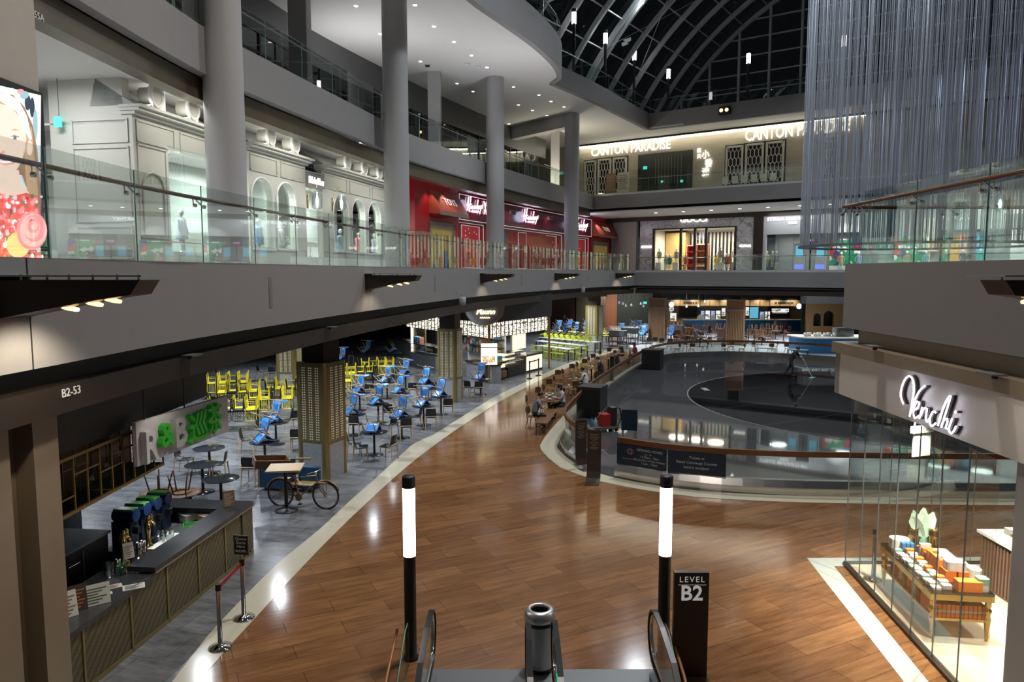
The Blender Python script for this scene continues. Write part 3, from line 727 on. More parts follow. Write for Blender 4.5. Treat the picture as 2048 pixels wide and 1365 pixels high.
notice(1229, 1331, [('OPENING HOURS', .85, .095, Ls * .66), ('Sun - Thu', .75, .055, Ls * .64), ('11:30am - 9pm', .67, .09, Ls * .66), ('Fri, Sat & Eve of Public Holidays', .58, .07, Ls * .66), ('11am - 10pm', .49, .09, Ls * .66)], 'navy notice with opening hours and pink emblem on the rink glass', True)
a = hit(PN, 1333, 930); b = hit(PN, 1453, 945); Ls = (b - a).length
notice(1333, 1453, [('Tickets at', .81, .10, Ls * .5), ('Retail Concierge Counter', .68, .10, Ls * .5), ('behind escalator', .55, .10, Ls * .5)], 'plain navy notice about tickets on the rink glass')
def totem(px, py, label, rz, h=1.42):
    p = G(px, py); t = thing('sign_totem', label, 'sign', p, 'bent brown totems at the rink entrance', rz=rz); M = t.matrix_basis.copy()
    pr = [(.52, .02), (.30, .045), (.16, .12), (.08, .28), (.05, .6), (.05, h)]; vs = []
    for x in (-.19, .19):
        for d, z in pr: vs.append((x, -d, z))
        for d, z in pr[::-1]: vs.append((x, -d + .02 if z > .1 else -d, z - (.02 if z < .1 else 0)))
    n = 12; m = MB().add(vs, [tuple(range(n)), tuple(range(n, 2 * n))[::-1]] + [(k, n + k, n + (k + 1) % n, (k + 1) % n) for k in range(n)], M)
    m.build('bent_panel', mat('totem_brown', (.055, .038, .03), .35) if 'totem_brown' not in M_ else M_['totem_brown'], t)
    m = MB()
    for k, w in enumerate((.26, .22, .27, .2, .12, .25, .24, .1, .26, .2)): m.box((-w / 2, -.054, h - .12 - k * .045), (w / 2, -.0505, h - .108 - k * .045), M)
    m.build('lettering', mat('totem_text', (.35, .28, .24), .5) if 'totem_text' not in M_ else M_['totem_text'], t)
totem(1188, 962, 'brown bent sign totem at the rink entrance, beside the navy notices', -.25)
totem(1160, 935, 'brown bent sign totem at the rink entrance, against the curved railing end', .45)
# black crates, cleaning trolley and posts inside the rink edge
for px, py, w, h, lab in ((1184, 832, .95, 1.22, 'tall black flight case inside the rink railing beside the cleaning trolley'), (1305, 738, 1.1, 1.18, 'black flight case at the far corner of the rink railing')):
    p = G(px, py, .02); t = thing('flight_case', lab, 'case', p, rz=1.15); M = t.matrix_basis.copy()
    MB().box((-.5, -w / 2, .04), (.5, w / 2, h - .1), M).build('body', black, t); MB().box((-.51, -w / 2 - .01, h - .1), (.51, w / 2 + .01, h), M).build('lid', dark, t)
    for sx in (-.4, .4):
        for sy in (-.35, .35): MB().cyl((sx, sy, 0), (sx, sy, .05), .04, n=8, M=M).build('castor', rubber, t)
    MB().tube([(.52, -.12, h * .6), (.56, -.1, h * .6), (.56, .1, h * .6), (.52, .12, h * .6)], .012, 5, M).build('handle', steel, t)
p = G(1223, 762, .02); t = thing('slim_post', 'slim black post leaning on the rink railing by the terrace', 'post', p)
MB().box(p + Vector((-.1, -.1, 0)), p + Vector((.1, .1, 1.3))).build('post', black, t)
p = G(1205, 862, .02); t = thing('cleaning_trolley', 'cleaning trolley with red tank and hose inside the rink entrance', 'trolley', p, rz=.3); M = t.matrix_basis.copy()
MB().rbox((-.55, -.3, .12), (.55, .3, .18), .05, M).build('deck', dsteel, t)
MB().rbox((-.1, -.22, .18), (.26, .22, .62), .08, M).build('red_tank', mat('tank_red', (.45, .03, .02), .4), t)
MB().rbox((.24, -.2, .18), (.5, .2, .85), .08, M).build('vacuum_body', dark, t)
MB().cyl((.35, -.1, .5), (.35, -.1, .86), .06, n=10, M=M).build('bottle', mat('grey_bottle', (.4, .45, .5), .3), t)
MB().tube([(.4, 0, .85), (.62, -.1, .8), (.7, -.1, .45), (.5, -.2, .2), (.3, -.3, .25)], .03, 6, M).build('hose', rubber, t)
MB().tube([(-.5, .0, .2), (.3, .05, .95)], .02, 6, M).build('push_bar', steel, t)
for x in (-.42, .42):
    for y in (-.25, .25): MB().cyl((x, y - .02, .07), (x, y + .02, .07), .07, n=10, M=M).build('wheel', rubber, t)
for k, (c, dx) in enumerate((((.05, .25, .45), -.42), ((.5, .55, .52), -.28))):
    MB().lathe([(.055, 0), (.06, .02), (.06, .2), (.02, .27), (.02, .33)], 10, M @ Vector((dx, 0, .18))).build('spray_bottle', mat('spray_%d' % k, c, .3), t)
p = G(1258, 888, .02); t = thing('floor_notice', 'small dark notice board standing on the rink behind the opening hours panel', 'sign', p, rz=-.2); M = t.matrix_basis.copy()
MB().box((-.26, -.02, .45), (.26, .02, 1.15), M).build('board', navy, t); MB().tube([(-.2, 0, .45), (-.2, 0, 0)], .012, 5, M).tube([(.2, 0, .45), (.2, 0, 0)], .012, 5, M).build('stand', dsteel, t)
p = G(1409, 778, .027); tag(MB().box(p + Vector((-.14, -.55, 0)), p + Vector((.14, .3, .004))).build('paper_sheet', mat('grey_paper', (.25, .27, .28), .6)), 'sheet of paper lying on the black disc of the rink floor', 'paper')

# ---------------------------------------------------------------- chairs and tables
def shell_chair(col, label, name='shell_chair'):
    t = thing(name, label, 'chair')
    pr = [(.215, .425, .17), (.195, .442, .19), (.10, .440, .205), (-.08, .430, .205), (-.165, .445, .20), (-.205, .49, .195), (-.228, .57, .192), (-.245, .68, .188), (-.255, .765, .175), (-.257, .785, .15)]
    def grid(rows):
        vs = []; nn = 7
        for x, z, hw in rows:
            for k in range(nn):
                y = hw * (2 * k / (nn - 1) - 1); c = (y / .2) ** 2
                vs.append((x + (.03 * c if z > .47 else 0), y, z + (.012 * c if z <= .47 else 0)))
        n0 = len(vs); vs += [(x + (.012 if z > .47 else 0), y, z - (.012 if z <= .47 else 0)) for x, y, z in vs]
        fs = []
        for i in range(len(rows) - 1):
            for k in range(nn - 1):
                a = i * nn + k; fs += [(a, a + 1, a + nn + 1, a + nn), (n0 + a, n0 + a + nn, n0 + a + nn + 1, n0 + a + 1)]
        for i in range(len(rows) - 1):
            for k in (0, nn - 1): a = i * nn + k; fs.append((a, a + nn, n0 + a + nn, n0 + a))
        for k in range(nn - 1):
            for i in (0, len(rows) - 1): a = i * nn + k; fs.append((a, a + 1, n0 + a + 1, n0 + a))
        return MB().add(vs, fs, None, 0, True)
    grid(pr[:6]).build('seat', col, t); grid(pr[5:]).build('backrest', col, t)
    for s_ in (-1, 1):
        MB().tube([(.165, s_ * .165, .425), (.205, s_ * .195, 0)], [.02, .014], 6).build('leg', beech, t)
        MB().tube([(-.225, s_ * .185, .50), (-.21, s_ * .185, .42), (-.25, s_ * .20, 0)], [.017, .022, .014], 6).build('leg', beech, t)
    MB().tube([(-.24, -.185, .50), (-.245, 0, .50), (-.24, .185, .50)], .017, 6).tube([(-.2, -.17, .41), (.165, -.165, .415)], .014, 5).tube([(-.2, .17, .41), (.165, .165, .415)], .014, 5).tube([(.165, -.165, .415), (.165, .165, .415)], .014, 5).build('frame', beech, t)
    return t
def rod_chair(col, label, name='rod_back_chair'):
    t = thing(name, label, 'chair')
    MB().rbox((-.20, -.20, .435), (.20, .20, .455), .05).build('seat', col, t)
    for sx, sy in ((1, 1), (1, -1), (-1, 1), (-1, -1)): MB().tube([(sx * .17, sy * .17, .44), (sx * .21, sy * .20, 0)], [.024, .016], 6).build('leg', col, t)
    m = MB().tube([(-.18, -.18, .45), (-.235, -.19, .80), (-.24, -.12, .84), (-.24, .12, .84), (-.235, .19, .80), (-.18, .18, .45)], .014, 6)
    for k in (-.09, -.03, .03, .09): m.tube([(-.185, k, .45), (-.238, k, .84)], .008, 5)
    m.build('backrest', col, t)
    m = MB().tube([(.19, -.185, .2), (.19, .185, .2), (-.19, .185, .2), (-.19, -.185, .2)], .009, 5); m.build('stretcher', col, t)
    return t
def wood_chair(label, name='wooden_chair', col=None):
    col = col or chairwood; t = thing(name, label, 'chair')
    MB().lathe([(.17, .43), (.205, .437), (.21, .452), (.19, .458), (0, .455)], 18).build('seat', col, t)
    for sx, sy in ((1, 1), (1, -1), (-1, 1), (-1, -1)): MB().tube([(sx * .13, sy * .13, .435), (sx * .215, sy * .205, 0)], [.02, .013], 6).build('leg', col, t)
    vs = []; nn = 9; fs = []
    for i, z in enumerate((.60, .63, .72, .81, .84)):
        hw = (.55, .8, .86, .8, .55)[i]
        for k in range(nn): a = hw * (2 * k / (nn - 1) - 1); vs.append((-.26 + .235 * (1 - math.cos(a)) - .05 * (z - .6), .245 * math.sin(a), z))
    n0 = len(vs); vs += [(x + .014, y, z) for x, y, z in vs]
    for i in range(4):
        for k in range(nn - 1): a = i * nn + k; fs += [(a, a + 1, a + nn + 1, a + nn), (n0 + a, n0 + a + nn, n0 + a + nn + 1, n0 + a + 1)]
    MB().add(vs, fs, None, 0, True).build('backrest', mat('dark_back_timber', (.10, .05, .028), .35) if 'dark_back_timber' not in M_ else M_['dark_back_timber'], t)
    for s_ in (-1, 1): MB().tube([(-.15, s_ * .10, .44), (-.255, s_ * .11, .64), (-.26, s_ * .11, .74)], .012, 5).build('back_post', col, t)
    return t
class Proto:
    def __init__(s, fn): s.fn = fn; s.root = None
    def put(s, M, label, group=None):
        if s.root is None:
            s.root = s.fn(label); s.root.matrix_basis = M
            if group: s.root['group'] = group
            return s.root
        return dup(s.root, M, label, group)
BLUE = Proto(lambda l: shell_chair(blue, l, 'blue_chair')); BLK = Proto(lambda l: shell_chair(blackshell, l, 'black_chair'))
YEL = Proto(lambda l: rod_chair(yellow, l, 'yellow_chair')); BLKR = Proto(lambda l: rod_chair(black, l, 'black_rod_chair')); LIM = Proto(lambda l: rod_chair(lime, l, 'lime_chair'))
WOOD = Proto(wood_chair)
def mk_round(label):
    t = thing('round_table', label, 'table')
    MB().lathe([(0, .722), (.425, .722), (.43, .728), (.43, .738), (.42, .742), (0, .742)], 40).build('tabletop', tabletop, t)
    MB().cyl((0, 0, .03), (0, 0, .722), .036, n=14).build('pedestal', black, t)
    MB().lathe([(.29, 0), (.29, .012), (.06, .03), (.036, .05)], 32).build('base', dsteel if False else tabletop, t)
    return t
def mk_white(label):
    t = thing('white_table', label, 'table')
    MB().box((-.85, -.36, .715), (.85, .36, .74)).build('tabletop', whitetop, t)
    MB().box((-.86, -.37, .69), (.86, -.355, .735)).box((-.86, .355, .69), (.86, .37, .735)).box((-.86, -.37, .69), (-.845, .37, .735)).box((.845, -.37, .69), (.86, .37, .735)).build('edge_frame', black, t)
    for sx in (-.82, .82):
        for sy in (-.33, .33): MB().box((sx - .025, sy - .025, 0), (sx + .025, sy + .025, .715)).build('leg', black, t)
    return t
def mk_wtable(label):
    t = thing('wooden_table', label, 'table')
    MB().lathe([(0, .715), (.40, .715), (.41, .725), (.41, .735), (.40, .742), (0, .742)], 32).build('tabletop', walnut, t)
    MB().cyl((0, 0, .03), (0, 0, .715), .04, n=12).build('pedestal', black, t)
    MB().lathe([(.26, .006), (.26, .02), (.05, .04)], 24).build('base', black, t)
    return t
RT, WT, TT = Proto(mk_round), Proto(mk_white), Proto(mk_wtable)
R4 = Matrix.Rotation
def blue_pair(p, a, where, n=2):
    a = math.radians(a + (42 if n == 2 else 0)); top = Vector((p.x, p.y, .742)); B = Matrix.Translation((.20, 0, -.46))
    if n == 1:
        BLUE.put(Matrix.Translation(top + Vector((0, 0, .26))) @ R4(a, 4, 'Z') @ R4(math.radians(147), 4, 'Y') @ B, 'single blue chair upside down on ' + where, 'blue chairs put up on the round tables'); return
    BLUE.put(Matrix.Translation(top + Vector((0, 0, .245))) @ R4(a, 4, 'Z') @ R4(math.radians(143), 4, 'Y') @ B, 'lower blue chair on ' + where, 'blue chairs put up on the round tables')
    BLUE.put(Matrix.Translation(top + Vector((.10 * math.cos(a), .10 * math.sin(a), .70))) @ R4(a + .1, 4, 'Z') @ R4(math.radians(100 + random.uniform(-8, 14)), 4, 'Y') @ B, 'upper blue chair on ' + where, 'blue chairs put up on the round tables')
GRT = 'round black tables of the food hall'
for px, py, a, n, wh in (
    (748, 864, 80, 1, 'the front round table with three black chairs'), (803, 834, 5, 2, 'the front table right of the single blue chair'),
    (847, 812, 12, 2, 'the round table beside the cream strip'), (882, 793, 8, 2, 'the round table beside the bakery side gold column'),
    (756, 808, 0, 2, 'the second row round table left of centre'), (706, 829, -5, 2, 'the front row table right of the near gold column'),
    (800, 786, 0, 2, 'the middle table behind the front right pair'), (719, 786, 0, 2, 'the second row table right of the near gold column'),
    (852, 767, 12, 2, 'the rear table left of the bakery side gold column'), (774, 765, -4, 2, 'the rear table beside the yellow chairs'),
    (811, 749, 6, 2, 'the rearmost table before the bakery counter'), (789, 706, 30, 1, 'the distant table before the drinks stall'),
    (735, 705, 0, 2, 'the distant table behind the yellow chairs'), (684, 721, 10, 2, 'the distant table at the edge of the near gold column'),
    (551, 845, 5, 2, 'the table left of the near gold column'), (529, 884, 10, 2, 'the table right behind the bicycle stall'), (961, 758, 15, 2, 'the lone table at the bakery corner')):
    p = G(px, py, .742); RT.put(at((p.x, p.y, 0)), 'round black table under blue chairs, ' + wh.replace('the ', '', 1), GRT)
    blue_pair(p, a, wh, n)
for px, py, lab in ((404, 929, 'empty round black table second from the drinks bar'), (441, 957, 'empty round black table right behind the drinks bar counter'), (418, 896, 'empty round black table behind the green tea shop sign')):
    p = G(px, py, .742); RT.put(at((p.x, p.y, 0)), lab, GRT)
GB = 'black shell chairs of the food hall'
for px, py, a, lab in (
    (722, 893, 10, 'black chair left of the front round table, seen from its side'), (708, 884, 20, 'black chair half hidden behind the one left of the front round table'),
    (776, 891, 160, 'black chair right of the front round table, facing left'), (712, 848, 80, 'black chair with its back to us between near gold column and front table'),
    (779, 848, 150, 'black chair behind the front round table on its right'), (812, 853, 100, 'black chair with its back to us below the big blue pile'),
    (831, 832, 200, 'black chair between the two front blue piles, side on'), (862, 834, 95, 'black chair with its back to us beside the cream strip'),
    (896, 812, 95, 'black chair with its back to us nearest the bakery side gold column'), (826, 779, 90, 'black chair in the middle rows behind the tables'),
    (776, 824, 95, 'black chair under the big blue pile, half hidden'), (690, 795, 70, 'black chair at the right edge of the near gold column, rear one'),
    (692, 822, 20, 'black chair at the right edge of the near gold column, front one'), (868, 778, 80, 'black chair behind the second row beside the far gold column'),
    (939, 775, 60, 'black chair half behind the far gold column'), (957, 776, 95, 'black chair with its back to us at the bakery corner table'),
    (495, 878, 10, 'black chair facing right beyond the bicycle stall'), (503, 935, 85, 'black chair with its back to us beside the bicycle stall'),
    (584, 838, 140, 'black chair just left of the near gold column'), (594, 876, 100, 'black chair hidden by the near gold column, lower one'),
    (369, 917, 0, 'black chair left of the bar tables behind the green sign'), (436, 926, 190, 'black chair right of the two empty bar tables'),
    (707, 713, 60, 'distant black chair behind the yellow chairs on the right'), (771, 716, 80, 'distant black chair before the drinks stall'),
    (523, 743, 40, 'distant black chair behind the left yellow chairs, left one'), (545, 746, 100, 'distant black chair behind the left yellow chairs, right one'), (735, 780, 120, 'black chair behind the second row table, mostly hidden')):
    p = G(px, py, .45); BLK.put(at((p.x, p.y, 0), math.radians(a)), lab, GB)
# long white tables with chairs set upside down on them
def up_table(px, py, ang, where, row_f, row_b, up=True):
    p = G(px, py, .74); A = math.radians(ang); M = at((p.x, p.y, 0), A)
    WT.put(M, 'long white table with black legs ' + where, 'white tables under upturned chairs')
    for side, row in ((-1, row_f), (1, row_b)):
        for k, ch in enumerate(row):
            if ch == '.': continue
            x = -.64 + k * .43
            pr = {'y': YEL, 'k': BLKR}[ch]
            Q = M @ Matrix.Translation((x, side * .20, .742 + .457)) @ R4(PI, 4, 'X') @ R4(PI / 2 * side, 4, 'Z')
            pr.put(Q, 'upturned %s chair, %s on %s edge of white table %s' % ('yellow' if ch == 'y' else 'black', ('first', 'second', 'third', 'fourth')[k], 'near' if side < 0 else 'rear', where), 'chairs upturned on the white tables')
up_table(466, 819, 14, 'nearest the green sign', 'ykky', 'yyyy')
up_table(541, 797, 14, 'second left of the gold column', 'kyky', 'yyky')
up_table(572, 776, 14, 'behind the gold column', 'kykk', 'yyyy')
up_table(477, 783, 14, 'third on the left', 'ykyy', 'yyky')
up_table(456, 765, 14, 'at the rear left', 'yyky', '.yyy')
up_table(665, 763, 14, 'right of the gold column', '.kyy', '..yy')
up_table(712, 746, 14, 'second right of the gold column', 'yykk', 'yyyy')
up_table(755, 733, 14, 'third right of the gold column', 'ykyy', '.yyy')
# lime chairs near the bakery
def long_table(pl, pr_, where):
    a, b = G(*pl, .74), G(*pr_, .74); f = Fr((a.x, a.y), (b.x, b.y))
    t = thing('white_table', 'very long white table ' + where, 'table', f.p(f.L / 2, 0, 0), 'long tables of the lime chairs')
    MB().box((0, -.05, .715), (f.L, .65, .74), f.M).build('tabletop', whitetop, t)
    for s_ in (.1, f.L / 2, f.L - .05):
        for d in (.0, .6): MB().box((s_ - .03, d - .03, 0), (s_ + .03, d + .03, .715), f.M).build('leg', black, t)
    return f
fa = long_table((1083, 690), (1151, 698), 'nearest the bakery post'); fb = long_table((1083, 681), (1176, 691), 'in the middle of the lime chairs'); fc = long_table((1089, 674), (1202, 684), 'behind, piled with tilted lime chairs')
ordn = ('first', 'second', 'third', 'fourth', 'fifth', 'sixth', 'seventh', 'eighth', 'ninth', 'tenth', 'eleventh', 'twelfth')
def face(f, s_, d, into, z=0): return Matrix.Translation(f.p(s_, d, z)) @ R4(math.atan2(f.n.y, f.n.x) + (PI if into else 0), 4, 'Z')
for f, nm, w in ((fa, 'nearest', .55), (fb, 'middle', .62)):
    n = int(f.L / w)
    for k in range(n):
        LIM.put(face(f, .35 + k * w, -.32, False), 'lime chair standing behind the %s long white table, %s from the bakery' % (nm, ordn[k]), 'lime chairs')
        if nm == 'nearest': LIM.put(face(f, .35 + k * w, .95, True), 'lime chair on the near side of the nearest long white table, %s from the bakery' % ordn[k], 'lime chairs')
LIM.put(face(fa, fa.L + .5, .1, True), 'lime chair at the end of the nearest long white table', 'lime chairs'); LIM.put(face(fb, fb.L + .45, .3, True), 'lime chair at the end of the middle long white table', 'lime chairs')
for k in range(int(fc.L / .56)):
    Q = Matrix.Translation(fc.p(.3 + k * .56, .3, .76)) @ R4(math.atan2(fc.u.y, fc.u.x) + PI, 4, 'Z') @ R4(math.radians(118), 4, 'Y') @ Matrix.Translation((.2, 0, -.45))
    Q.translation.z = .742 + .36
    LIM.put(Q, 'tilted lime chair lying on the rear long white table, %s from the bakery' % ordn[k], 'lime chairs')
for k in range(4):
    px = 1108 + k * 29; p = G(px, 661 + k * 2.2, .74)
    WT.put(at((p.x, p.y, 0), -.35), 'white table far behind the lime chairs, %s from the bakery' % ordn[k], 'white tables under upturned chairs')
    BLKR.put(Matrix.Translation((p.x - .35, p.y, .742 + .457)) @ R4(PI, 4, 'X') @ R4(k * .9, 4, 'Z'), 'black chair upside down on the far white table, %s from the bakery, left one' % ordn[k], 'chairs upturned on the white tables')
    YEL.put(Matrix.Translation((p.x + .3, p.y, .742 + .457)) @ R4(PI, 4, 'X') @ R4(k * .7, 4, 'Z'), 'yellow chair upside down on the far white table, %s from the bakery, right one' % ordn[k], 'chairs upturned on the white tables')
for k, (px, py) in enumerate(((1118, 648), (1112, 656), (1131, 655), (1140, 646), (1153, 652), (1172, 648), (1243, 655), (1266, 650), (1278, 648), (1290, 656), (1286, 660), (1343, 660))):
    p = G(px, py + 10, .742); RT.put(at((p.x, p.y, 0)), 'distant round table %s from the bakery in the row of blue chairs' % ordn[k], GRT)
    blue_pair(p, 15, 'the distant table %s from the bakery' % ordn[k])
for k, (px, py) in enumerate(((1217, 672), (1240, 668), (1264, 664))):
    p = G(px, py, .74); WT.put(at((p.x, p.y, 0), -.4), 'white table right of the ribbed gold column, %s from it' % ordn[k], 'white tables under upturned chairs')
    for j in (-.5, 0, .5): (YEL if (k + int(j * 2)) % 3 else LIM).put(Matrix.Translation((p.x + j, p.y, .742 + .457)) @ R4(PI, 4, 'X') @ R4(k + j, 4, 'Z'), 'upturned yellow chair right of the ribbed gold column, table %s, %s seat' % (ordn[k], {-.5: 'left', 0: 'middle', .5: 'right'}[j]), 'chairs upturned on the white tables')
for k, (px, py) in enumerate(((1297, 684), (1309, 683), (1322, 685), (1339, 686))):
    p = G(px, py, .45); BLK.put(at((p.x, p.y, 0), 1.6), 'distant black chair at the slatted timber column, %s from the left' % ordn[k], GB)
# ---------------------------------------------------------------- terrace beside the rink
GT, GWC = 'terrace tables', 'terrace chairs'
terr = ((1099, 800, 'nearest terrace table, with the seated couple'), (1098, 792, 'terrace table just behind the seated couple, with cups'), (1128, 773, 'third terrace table, with a plate and a green bottle'), (1146, 760, 'fourth terrace table with bottle and glasses'),
        (1163, 749, 'fifth terrace table before the person in a white shirt'), (1183, 736, 'sixth terrace table in the row'), (1197, 728, 'seventh terrace table, pale topped'), (1217, 717, 'eighth terrace table, at the dark shirted person'), (1236, 707, 'ninth terrace table, bluish shiny top'), (1260, 697, 'farthest terrace table before the black flight case'))
tps = []
for px, py, lab in terr:
    p = G(px, py, .742); tps.append(p); TT.put(at((p.x, p.y, 0)), 'round brown ' + lab, GT)
for px, py, a, lab in ((1066, 833, 20, 'brown chair in front, occupied by the man in the grey shirt'), (1064, 811, 0, 'brown chair just behind the man in the grey shirt'), (1083, 794, -40, 'brown chair left of the second terrace table'), (1096, 786, 10, 'brown chair between second and third terrace tables'),
        (1104, 777, -50, 'dark backed chair left of the third terrace table'), (1117, 768, 0, 'brown chair behind the third terrace table'), (1120, 757, -60, 'dark backed chair left of the fourth terrace table'), (1133, 753, 10, 'brown chair at the fourth terrace table, side on'),
        (1148, 744, -60, 'dark backed chair left of the fifth terrace table'), (1161, 738, 10, 'brown chair by the sixth terrace table'), (1173, 733, -60, 'dark backed chair left of the sixth terrace table'), (1184, 726, 10, 'brown chair left of the pale topped table'), (1190, 722, -60, 'dark backed chair behind the pale topped terrace table'),
        (1206, 714, -30, 'brown chair left of the eighth terrace table'), (1222, 709, -60, 'brown chair left of the bluish table'), (1147, 779, 120, 'brown chair on the railing side of the third terrace table'), (1160, 766, 150, 'brown chair on the railing side of the fourth terrace table')):
    p = G(px, py, .45); WOOD.put(at((p.x, p.y, 0), math.radians(a)), lab, GWC)
f = Fr((1.42, 24.9), (1.95, 27.6))
t = thing('wooden_bench', 'brown wooden bench along the curved end of the rink railing', 'bench', f.p(f.L / 2, -.3, 0))
MB().box((0, -.62, .40), (f.L, -.2, .45), f.M).build('seat', walnut, t)
for s_ in (.1, f.L - .1):
    for d in (-.58, -.24): MB().box((s_ - .03, d - .02, 0), (s_ + .03, d + .02, .40), f.M).build('leg', walnut, t)
cupm = mat('cup_white', (.75, .74, .7), .3); traym = mat('tray_brown', (.12, .06, .035), .4); greenb = mat('bottle_green', (.25, .5, .3), .2)
def small(name, mbx, mats, label, cat, group=None): return tag(mbx.build(name, mats), label, cat, group)
for k, (ti, dx, dy) in enumerate(((0, -.12, .15), (0, .2, .1), (1, -.1, 0), (1, .15, .1), (2, .2, -.1), (3, .15, .1), (5, -.1, .1), (7, .1, 0))):
    p = tps[ti] + Vector((dx, dy, 0))
    small('cup', MB().lathe([(.03, 0), (.04, .005), (.045, .10), (.041, .10), (.036, .012), (0, .012)], 12, p), cupm, 'white cup on the %s terrace table, %s one' % (ordn[ti], 'left' if dx < 0 else 'right'), 'cup', 'cups on the terrace tables')
for k, (ti, dx, dy) in enumerate(((0, .02, -.16), (1, .02, -.2), (2, -.15, .05), (3, -.15, -.05), (4, 0, .05), (6, 0, 0))):
    p = tps[ti] + Vector((dx, dy, 0))
    small('tray', MB().rbox((p.x - .17, p.y - .12, p.z), (p.x + .17, p.y + .12, p.z + .02), .04), traym, 'dark serving tray on the %s terrace table' % ordn[ti], 'tray', 'trays on the terrace tables')
    small('bowl', MB().lathe([(.03, 0), (.07, .05), (.062, .05), (.02, .012), (0, .012)], 12, p + Vector((0, 0, .021))), cupm, 'pale bowl on the tray of the %s terrace table' % ordn[ti], 'bowl', 'bowls on the terrace trays')
for ti, dx, c in ((1, .27, 'second'), (3, .05, 'fourth')):
    p = tps[ti] + Vector((dx, .2, 0))
    small('bottle', MB().lathe([(.035, 0), (.037, .14), (.015, .19), (.015, .24), (0, .24)], 12, p), greenb, 'green bottle standing on the %s terrace table' % c, 'bottle')
# ---------------------------------------------------------------- people
skin = mat('skin', (.52, .32, .22), .5); hairm = mat('dark_hair', (.012, .010, .009), .45)
def person(label, M, J, top, legs, shoe=None, hair=0, group=None):
    """J: joints in metres, facing +x; one skinned surface, coloured by the nearest limb"""
    t = thing('person', label, 'person', group=group); t.matrix_basis = M
    names = list(J); idx = {n: i for i, n in enumerate(names)}
    V = [Vector(J[n][0]) for n in names]; R = [J[n][1] for n in names]; E = []
    for n in names:
        if J[n][2]: E.append((idx[J[n][2]], idx[n]))
    for s_ in 'lr':                                   # five fingers from each palm
        w, h = V[idx['wrist_' + s_]], V[idx['palm_' + s_]]; d = (h - w).normalized(); sd = d.cross(Vector((0, 0, 1)))
        sd = sd.normalized() if sd.length > .1 else Vector((0, 1, 0)); dn = Vector((0, 0, -.25))
        for q, (o, L) in enumerate(((-.030, .062), (-.010, .075), (.010, .070), (.030, .055))):
            V.append(h + sd * o + d * .015); R.append(.0095); E.append((idx['palm_' + s_], len(V) - 1))
            V.append(h + sd * o * 1.1 + (d + dn) * L * .6); R.append(.0085); E.append((len(V) - 2, len(V) - 1))
            V.append(h + sd * o * 1.1 + (d + dn * 3) * L * .8); R.append(.007); E.append((len(V) - 2, len(V) - 1))
        sg = 1 if s_ == 'l' else -1
        V.append(w + d * .035 + sd * .04 * sg); R.append(.010); E.append((idx['palm_' + s_], len(V) - 1))
        V.append(w + d * .075 + sd * .055 * sg); R.append(.008); E.append((len(V) - 2, len(V) - 1))
    me = bpy.data.meshes.new('body'); me.from_pydata([tuple(v) for v in V], E, [])
    bm = bmesh.new(); bm.from_mesh(me); bm.verts.ensure_lookup_table(); ly = bm.verts.layers.skin.verify()
    for v, r in zip(bm.verts, R): v[ly].radius = (r, r) if not isinstance(r, tuple) else r
    bm.verts[0][ly].use_root = True; bm.to_mesh(me); bm.free()
    o = bpy.data.objects.new('body', me); COL.objects.link(o)
    o.modifiers.new('s', 'SKIN'); sb = o.modifiers.new('u', 'SUBSURF'); sb.levels = sb.render_levels = 1
    bpy.context.view_layer.update()
    m2 = bpy.data.meshes.new_from_object(o.evaluated_get(bpy.context.evaluated_depsgraph_get())); bpy.data.objects.remove(o)
    for mm in (skin, top, legs, shoe or black, hairm): m2.materials.append(mm)
    seg = []
    for n in names:
        if J[n][2]: seg.append((V[idx[J[n][2]]], V[idx[n]], J[n][3]))
    for p in m2.polygons:
        c = p.center; best = None
        for a, b, mi in seg:
            ab = b - a; k = max(0, min(1, (c - a).dot(ab) / max(ab.length_squared, 1e-9))); dd = (c - a - ab * k).length
            if best is None or dd < best[0]: best = (dd, mi)
        p.material_index = best[1]; p.use_smooth = True
    b = bpy.data.objects.new('body', m2); COL.objects.link(b); b.parent = t
    hd = V[idx['head']]; hb = V[idx['neck']]; up = (hd - hb).normalized()
    Mh = M @ Matrix.Translation(hd)
    MB().ball((-.018, 0, .030), (.102, .088, .098), 14, 9, Mh).build('hair', hairm, t)
    if hair: MB().ball((-.05, 0, -.06), (.075, .092, .16), 12, 8, Mh).build('long_hair', hairm, t)
    MB().ball((.092, 0, -.022), (.018, .014, .022), 8, 6, Mh).build('nose', skin, t)
    for s_ in (-1, 1):
        MB().ball((.082, s_ * .034, .012), .010, 8, 6, Mh).build('eye', hairm, t); MB().ball((0, s_ * .085, -.008), (.02, .010, .03), 8, 6, Mh).build('ear', skin, t)
    MB().ball((.080, 0, -.062), (.010, .024, .006), 8, 5, Mh).build('mouth', mat('lips', (.35, .12, .1), .5) if 'lips' not in M_ else M_['lips'], t)
    return t
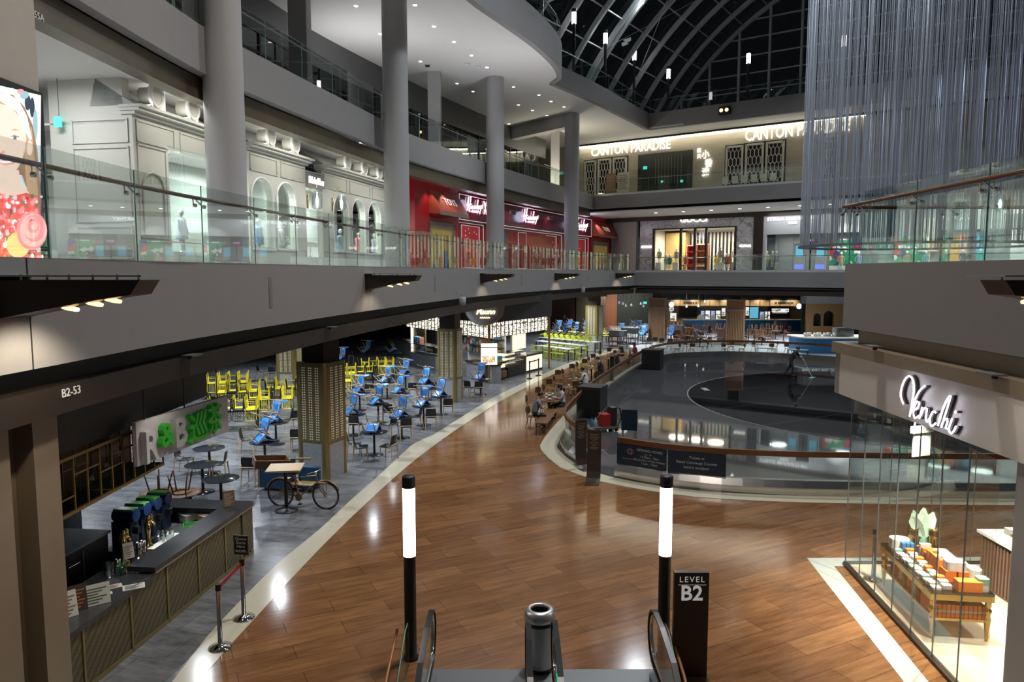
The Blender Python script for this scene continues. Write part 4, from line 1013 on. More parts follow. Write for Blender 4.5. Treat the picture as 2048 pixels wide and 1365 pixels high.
def sit(lean=.12, arms=((.36, -.13, .80), (.36, .13, .80)), sleeve=1, short=True, fwd=.0):
    J = {'pelvis': ((0, 0, .53), .145, None, 2), 'waist': ((lean * .35, 0, .70), (.125, .15), 'pelvis', 1), 'chest': ((lean * .8, 0, .93), (.125, .165), 'waist', 1), 'neck0': ((lean, 0, 1.05), (.075, .09), 'chest', 1), 'neck': ((lean * 1.15, 0, 1.12), .052, 'neck0', 0), 'head': ((lean * 1.3 + .03, 0, 1.245), (.088, .080), 'neck', 0), 'crown': ((lean * 1.35 + .02, 0, 1.315), .06, 'head', 0)}
    for s_, q in (('r', -1), ('l', 1)):
        a = arms[0 if q < 0 else 1]
        sh = Vector((lean, q * .185, .985)); wr = Vector(a); el = (sh + wr) / 2 + Vector((-.02, q * .07, -.11)); d = (wr - el).normalized()
        J.update({'shoulder_' + s_: (tuple(sh), .062, 'neck0', 1), 'elbow_' + s_: (tuple(el), .045, 'shoulder_' + s_, 1), 'wrist_' + s_: (tuple(wr), .028, 'elbow_' + s_, 0 if short else 1), 'palm_' + s_: (tuple(wr + d * .075), (.038, .022), 'wrist_' + s_, 0),
                  'hip_' + s_: ((.06, q * .10, .52), .10, 'pelvis', 2), 'knee_' + s_: ((.44, q * .13, .51), .068, 'hip_' + s_, 2), 'shin_' + s_: ((.42, q * .13, .28), .055, 'knee_' + s_, 2), 'ankle_' + s_: ((.38, q * .13, .09), .040, 'shin_' + s_, 2), 'toe_' + s_: ((.54, q * .14, .035), .035, 'ankle_' + s_, 3)})
    return J
grey = mat('grey_shirt', (.20, .22, .27), .8); lightg = mat('light_grey_top', (.42, .42, .43), .8); wht = mat('white_shirt', (.62, .62, .62), .8); dk = mat('dark_clothes', (.02, .02, .024), .7); redc = mat('red_top', (.25, .03, .03), .8)
p = G(1066, 833, .45); person('seated person in grey shirt and black trousers at the nearest terrace table', at((p.x, p.y, -.02), .25), sit(.2), grey, black)
person('seated person with long dark hair in a pale loose top, facing the grey shirt', at((2.0, 28.2, -.02), math.radians(205)), sit(.10, ((.34, -.12, .84), (.34, .12, .84))), lightg, dk, hair=1)
person('seated person in a white shirt leaning beside the rink railing', at((3.45, 33.0, 0), math.radians(160)), sit(.16), wht, dk)
person('seated person in a dark shirt bent over the seventh terrace table', at((4.75, 37.2, 0), math.radians(165)), sit(.24), dk, dk)
person('seated dark clothed person at the bluish terrace table', at((6.0, 40.3, 0), math.radians(170)), sit(.18), dk, dk)
person('seated person resting chin on hand before the wheeled tray stands', at((7.0, 45.4, 0), math.radians(200)), sit(.2, ((.28, -.05, 1.05), (.34, .12, .8))), dk, dk)
person('seated person with long hair in a red top at the far end of the terrace', at((7.75, 45.0, 0), math.radians(170)), sit(.1), redc, dk, hair=1)
J = {'pelvis': ((0, 0, .93), .135, None, 2), 'waist': ((.07, 0, 1.08), (.12, .15), 'pelvis', 1), 'chest': ((.18, 0, 1.29), (.13, .165), 'waist', 1), 'neck0': ((.25, 0, 1.40), (.075, .09), 'chest', 1), 'neck': ((.30, 0, 1.45), .052, 'neck0', 0), 'head': ((.37, 0, 1.555), (.088, .08), 'neck', 0), 'crown': ((.39, 0, 1.62), .06, 'head', 0),
     'shoulder_r': ((.24, -.18, 1.33), .064, 'neck0', 1), 'elbow_r': ((.30, -.24, 1.06), .046, 'shoulder_r', 1), 'wrist_r': ((.50, -.10, 1.10), .03, 'elbow_r', 1), 'palm_r': ((.57, -.05, 1.12), (.038, .024), 'wrist_r', 0),
     'shoulder_l': ((.24, .18, 1.33), .064, 'neck0', 1), 'elbow_l': ((.36, .26, 1.08), .046, 'shoulder_l', 1), 'wrist_l': ((.56, .10, .94), .03, 'elbow_l', 1), 'palm_l': ((.63, .06, .95), (.038, .024), 'wrist_l', 0),
     'hip_r': ((.0, -.10, .90), .095, 'pelvis', 2), 'knee_r': ((.16, -.12, .50), .066, 'hip_r', 2), 'ankle_r': ((.10, -.12, .09), .042, 'knee_r', 2), 'toe_r': ((.26, -.13, .035), .036, 'ankle_r', 3),
     'hip_l': ((.0, .10, .90), .095, 'pelvis', 2), 'knee_l': ((-.10, .12, .50), .066, 'hip_l', 2), 'ankle_l': ((-.36, .12, .12), .042, 'knee_l', 2), 'toe_l': ((-.24, .13, .04), .036, 'ankle_l', 3)}
pc = G(1581, 753, .02); person('standing cleaner in dark clothes pushing a mop across the rink floor', at((pc.x, pc.y, .02), math.radians(-40)), J, dk, dk)
Mc = at((pc.x, pc.y, .02), math.radians(-40)); t = thing('mop', 'long handled flat mop held by the cleaner on the rink', 'mop', Mc @ Vector((1.15, 0, 0)))
MB().tube([Mc @ Vector((.52, -.02, 1.24)), Mc @ Vector((1.15, .03, .04))], .014, 6).build('handle', mat('mop_handle', (.6, .65, .65), .4), t)
MB().box((1.06, -.25, .0), (1.24, .28, .04), Mc).build('mop_head', mat('mop_green', (.15, .5, .35), .7), t)
# ---------------------------------------------------------------- bakery kiosk
ck = G(979, 767); kl = G(812, 727); kr = G(1098, 737)
KL = Fr((kl.x, kl.y), (ck.x, ck.y)); KR = Fr((ck.x, ck.y), (kr.x, kr.y))
t = thing('bakery_canopy', 'dark bakery canopy with glowing lattice valance above the counters', 'canopy', (ck.x, ck.y, 2.3))
lat = mat('lattice_frame', (.16, .09, .04), .4); tiles = [glow('tile_white', (1, .90, .74), 1.8), mat('tile_teal', (.08, .25, .28), .3, emit=.25), mat('tile_brown', (.30, .15, .06), .3, emit=.2)]
for nm, F in (('left', KL), ('right', KR)):
    m = MB().box((0, -.12, 2.33), (F.L, -.09, 3.10), F.M, 0)
    n = int(F.L / .10)
    for i in range(n):
        for j in range(8):
            if random.random() < .5: m.box((i * .10 + .015, -.085, 2.35 + j * .094), (i * .10 + .085, -.075, 2.42 + j * .094), F.M, random.choice((1, 1, 2)))
    m.build('lattice_tiles', tiles, t)
    m = MB()
    for i in range(0, int(F.L / .42) + 1): m.box((i * .42 - .02, -.09, 2.3), (i * .42 + .02, -.05, 3.12), F.M)
    for z in (2.31, 2.5, 2.9, 3.10): m.box((0, -.09, z - .012), (F.L, -.06, z + .012), F.M)
    m.build('lattice_frame', lat, t)
    MB().box((-.1, -.6, 3.13), (F.L + .1, .12, 4.45), F.M).build('bulkhead', dark, t)
    for i in range(3):
        q = F.p(F.L * (i + .5) / 3, -.45, 2.7); spot_lamp(q, q + F.n * .7 + Vector((0, 0, -2)), 70, 130, .06, (1, .93, .8))
pillar = [(ck.x, ck.y), (kr.x, kr.y)]
for i, (q, lab) in enumerate(((ck, 'slim brass post at the front corner of the bakery'), (kr, 'slim brass post at the right end of the bakery'))):
    tp = thing('brass_post', lab, 'post', q); MB().box(q + Vector((-.06, -.06, 0)), q + Vector((.06, .06, 3.12))).build('post', gold, tp); MB().box(q + Vector((-.09, -.09, 0)), q + Vector((.09, .09, .05))).build('foot', gold, tp)
bis = (KL.n + KR.n).normalized(); bt = Vector((-bis.y, bis.x, 0))
if bt.x < 0: bt = -bt
so = Vector((ck.x, ck.y, 0)) + bis * .35; so = Vector((so.x - .25, so.y, 0))
FSg = Fr((so.x - bt.x, so.y - bt.y), (so.x + bt.x, so.y + bt.y))
t = thing('bakery_sign', 'round grey bakery sign with glowing script, half hidden by the beam', 'sign', FSg.p(1, 0, 3.1))
MM = Matrix(((FSg.u.x, 0, FSg.n.x, FSg.p(1, 0, 0).x), (FSg.u.y, 0, FSg.n.y, FSg.p(1, 0, 0).y), (0, 1, 0, 4.05), (0, 0, 0, 1)))
MB().cyl((0, 0, -.12), (0, 0, .05), 1.02, n=48, M=MM).build('disc', mat('disc_grey', (.30, .30, .33), .5), t)
MB().lathe([(1.02, -.12), (1.05, -.12), (1.05, .06), (1.02, .06)], 48, (0, 0, 0), MM).build('rim', brass, t)
m = MB().mesh(text_mesh('R', .52, .02, shear=.3, bold=.012), MM @ Matrix.Translation((-.28, -.30, .08))).mesh(text_mesh('aunn', .36, .02, shear=.35, bold=.008), MM @ Matrix.Translation((.18, -.34, .08)))
m.build('script', glow('warm_script', (1, .85, .5), 2.2), t)
m = MB()
for k in range(5): m.tube([(-.22 + k * .1, -.66, .08), (-.19 + k * .1, -.60, .08), (-.15 + k * .1, -.68, .08), (-.12 + k * .1, -.62, .08)], .014, 5, MM)
m.build('small_script', M_['warm_script'], t)
# counters of the bakery
def unit(name, F, s0, s1, label, cat, parts):
    t = thing(name, label, cat, F.p((s0 + s1) / 2, -.3, 0))
    for nm, a, b, mt in parts: MB().box(a, b, F.M).build(nm, mt, t)
    return t
L = KR.L
unit('bakery_counter', KR, 0, 1.9, 'dark topped bakery counter with glowing niche, right of the corner post', 'counter', (('carcass', (.15, -.75, 0), (2.0, -.2, .86), dark), ('worktop', (.1, -.8, .86), (2.05, -.1, .93), bronze_d), ('lit_back', (.2, -.19, .08), (.75, -.17, .82), warmback), ('niche_light', (.8, -.19, .62), (1.9, -.17, .82), warmback), ('niche_floor', (.8, -.19, .08), (1.9, -.12, .12), gold)))
for k, s_ in enumerate((1.05, 1.55)): small('crate', MB().rbox((s_ - .22, -.17, .14), (s_ + .22, .02, .46), .04, KR.M), walnut, 'brown box in the glowing niche of the bakery counter, %s one' % ('left', 'right')[k], 'box')
unit('display_case', KR, 2.1, 4.1, 'glass fronted bakery display case full of pastries', 'display case', (('base', (2.1, -.8, 0), (4.0, -.1, .55), dark), ('shelf', (2.12, -.75, .80), (3.98, -.15, .82), white), ('top_shelf', (2.12, -.75, 1.05), (3.98, -.2, 1.07), white), ('glass', (2.1, -.14, .55), (4.0, -.12, 1.32), shop_glass), ('back_light', (2.1, -.8, .6), (4.0, -.78, 1.3), warmback), ('top', (2.1, -.8, 1.32), (4.0, -.12, 1.35), steel)))
pcol = [mat('pastry_%d' % k, c, .6) for k, c in enumerate(((.7, .5, .2), (.8, .7, .5), (.5, .25, .1), (.75, .72, .6)))]
for j, z in enumerate((.55, .82, 1.07)):
    for k in range(9): small('pastry', MB().ball(KR.p(2.3 + k * .19, -.35, z + .05), (.075, .075, .05), 8, 5), pcol[(j + k) % 4], 'pastry in the display case, %s shelf, %s from the left' % (('bottom', 'middle', 'top')[j], ordn[k]), 'pastry', 'pastries in the bakery case')
unit('service_counter', KR, 4.2, 6.3, 'bakery counter with two pale glowing front panels beside the queue posts', 'counter', (('carcass', (4.2, -.8, 0), (6.3, -.2, 1.0), dark), ('worktop', (4.15, -.85, 1.0), (6.35, -.1, 1.06), steel), ('glow_panel', (4.3, -.19, .12), (5.22, -.17, .92), warmback), ('glow_panel', (5.28, -.19, .12), (6.2, -.17, .92), warmback)))
unit('kitchen_window', KR, 4.2, 6.2, 'yellow lit kitchen window behind the bakery counter', 'window', (('pane', (5.2, -1.6, 1.15), (6.7, -1.55, 2.2), warmback), ('frame', (5.1, -1.7, 1.06), (6.8, -1.6, 2.3), steel)))
t = thing('lightbox', 'lit poster box of egg tarts at the bakery corner', 'lightbox', KR.p(-.05, .15, .95)); F2b = Fr(tuple(FSg.p(.25, .1, 0).to_2d()), tuple(FSg.p(1.05, .1, 0).to_2d()))
F2b = Fr((ck.x - .42, ck.y - .28), (ck.x + .40, ck.y - .20))
MB().box((-.02, -.09, .98), (F2b.L + .02, 0, 2.10), F2b.M).build('case', gold, t); MB().box((F2b.L * .45, -.08, 0), (F2b.L * .55, -.02, .98), F2b.M).build('post', gold, t); m = MB().box((0, 0, 1.0), (F2b.L, .008, 1.86), F2b.M).box((0, 0, 1.90), (F2b.L, .008, 2.08), F2b.M); m.build('lit_face', screenw, t)
m = MB()
for k in range(16):
    x, z = random.uniform(.1, F2b.L - .1), random.uniform(1.08, 1.42)
    Mq = Matrix(((F2b.u.x, 0, F2b.n.x, F2b.p(x, 0, 0).x), (F2b.u.y, 0, F2b.n.y, F2b.p(x, 0, 0).y), (0, .7, 0, z), (0, 0, 0, 1)))
    m.cyl((0, 0, .009 + k * .0006), (0, 0, .010 + k * .0006), .10, n=12, M=Mq, mi=0).cyl((0, 0, .0105 + k * .0006), (0, 0, .0108 + k * .0006), .07, n=12, M=Mq, mi=1)
m.build('tart_picture', [mat('tart_crust', (.55, .25, .08), .6, emit=.5), mat('tart_cream', (.95, .75, .4), .6, emit=.8)], t)
L = KL.L
unit('bakery_counter', KL, L - 2.6, L - .2, 'bakery counter with shelves of boxed goods, left of the corner post', 'counter', (('carcass', (L - 2.7, -.8, 0), (L - .15, -.2, .86), stone), ('worktop', (L - 2.7, -.85, .86), (L - .1, -.1, .92), bronze_d), ('lit_panel', (L - .9, -.19, .1), (L - .25, -.17, .8), warmback)))
unit('display_case', KL, .2, 3.6, 'long glass counter of the bakery left of the gold column', 'display case', (('base', (.2, -.9, 0), (3.8, -.1, .75), stone), ('glass', (.2, -.12, .75), (3.8, -.1, 1.3), shop_glass), ('shelf', (.25, -.85, 1.0), (3.75, -.2, 1.02), steel), ('top', (.2, -.9, 1.3), (3.8, -.1, 1.33), steel)))
unit('shelf_unit', KL, L - 3, L, 'white shelves crowded with packets behind the bakery counter', 'shelf', (('back', (L - 6.5, -2.6, 0), (L - 2.4, -2.5, 2.3), white), ('shelf', (L - 6.5, -2.5, 1.0), (L - 2.4, -2.1, 1.04), steel), ('shelf', (L - 6.5, -2.5, 1.45), (L - 2.4, -2.1, 1.49), steel), ('shelf', (L - 6.5, -2.5, 1.9), (L - 2.4, -2.1, 1.94), steel)))
pk = [(.6, .1, .1), (.8, .8, .75), (.1, .3, .6), (.5, .35, .2), (.7, .5, .3), (.2, .2, .2)]
for j, z in enumerate((1.04, 1.49, 1.94)):
    for k in range(11): small('packet', MB().box((L - 6.4 + k * .35, -2.45, z), (L - 6.4 + k * .35 + .22, -2.2, z + random.uniform(.15, .32)), KL.M), flat('packet_%d' % ((j * 5 + k) % 6), pk[(j * 5 + k) % 6]), 'packet on the bakery shelves, %s shelf, %s from the left' % (('lowest', 'middle', 'top')[j], ordn[k]), 'packet', 'packets on the bakery shelves')
for k, (c, z) in enumerate((((.05, .25, .7), 1.12), ((.05, .5, .25), 1.0), ((.8, .55, .05), .93))):
    small('tray', MB().rbox((1.15, -.65, z - .0), (1.75, -.25, z + .11), .03, KR.M), mat('stack_tray_%d' % k, c, .4), '%s plastic tray stacked on the bakery counter' % ('blue', 'green', 'yellow')[k], 'tray', 'coloured trays on the bakery counter')
for k in range(6): small('carton', MB().box((.5 + (k % 3) * .3, -.6, 1.33 + (k // 3) * .2), (.74 + (k % 3) * .3, -.3, 1.52 + (k // 3) * .2), KL.M), flat('carton_blue' if k % 3 < 2 else 'carton_pink', (.1, .4, .7) if k % 3 < 2 else (.7, .35, .3)), '%s carton on the left glass counter, %s row, %s' % ('blue' if k % 3 < 2 else 'pink', ('lower', 'upper')[k // 3], ('left', 'middle', 'right')[k % 3]), 'box', 'cartons on the bakery glass counter')
unit('drinks_stall', KL, -4, -1.5, 'distant dark drinks stall with lit screens left of the bakery', 'stall', (('counter', (-6.5, -2.2, 0), (-2.4, -1.6, 1.05), stone), ('worktop', (-6.6, -2.3, 1.05), (-2.3, -1.5, 1.1), steel), ('back_wall', (-7.0, -3.4, 0), (-2.2, -3.3, 3.2), dark), ('screen', (-6.6, -3.28, 1.9), (-5.9, -3.25, 2.4), screenw), ('lit_strip', (-5.2, -3.28, 2.2), (-2.9, -3.25, 2.35), screenw)))
unit('brass_screen', KL, -1.8, .2, 'tall brass perforated screen beside the left bakery counter', 'screen', (('panel', (-1.6, -1.4, 0), (.1, -1.3, 2.5), gold), ('notice', (-1.2, -1.29, 1.6), (-1.0, -1.28, 1.85), white), ('lit_edge', (-1.75, -1.4, .5), (-1.65, -1.2, 2.4), screenw)))
# queue barriers
def barrier(p0, p1, metal, label, h=.95, group=None):
    t = thing('queue_barrier', label, 'barrier', (Vector(p0) + Vector(p1)) / 2)
    for p in (p0, p1):
        q = Vector((p[0], p[1], .012))
        MB().lathe([(.17, 0), (.175, .012), (.05, .05), (.034, .06), (.034, h - .03), (.034, h)], 28, q).build('post', metal, t)
        MB().cyl(q + Vector((0, 0, h - .10)), q + Vector((0, 0, h)), .042, n=20).build('belt_head', black, t)
    a, b = Vector((*p0[:2], h - .055)), Vector((*p1[:2], h - .055)); f = Fr(a, b)
    MB().box((.03, -.004, h - .085), (f.L - .03, .004, h - .02), f.M).build('belt', mat('belt_red', (.42, .015, .03), .6) if 'belt_red' not in M_ else M_['belt_red'], t)
    return t
a, b = G(1059, 758), G(1077, 752); barrier(a, b, black, 'black queue barrier with red belt in front of the bakery')
a, b = G(441, 1297), G(488, 1238); barrier(a, b, chrome, 'chrome queue barrier with red belt beside the drinks bar', 1.0)
t = thing('queue_sign', 'small black framed sign reading Queue Starts Here on the barrier', 'sign', b + Vector((0, 0, 1.0)))
f = Fr((b.x - .13, b.y + .02), (b.x + .13, b.y - .02)); MB().box((0, -.012, 1.09), (f.L, .012, 1.42), f.M).build('frame', dsteel, t); MB().box((.018, .012, 1.108), (f.L - .018, .016, 1.402), f.M).build('board', black, t)
m = MB()
for k, w in enumerate(('Queue', 'Starts', 'Here')): m.mesh(text_mesh(w, .072, .001), f.T(f.L / 2, .017, 1.365 - k * .066))
m.mesh(text_mesh('由此排队', .05, .001), f.T(f.L / 2, .017, 1.155)); m.build('lettering', white, t)
MB().cyl(b + Vector((0, 0, 1.0)), b + Vector((0, 0, 1.1)), .02, n=10).build('stem', steel, t)
# ---------------------------------------------------------------- far food stalls
a, b = G(1345, 663), G(1650, 664); FS = Fr((a.x, a.y), (b.x, b.y))
def fs(px, py, d=0.0): return FS.sz(px, py, d)
def sign_board(px0, py0, px1, py1, d, mt, name, label, cat, group=None, dep=.10, frame=None, draw=None):
    s0, z1 = fs(px0, py0, d); s1, z0 = fs(px1, py1, d)
    t = thing(name, label, cat, FS.p((s0 + s1) / 2, d - dep, z0), group)
    MB().box((s0, d - dep, z0), (s1, d, z1), FS.M).build('case', frame or dark, t); w, h = s1 - s0, z1 - z0
    MB().box((s0 + .03, d, z0 + .03), (s1 - .03, d + .006, z1 - .03), FS.M).build('lit_face', mt, t)
    if draw:
        m = MB(); draw(m, s0, s1, z0, z1, d + .008); m.build('print', [mat('print_a', (.55, .25, .1), .6, emit=.5), mat('print_b', (.15, .45, .2), .6, emit=.4), mat('print_w', (.9, .9, .9), .6, emit=1.0)] if 'print_a' not in M_ else [M_['print_a'], M_['print_b'], M_['print_w']], t)
    return t
def food(m, s0, s1, z0, z1, d):
    for k in range(7):
        x, z = random.uniform(s0 + .12, s1 - .12), random.uniform(z0 + .12, z0 + (z1 - z0) * .6); r = min(.14, (s1 - s0) * .2)
        m.box((x - r, d, z - r * .6), (x + r, d + .001 + k * .0005, z + r * .6), FS.M, k % 2)
    for k in range(4): m.box((s0 + .1, d, z1 - .16 - k * .11), (s1 - .1 - (k % 2) * .1, d + .003, z1 - .12 - k * .11), FS.M, 2)
struct('wall_stalls', MB().box((-1.5, -3.4, 0), (24, -3.2, 3.0), FS.M), mat('warm_stall_wall', (.38, .27, .16), .6, var=.2))
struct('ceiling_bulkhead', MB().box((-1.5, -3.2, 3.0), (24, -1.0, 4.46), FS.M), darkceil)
s0, _ = fs(1340, 610, -1); s1, _ = fs(1600, 610, -1)
t = thing('stall_header', 'timber header board running over the far food stalls', 'header', FS.p((s0 + s1) / 2, -1.1, 2.4))
MB().box((s0, -1.1, 2.42), (s1, -1.0, 3.0), FS.M).build('board', mat('header_timber', (.50, .36, .18), .45, var=.15), t)
m = MB()
for k in range(14): x = s0 + (s1 - s0) * k / 13; m.box((x - .03, -1.0, 2.42), (x + .03, -.96, 3.0), FS.M)
m.build('batten', walnut, t)
m = MB().mesh(text_mesh('PORK CHOP', .26, .005), FS.T(fs(1376, 606)[0], -.95, 2.72)).mesh(text_mesh('MARKET TABLE', .26, .005), FS.T(fs(1562, 610)[0], -.95, 2.72)) if False else MB()
for px, w in ((1371, .9), (1379, 1.0), (1556, 1.2), (1566, 1.4)):
    x = fs(px, 609)[0]
    for j in range(4): m.box((x + j * w / 4, -.99, 2.62), (x + j * w / 4 + w / 6, -.95, 2.80), FS.M)
m.build('dark_lettering', dark, t)
for k in range(8):
    x = s0 + (s1 - s0) * (k + .5) / 8; q = FS.p(x, -.2, 2.98); spot_lamp(q, FS.p(x, -2.2, 1.2), 45, 120, .05, (1, .86, .65))
for px0, px1, lab in ((1365, 1401, 'left'), (1547, 1592, 'right')):
    s0, s1 = fs(px0, 620, -1.4)[0], fs(px1, 620, -1.4)[0]; t = thing('kitchen_hatch', 'dark %s kitchen opening between the far menu boards' % lab, 'opening', FS.p((s0 + s1) / 2, -1.5, 1.1))
    MB().box((s0, -3.22, 1.15), (s1, -3.12, 2.42), FS.M).build('dark_opening', dark, t); MB().box((s0 - .06, -3.22, 1.1), (s0, -3.02, 2.45), FS.M).box((s1, -3.22, 1.1), (s1 + .06, -3.02, 2.45), FS.M).box((s0, -3.22, 2.42), (s1, -3.02, 2.47), FS.M).build('frame', walnut, t)  # dark slab stands in for the unlit depth of the opening
mb1, mb2, mb3 = glow('menu_blue', (.13, .22, .45), .9), glow('menu_white', (.85, .86, .85), .9), glow('menu_cyan', (.15, .55, .75), .75)
for k, (x0, y0, x1, y1, mt, lab) in enumerate(((1401, 621, 1409.5, 641, mb1, 'first blue lit menu board'), (1410.5, 621, 1420, 641, mb2, 'grey lit menu board'), (1421, 621, 1430.5, 641, mb1, 'second blue lit menu board'), (1431.5, 621, 1441, 641, mb2, 'white lit menu board'), (1443, 616, 1451, 633, mb2, 'white lit board with a red dish, beside the timber column'),
        (1483, 614, 1490, 637, mb2, 'white lit board just right of the timber column'), (1491, 614, 1498, 632, mb2, 'second lit board right of the timber column'), (1499, 614, 1517, 637, mb3, 'large cyan lit screen'), (1519, 623, 1529, 641, mb1, 'blue lit menu board right of the cyan screen'), (1530, 623, 1540, 641, mb2, 'white poster menu with dishes'), (1543, 617, 1578, 625, mb2, 'long lit banner over the right kitchen opening'), (1340, 626, 1353, 643, mb2, 'white checked lit panel at the left end of the stalls'), (1338, 615, 1348, 622, mb2, 'small white sign at the left end of the stalls'), (1391, 603, 1400, 613, mb2, 'tall white banner under the ceiling'))):
    sign_board(x0, y0, x1, y1, -3.1, mt, 'menu_board', lab + ' of the far stalls', 'menu board', 'menu boards of the far stalls', draw=food if mt is not mb3 else None)
for px, py, lab in ((1343, 609.5, 'left'), (1598, 613, 'right')):
    s_, z_ = fs(px, py, -.95); t = thing('round_sign', 'round white lit sign at the %s end of the far stalls' % lab, 'sign', FS.p(s_, -.55, z_ - .25))
    Mq = Matrix(((FS.u.x, 0, FS.n.x, FS.p(s_, -1.0, 0).x), (FS.u.y, 0, FS.n.y, FS.p(s_, -1.0, 0).y), (0, 1, 0, z_), (0, 0, 0, 1)))
    MB().cyl((0, 0, 0), (0, 0, .07), .27, n=28, M=Mq).build('disc', signdim, t); MB().lathe([(.27, -.01), (.30, -.01), (.30, .08), (.27, .08)], 28, (0, 0, 0), Mq).build('rim', dark, t)
def bar_counter(px0, px1, label, col, d0=0):
    s0, s1 = fs(px0, 655)[0], fs(px1, 655)[0]; t = thing('stall_counter', label, 'counter', FS.p((s0 + s1) / 2, d0 - .3, 0))
    MB().box((s0, d0 - .6, .12), (s1, d0, 1.08), FS.M).build('front', col, t); MB().box((s0 - .1, d0 - .7, 1.08), (s1 + .1, d0 + .12, 1.15), FS.M).build('worktop', mat('pale_worktop', (.7, .66, .55), .3) if 'pale_worktop' not in M_ else M_['pale_worktop'], t); MB().box((s0, d0 - .55, 0), (s1, d0 - .05, .12), FS.M).build('plinth', gold, t)
    m = MB(); n = int((s1 - s0) / .3)
    for k in range(n + 1): m.box((s0 + k * .3 - .015, d0, .14), (s0 + k * .3 + .015, d0 + .012, 1.06), FS.M)
    m.build('batten', col, t)
stallblue = mat('stall_blue', (.012, .14, .34), .4); tealb = mat('stall_teal', (.02, .22, .42), .4)
bar_counter(1368, 1452, 'blue fronted stall counter left of the timber column', stallblue); bar_counter(1486, 1548, 'teal lit stall counter right of the timber column', tealb); bar_counter(1556, 1642, 'long blue boarded stall counter at the right of the far hall', stallblue)
q = FS.p(fs(1404, 650)[0], -1.15, 0)
J2 = {k: (v[0], v[1], v[2], v[3]) for k, v in J.items()}
for k, dx in (('chest', -.16), ('neck0', -.22), ('neck', -.26), ('head', -.31), ('crown', -.33), ('waist', -.06), ('shoulder_r', -.2), ('shoulder_l', -.2)): v = J2[k]; J2[k] = ((v[0][0] + dx, v[0][1], v[0][2] + (.06 if k in ('head', 'crown', 'neck', 'neck0', 'chest') else .03)), v[1], v[2], v[3])
person('standing stall worker in white kitchen clothes behind the far blue counter', at((q.x, q.y, 0), math.atan2(FS.n.y, FS.n.x)), J2, wht, dk)
q = G(1128, 665); person('distant standing person in dark clothes among the stacked blue chairs', at((q.x, q.y, 0), -1.2), J2, dk, dk)
# brick and dark green side walls, brass screens, hanging bulbs
def upright(px0, px1, yb, z1, mt, name):
    a, b = G(px0, yb), G(px1, yb); f = Fr((a.x, a.y), (b.x, b.y)); return struct(name, MB().box((0, -.2, 0), (f.L, 0, z1), f.M), mt)
upright(1211, 1233, 652, 4.4, brick('orange_brick', (.42, .15, .06), (.30, .10, .05), (.35, .2, .12), .22, .08, 0, .6, .012), 'wall_brick')
upright(1233, 1303, 652, 4.4, mat('dark_green_wall', (.022, .032, .026), .6), 'wall_green')
upright(1150, 1211, 655, 4.4, mat('slat_gold_wall', (.16, .14, .09), .4, .5), 'wall_slats')
upright(1085, 1152, 655, 4.4, mat('deep_red_wall', (.07, .02, .015), .5), 'wall_red')
for px in (1180, 1222, 1255, 1285): q = G(px, 656, 4.2); q = q * 0 + Vector((G(px, 656).x, G(px, 656).y - 2.5, 4.2)); spot_lamp(q, q + Vector((.3, 2.4, -2.6)), 420, 110, .06, (1, .92, .82))  # spots added to brighten these side walls
bulb = glow('bulb_dim', (.6, .65, .7), .35)
for k, (px, py) in enumerate(((1096, 626), (1238, 606), (1246, 608), (1252, 612), (1263, 611), (1282, 608), (1287, 613), (1308, 616), (1330, 613), (1373, 614), (1397, 613), (1410, 604))):
    p = G(px, py, 2.9) if False else (HE * 0 + 1) and (lambda r, Y: Vector((r.x / r.y * Y, Y, HE + r.z / r.y * Y)))(ray(px, py), 65 if k else 43)
    t = thing('pendant_lamp', 'small hanging pendant bulb in the far hall, %s from the left' % ordn[k], 'lamp', p, 'hanging bulbs of the far hall')
    MB().tube([p + Vector((0, 0, .15)), (p.x, p.y, 4.46)], .012, 4).build('cord', dark, t); MB().lathe([(0, -.1), (.09, -.05), (.10, .02), (.05, .09), (.03, .16)], 10, p).build('bulb', bulb, t)
p = (lambda r, Y: Vector((r.x / r.y * Y, Y, HE + r.z / r.y * Y)))(ray(1290, 606), 68); small('exit_sign', MB().box(p + Vector((-.17, 0, -.11)), p + Vector((.17, .06, .11))).box((p.x - .02, p.y, p.z + .11), (p.x + .02, p.y + .04, 4.46), None, 1), [exitg, dark], 'small green exit sign on the dark wall of the far hall', 'sign')
p = G(1270, 645); small('wall_notice', MB().box((p.x - .25, p.y - .25, 2.1), (p.x + .25, p.y - .2, 2.75)), white, 'small white notice on the dark green wall of the far hall', 'sign')
for k, (px, py, c) in enumerate(((1190, 600, 'left'), (1100, 612, 'bakery side'))):
    q = G(px, 660); t = thing('brass_drum', 'brass drum shaped hood under the %s part of the far ceiling' % c, 'hood', (q.x, q.y, 3.3)); MB().cyl((q.x, q.y, 3.3), (q.x, q.y, 4.45), 1.1, n=28).build('drum', gold, t); MB().lathe([(1.1, 0), (1.16, .0), (1.16, .08), (1.1, .08)], 28, (q.x, q.y, 3.3)).build('rim', brass, t)
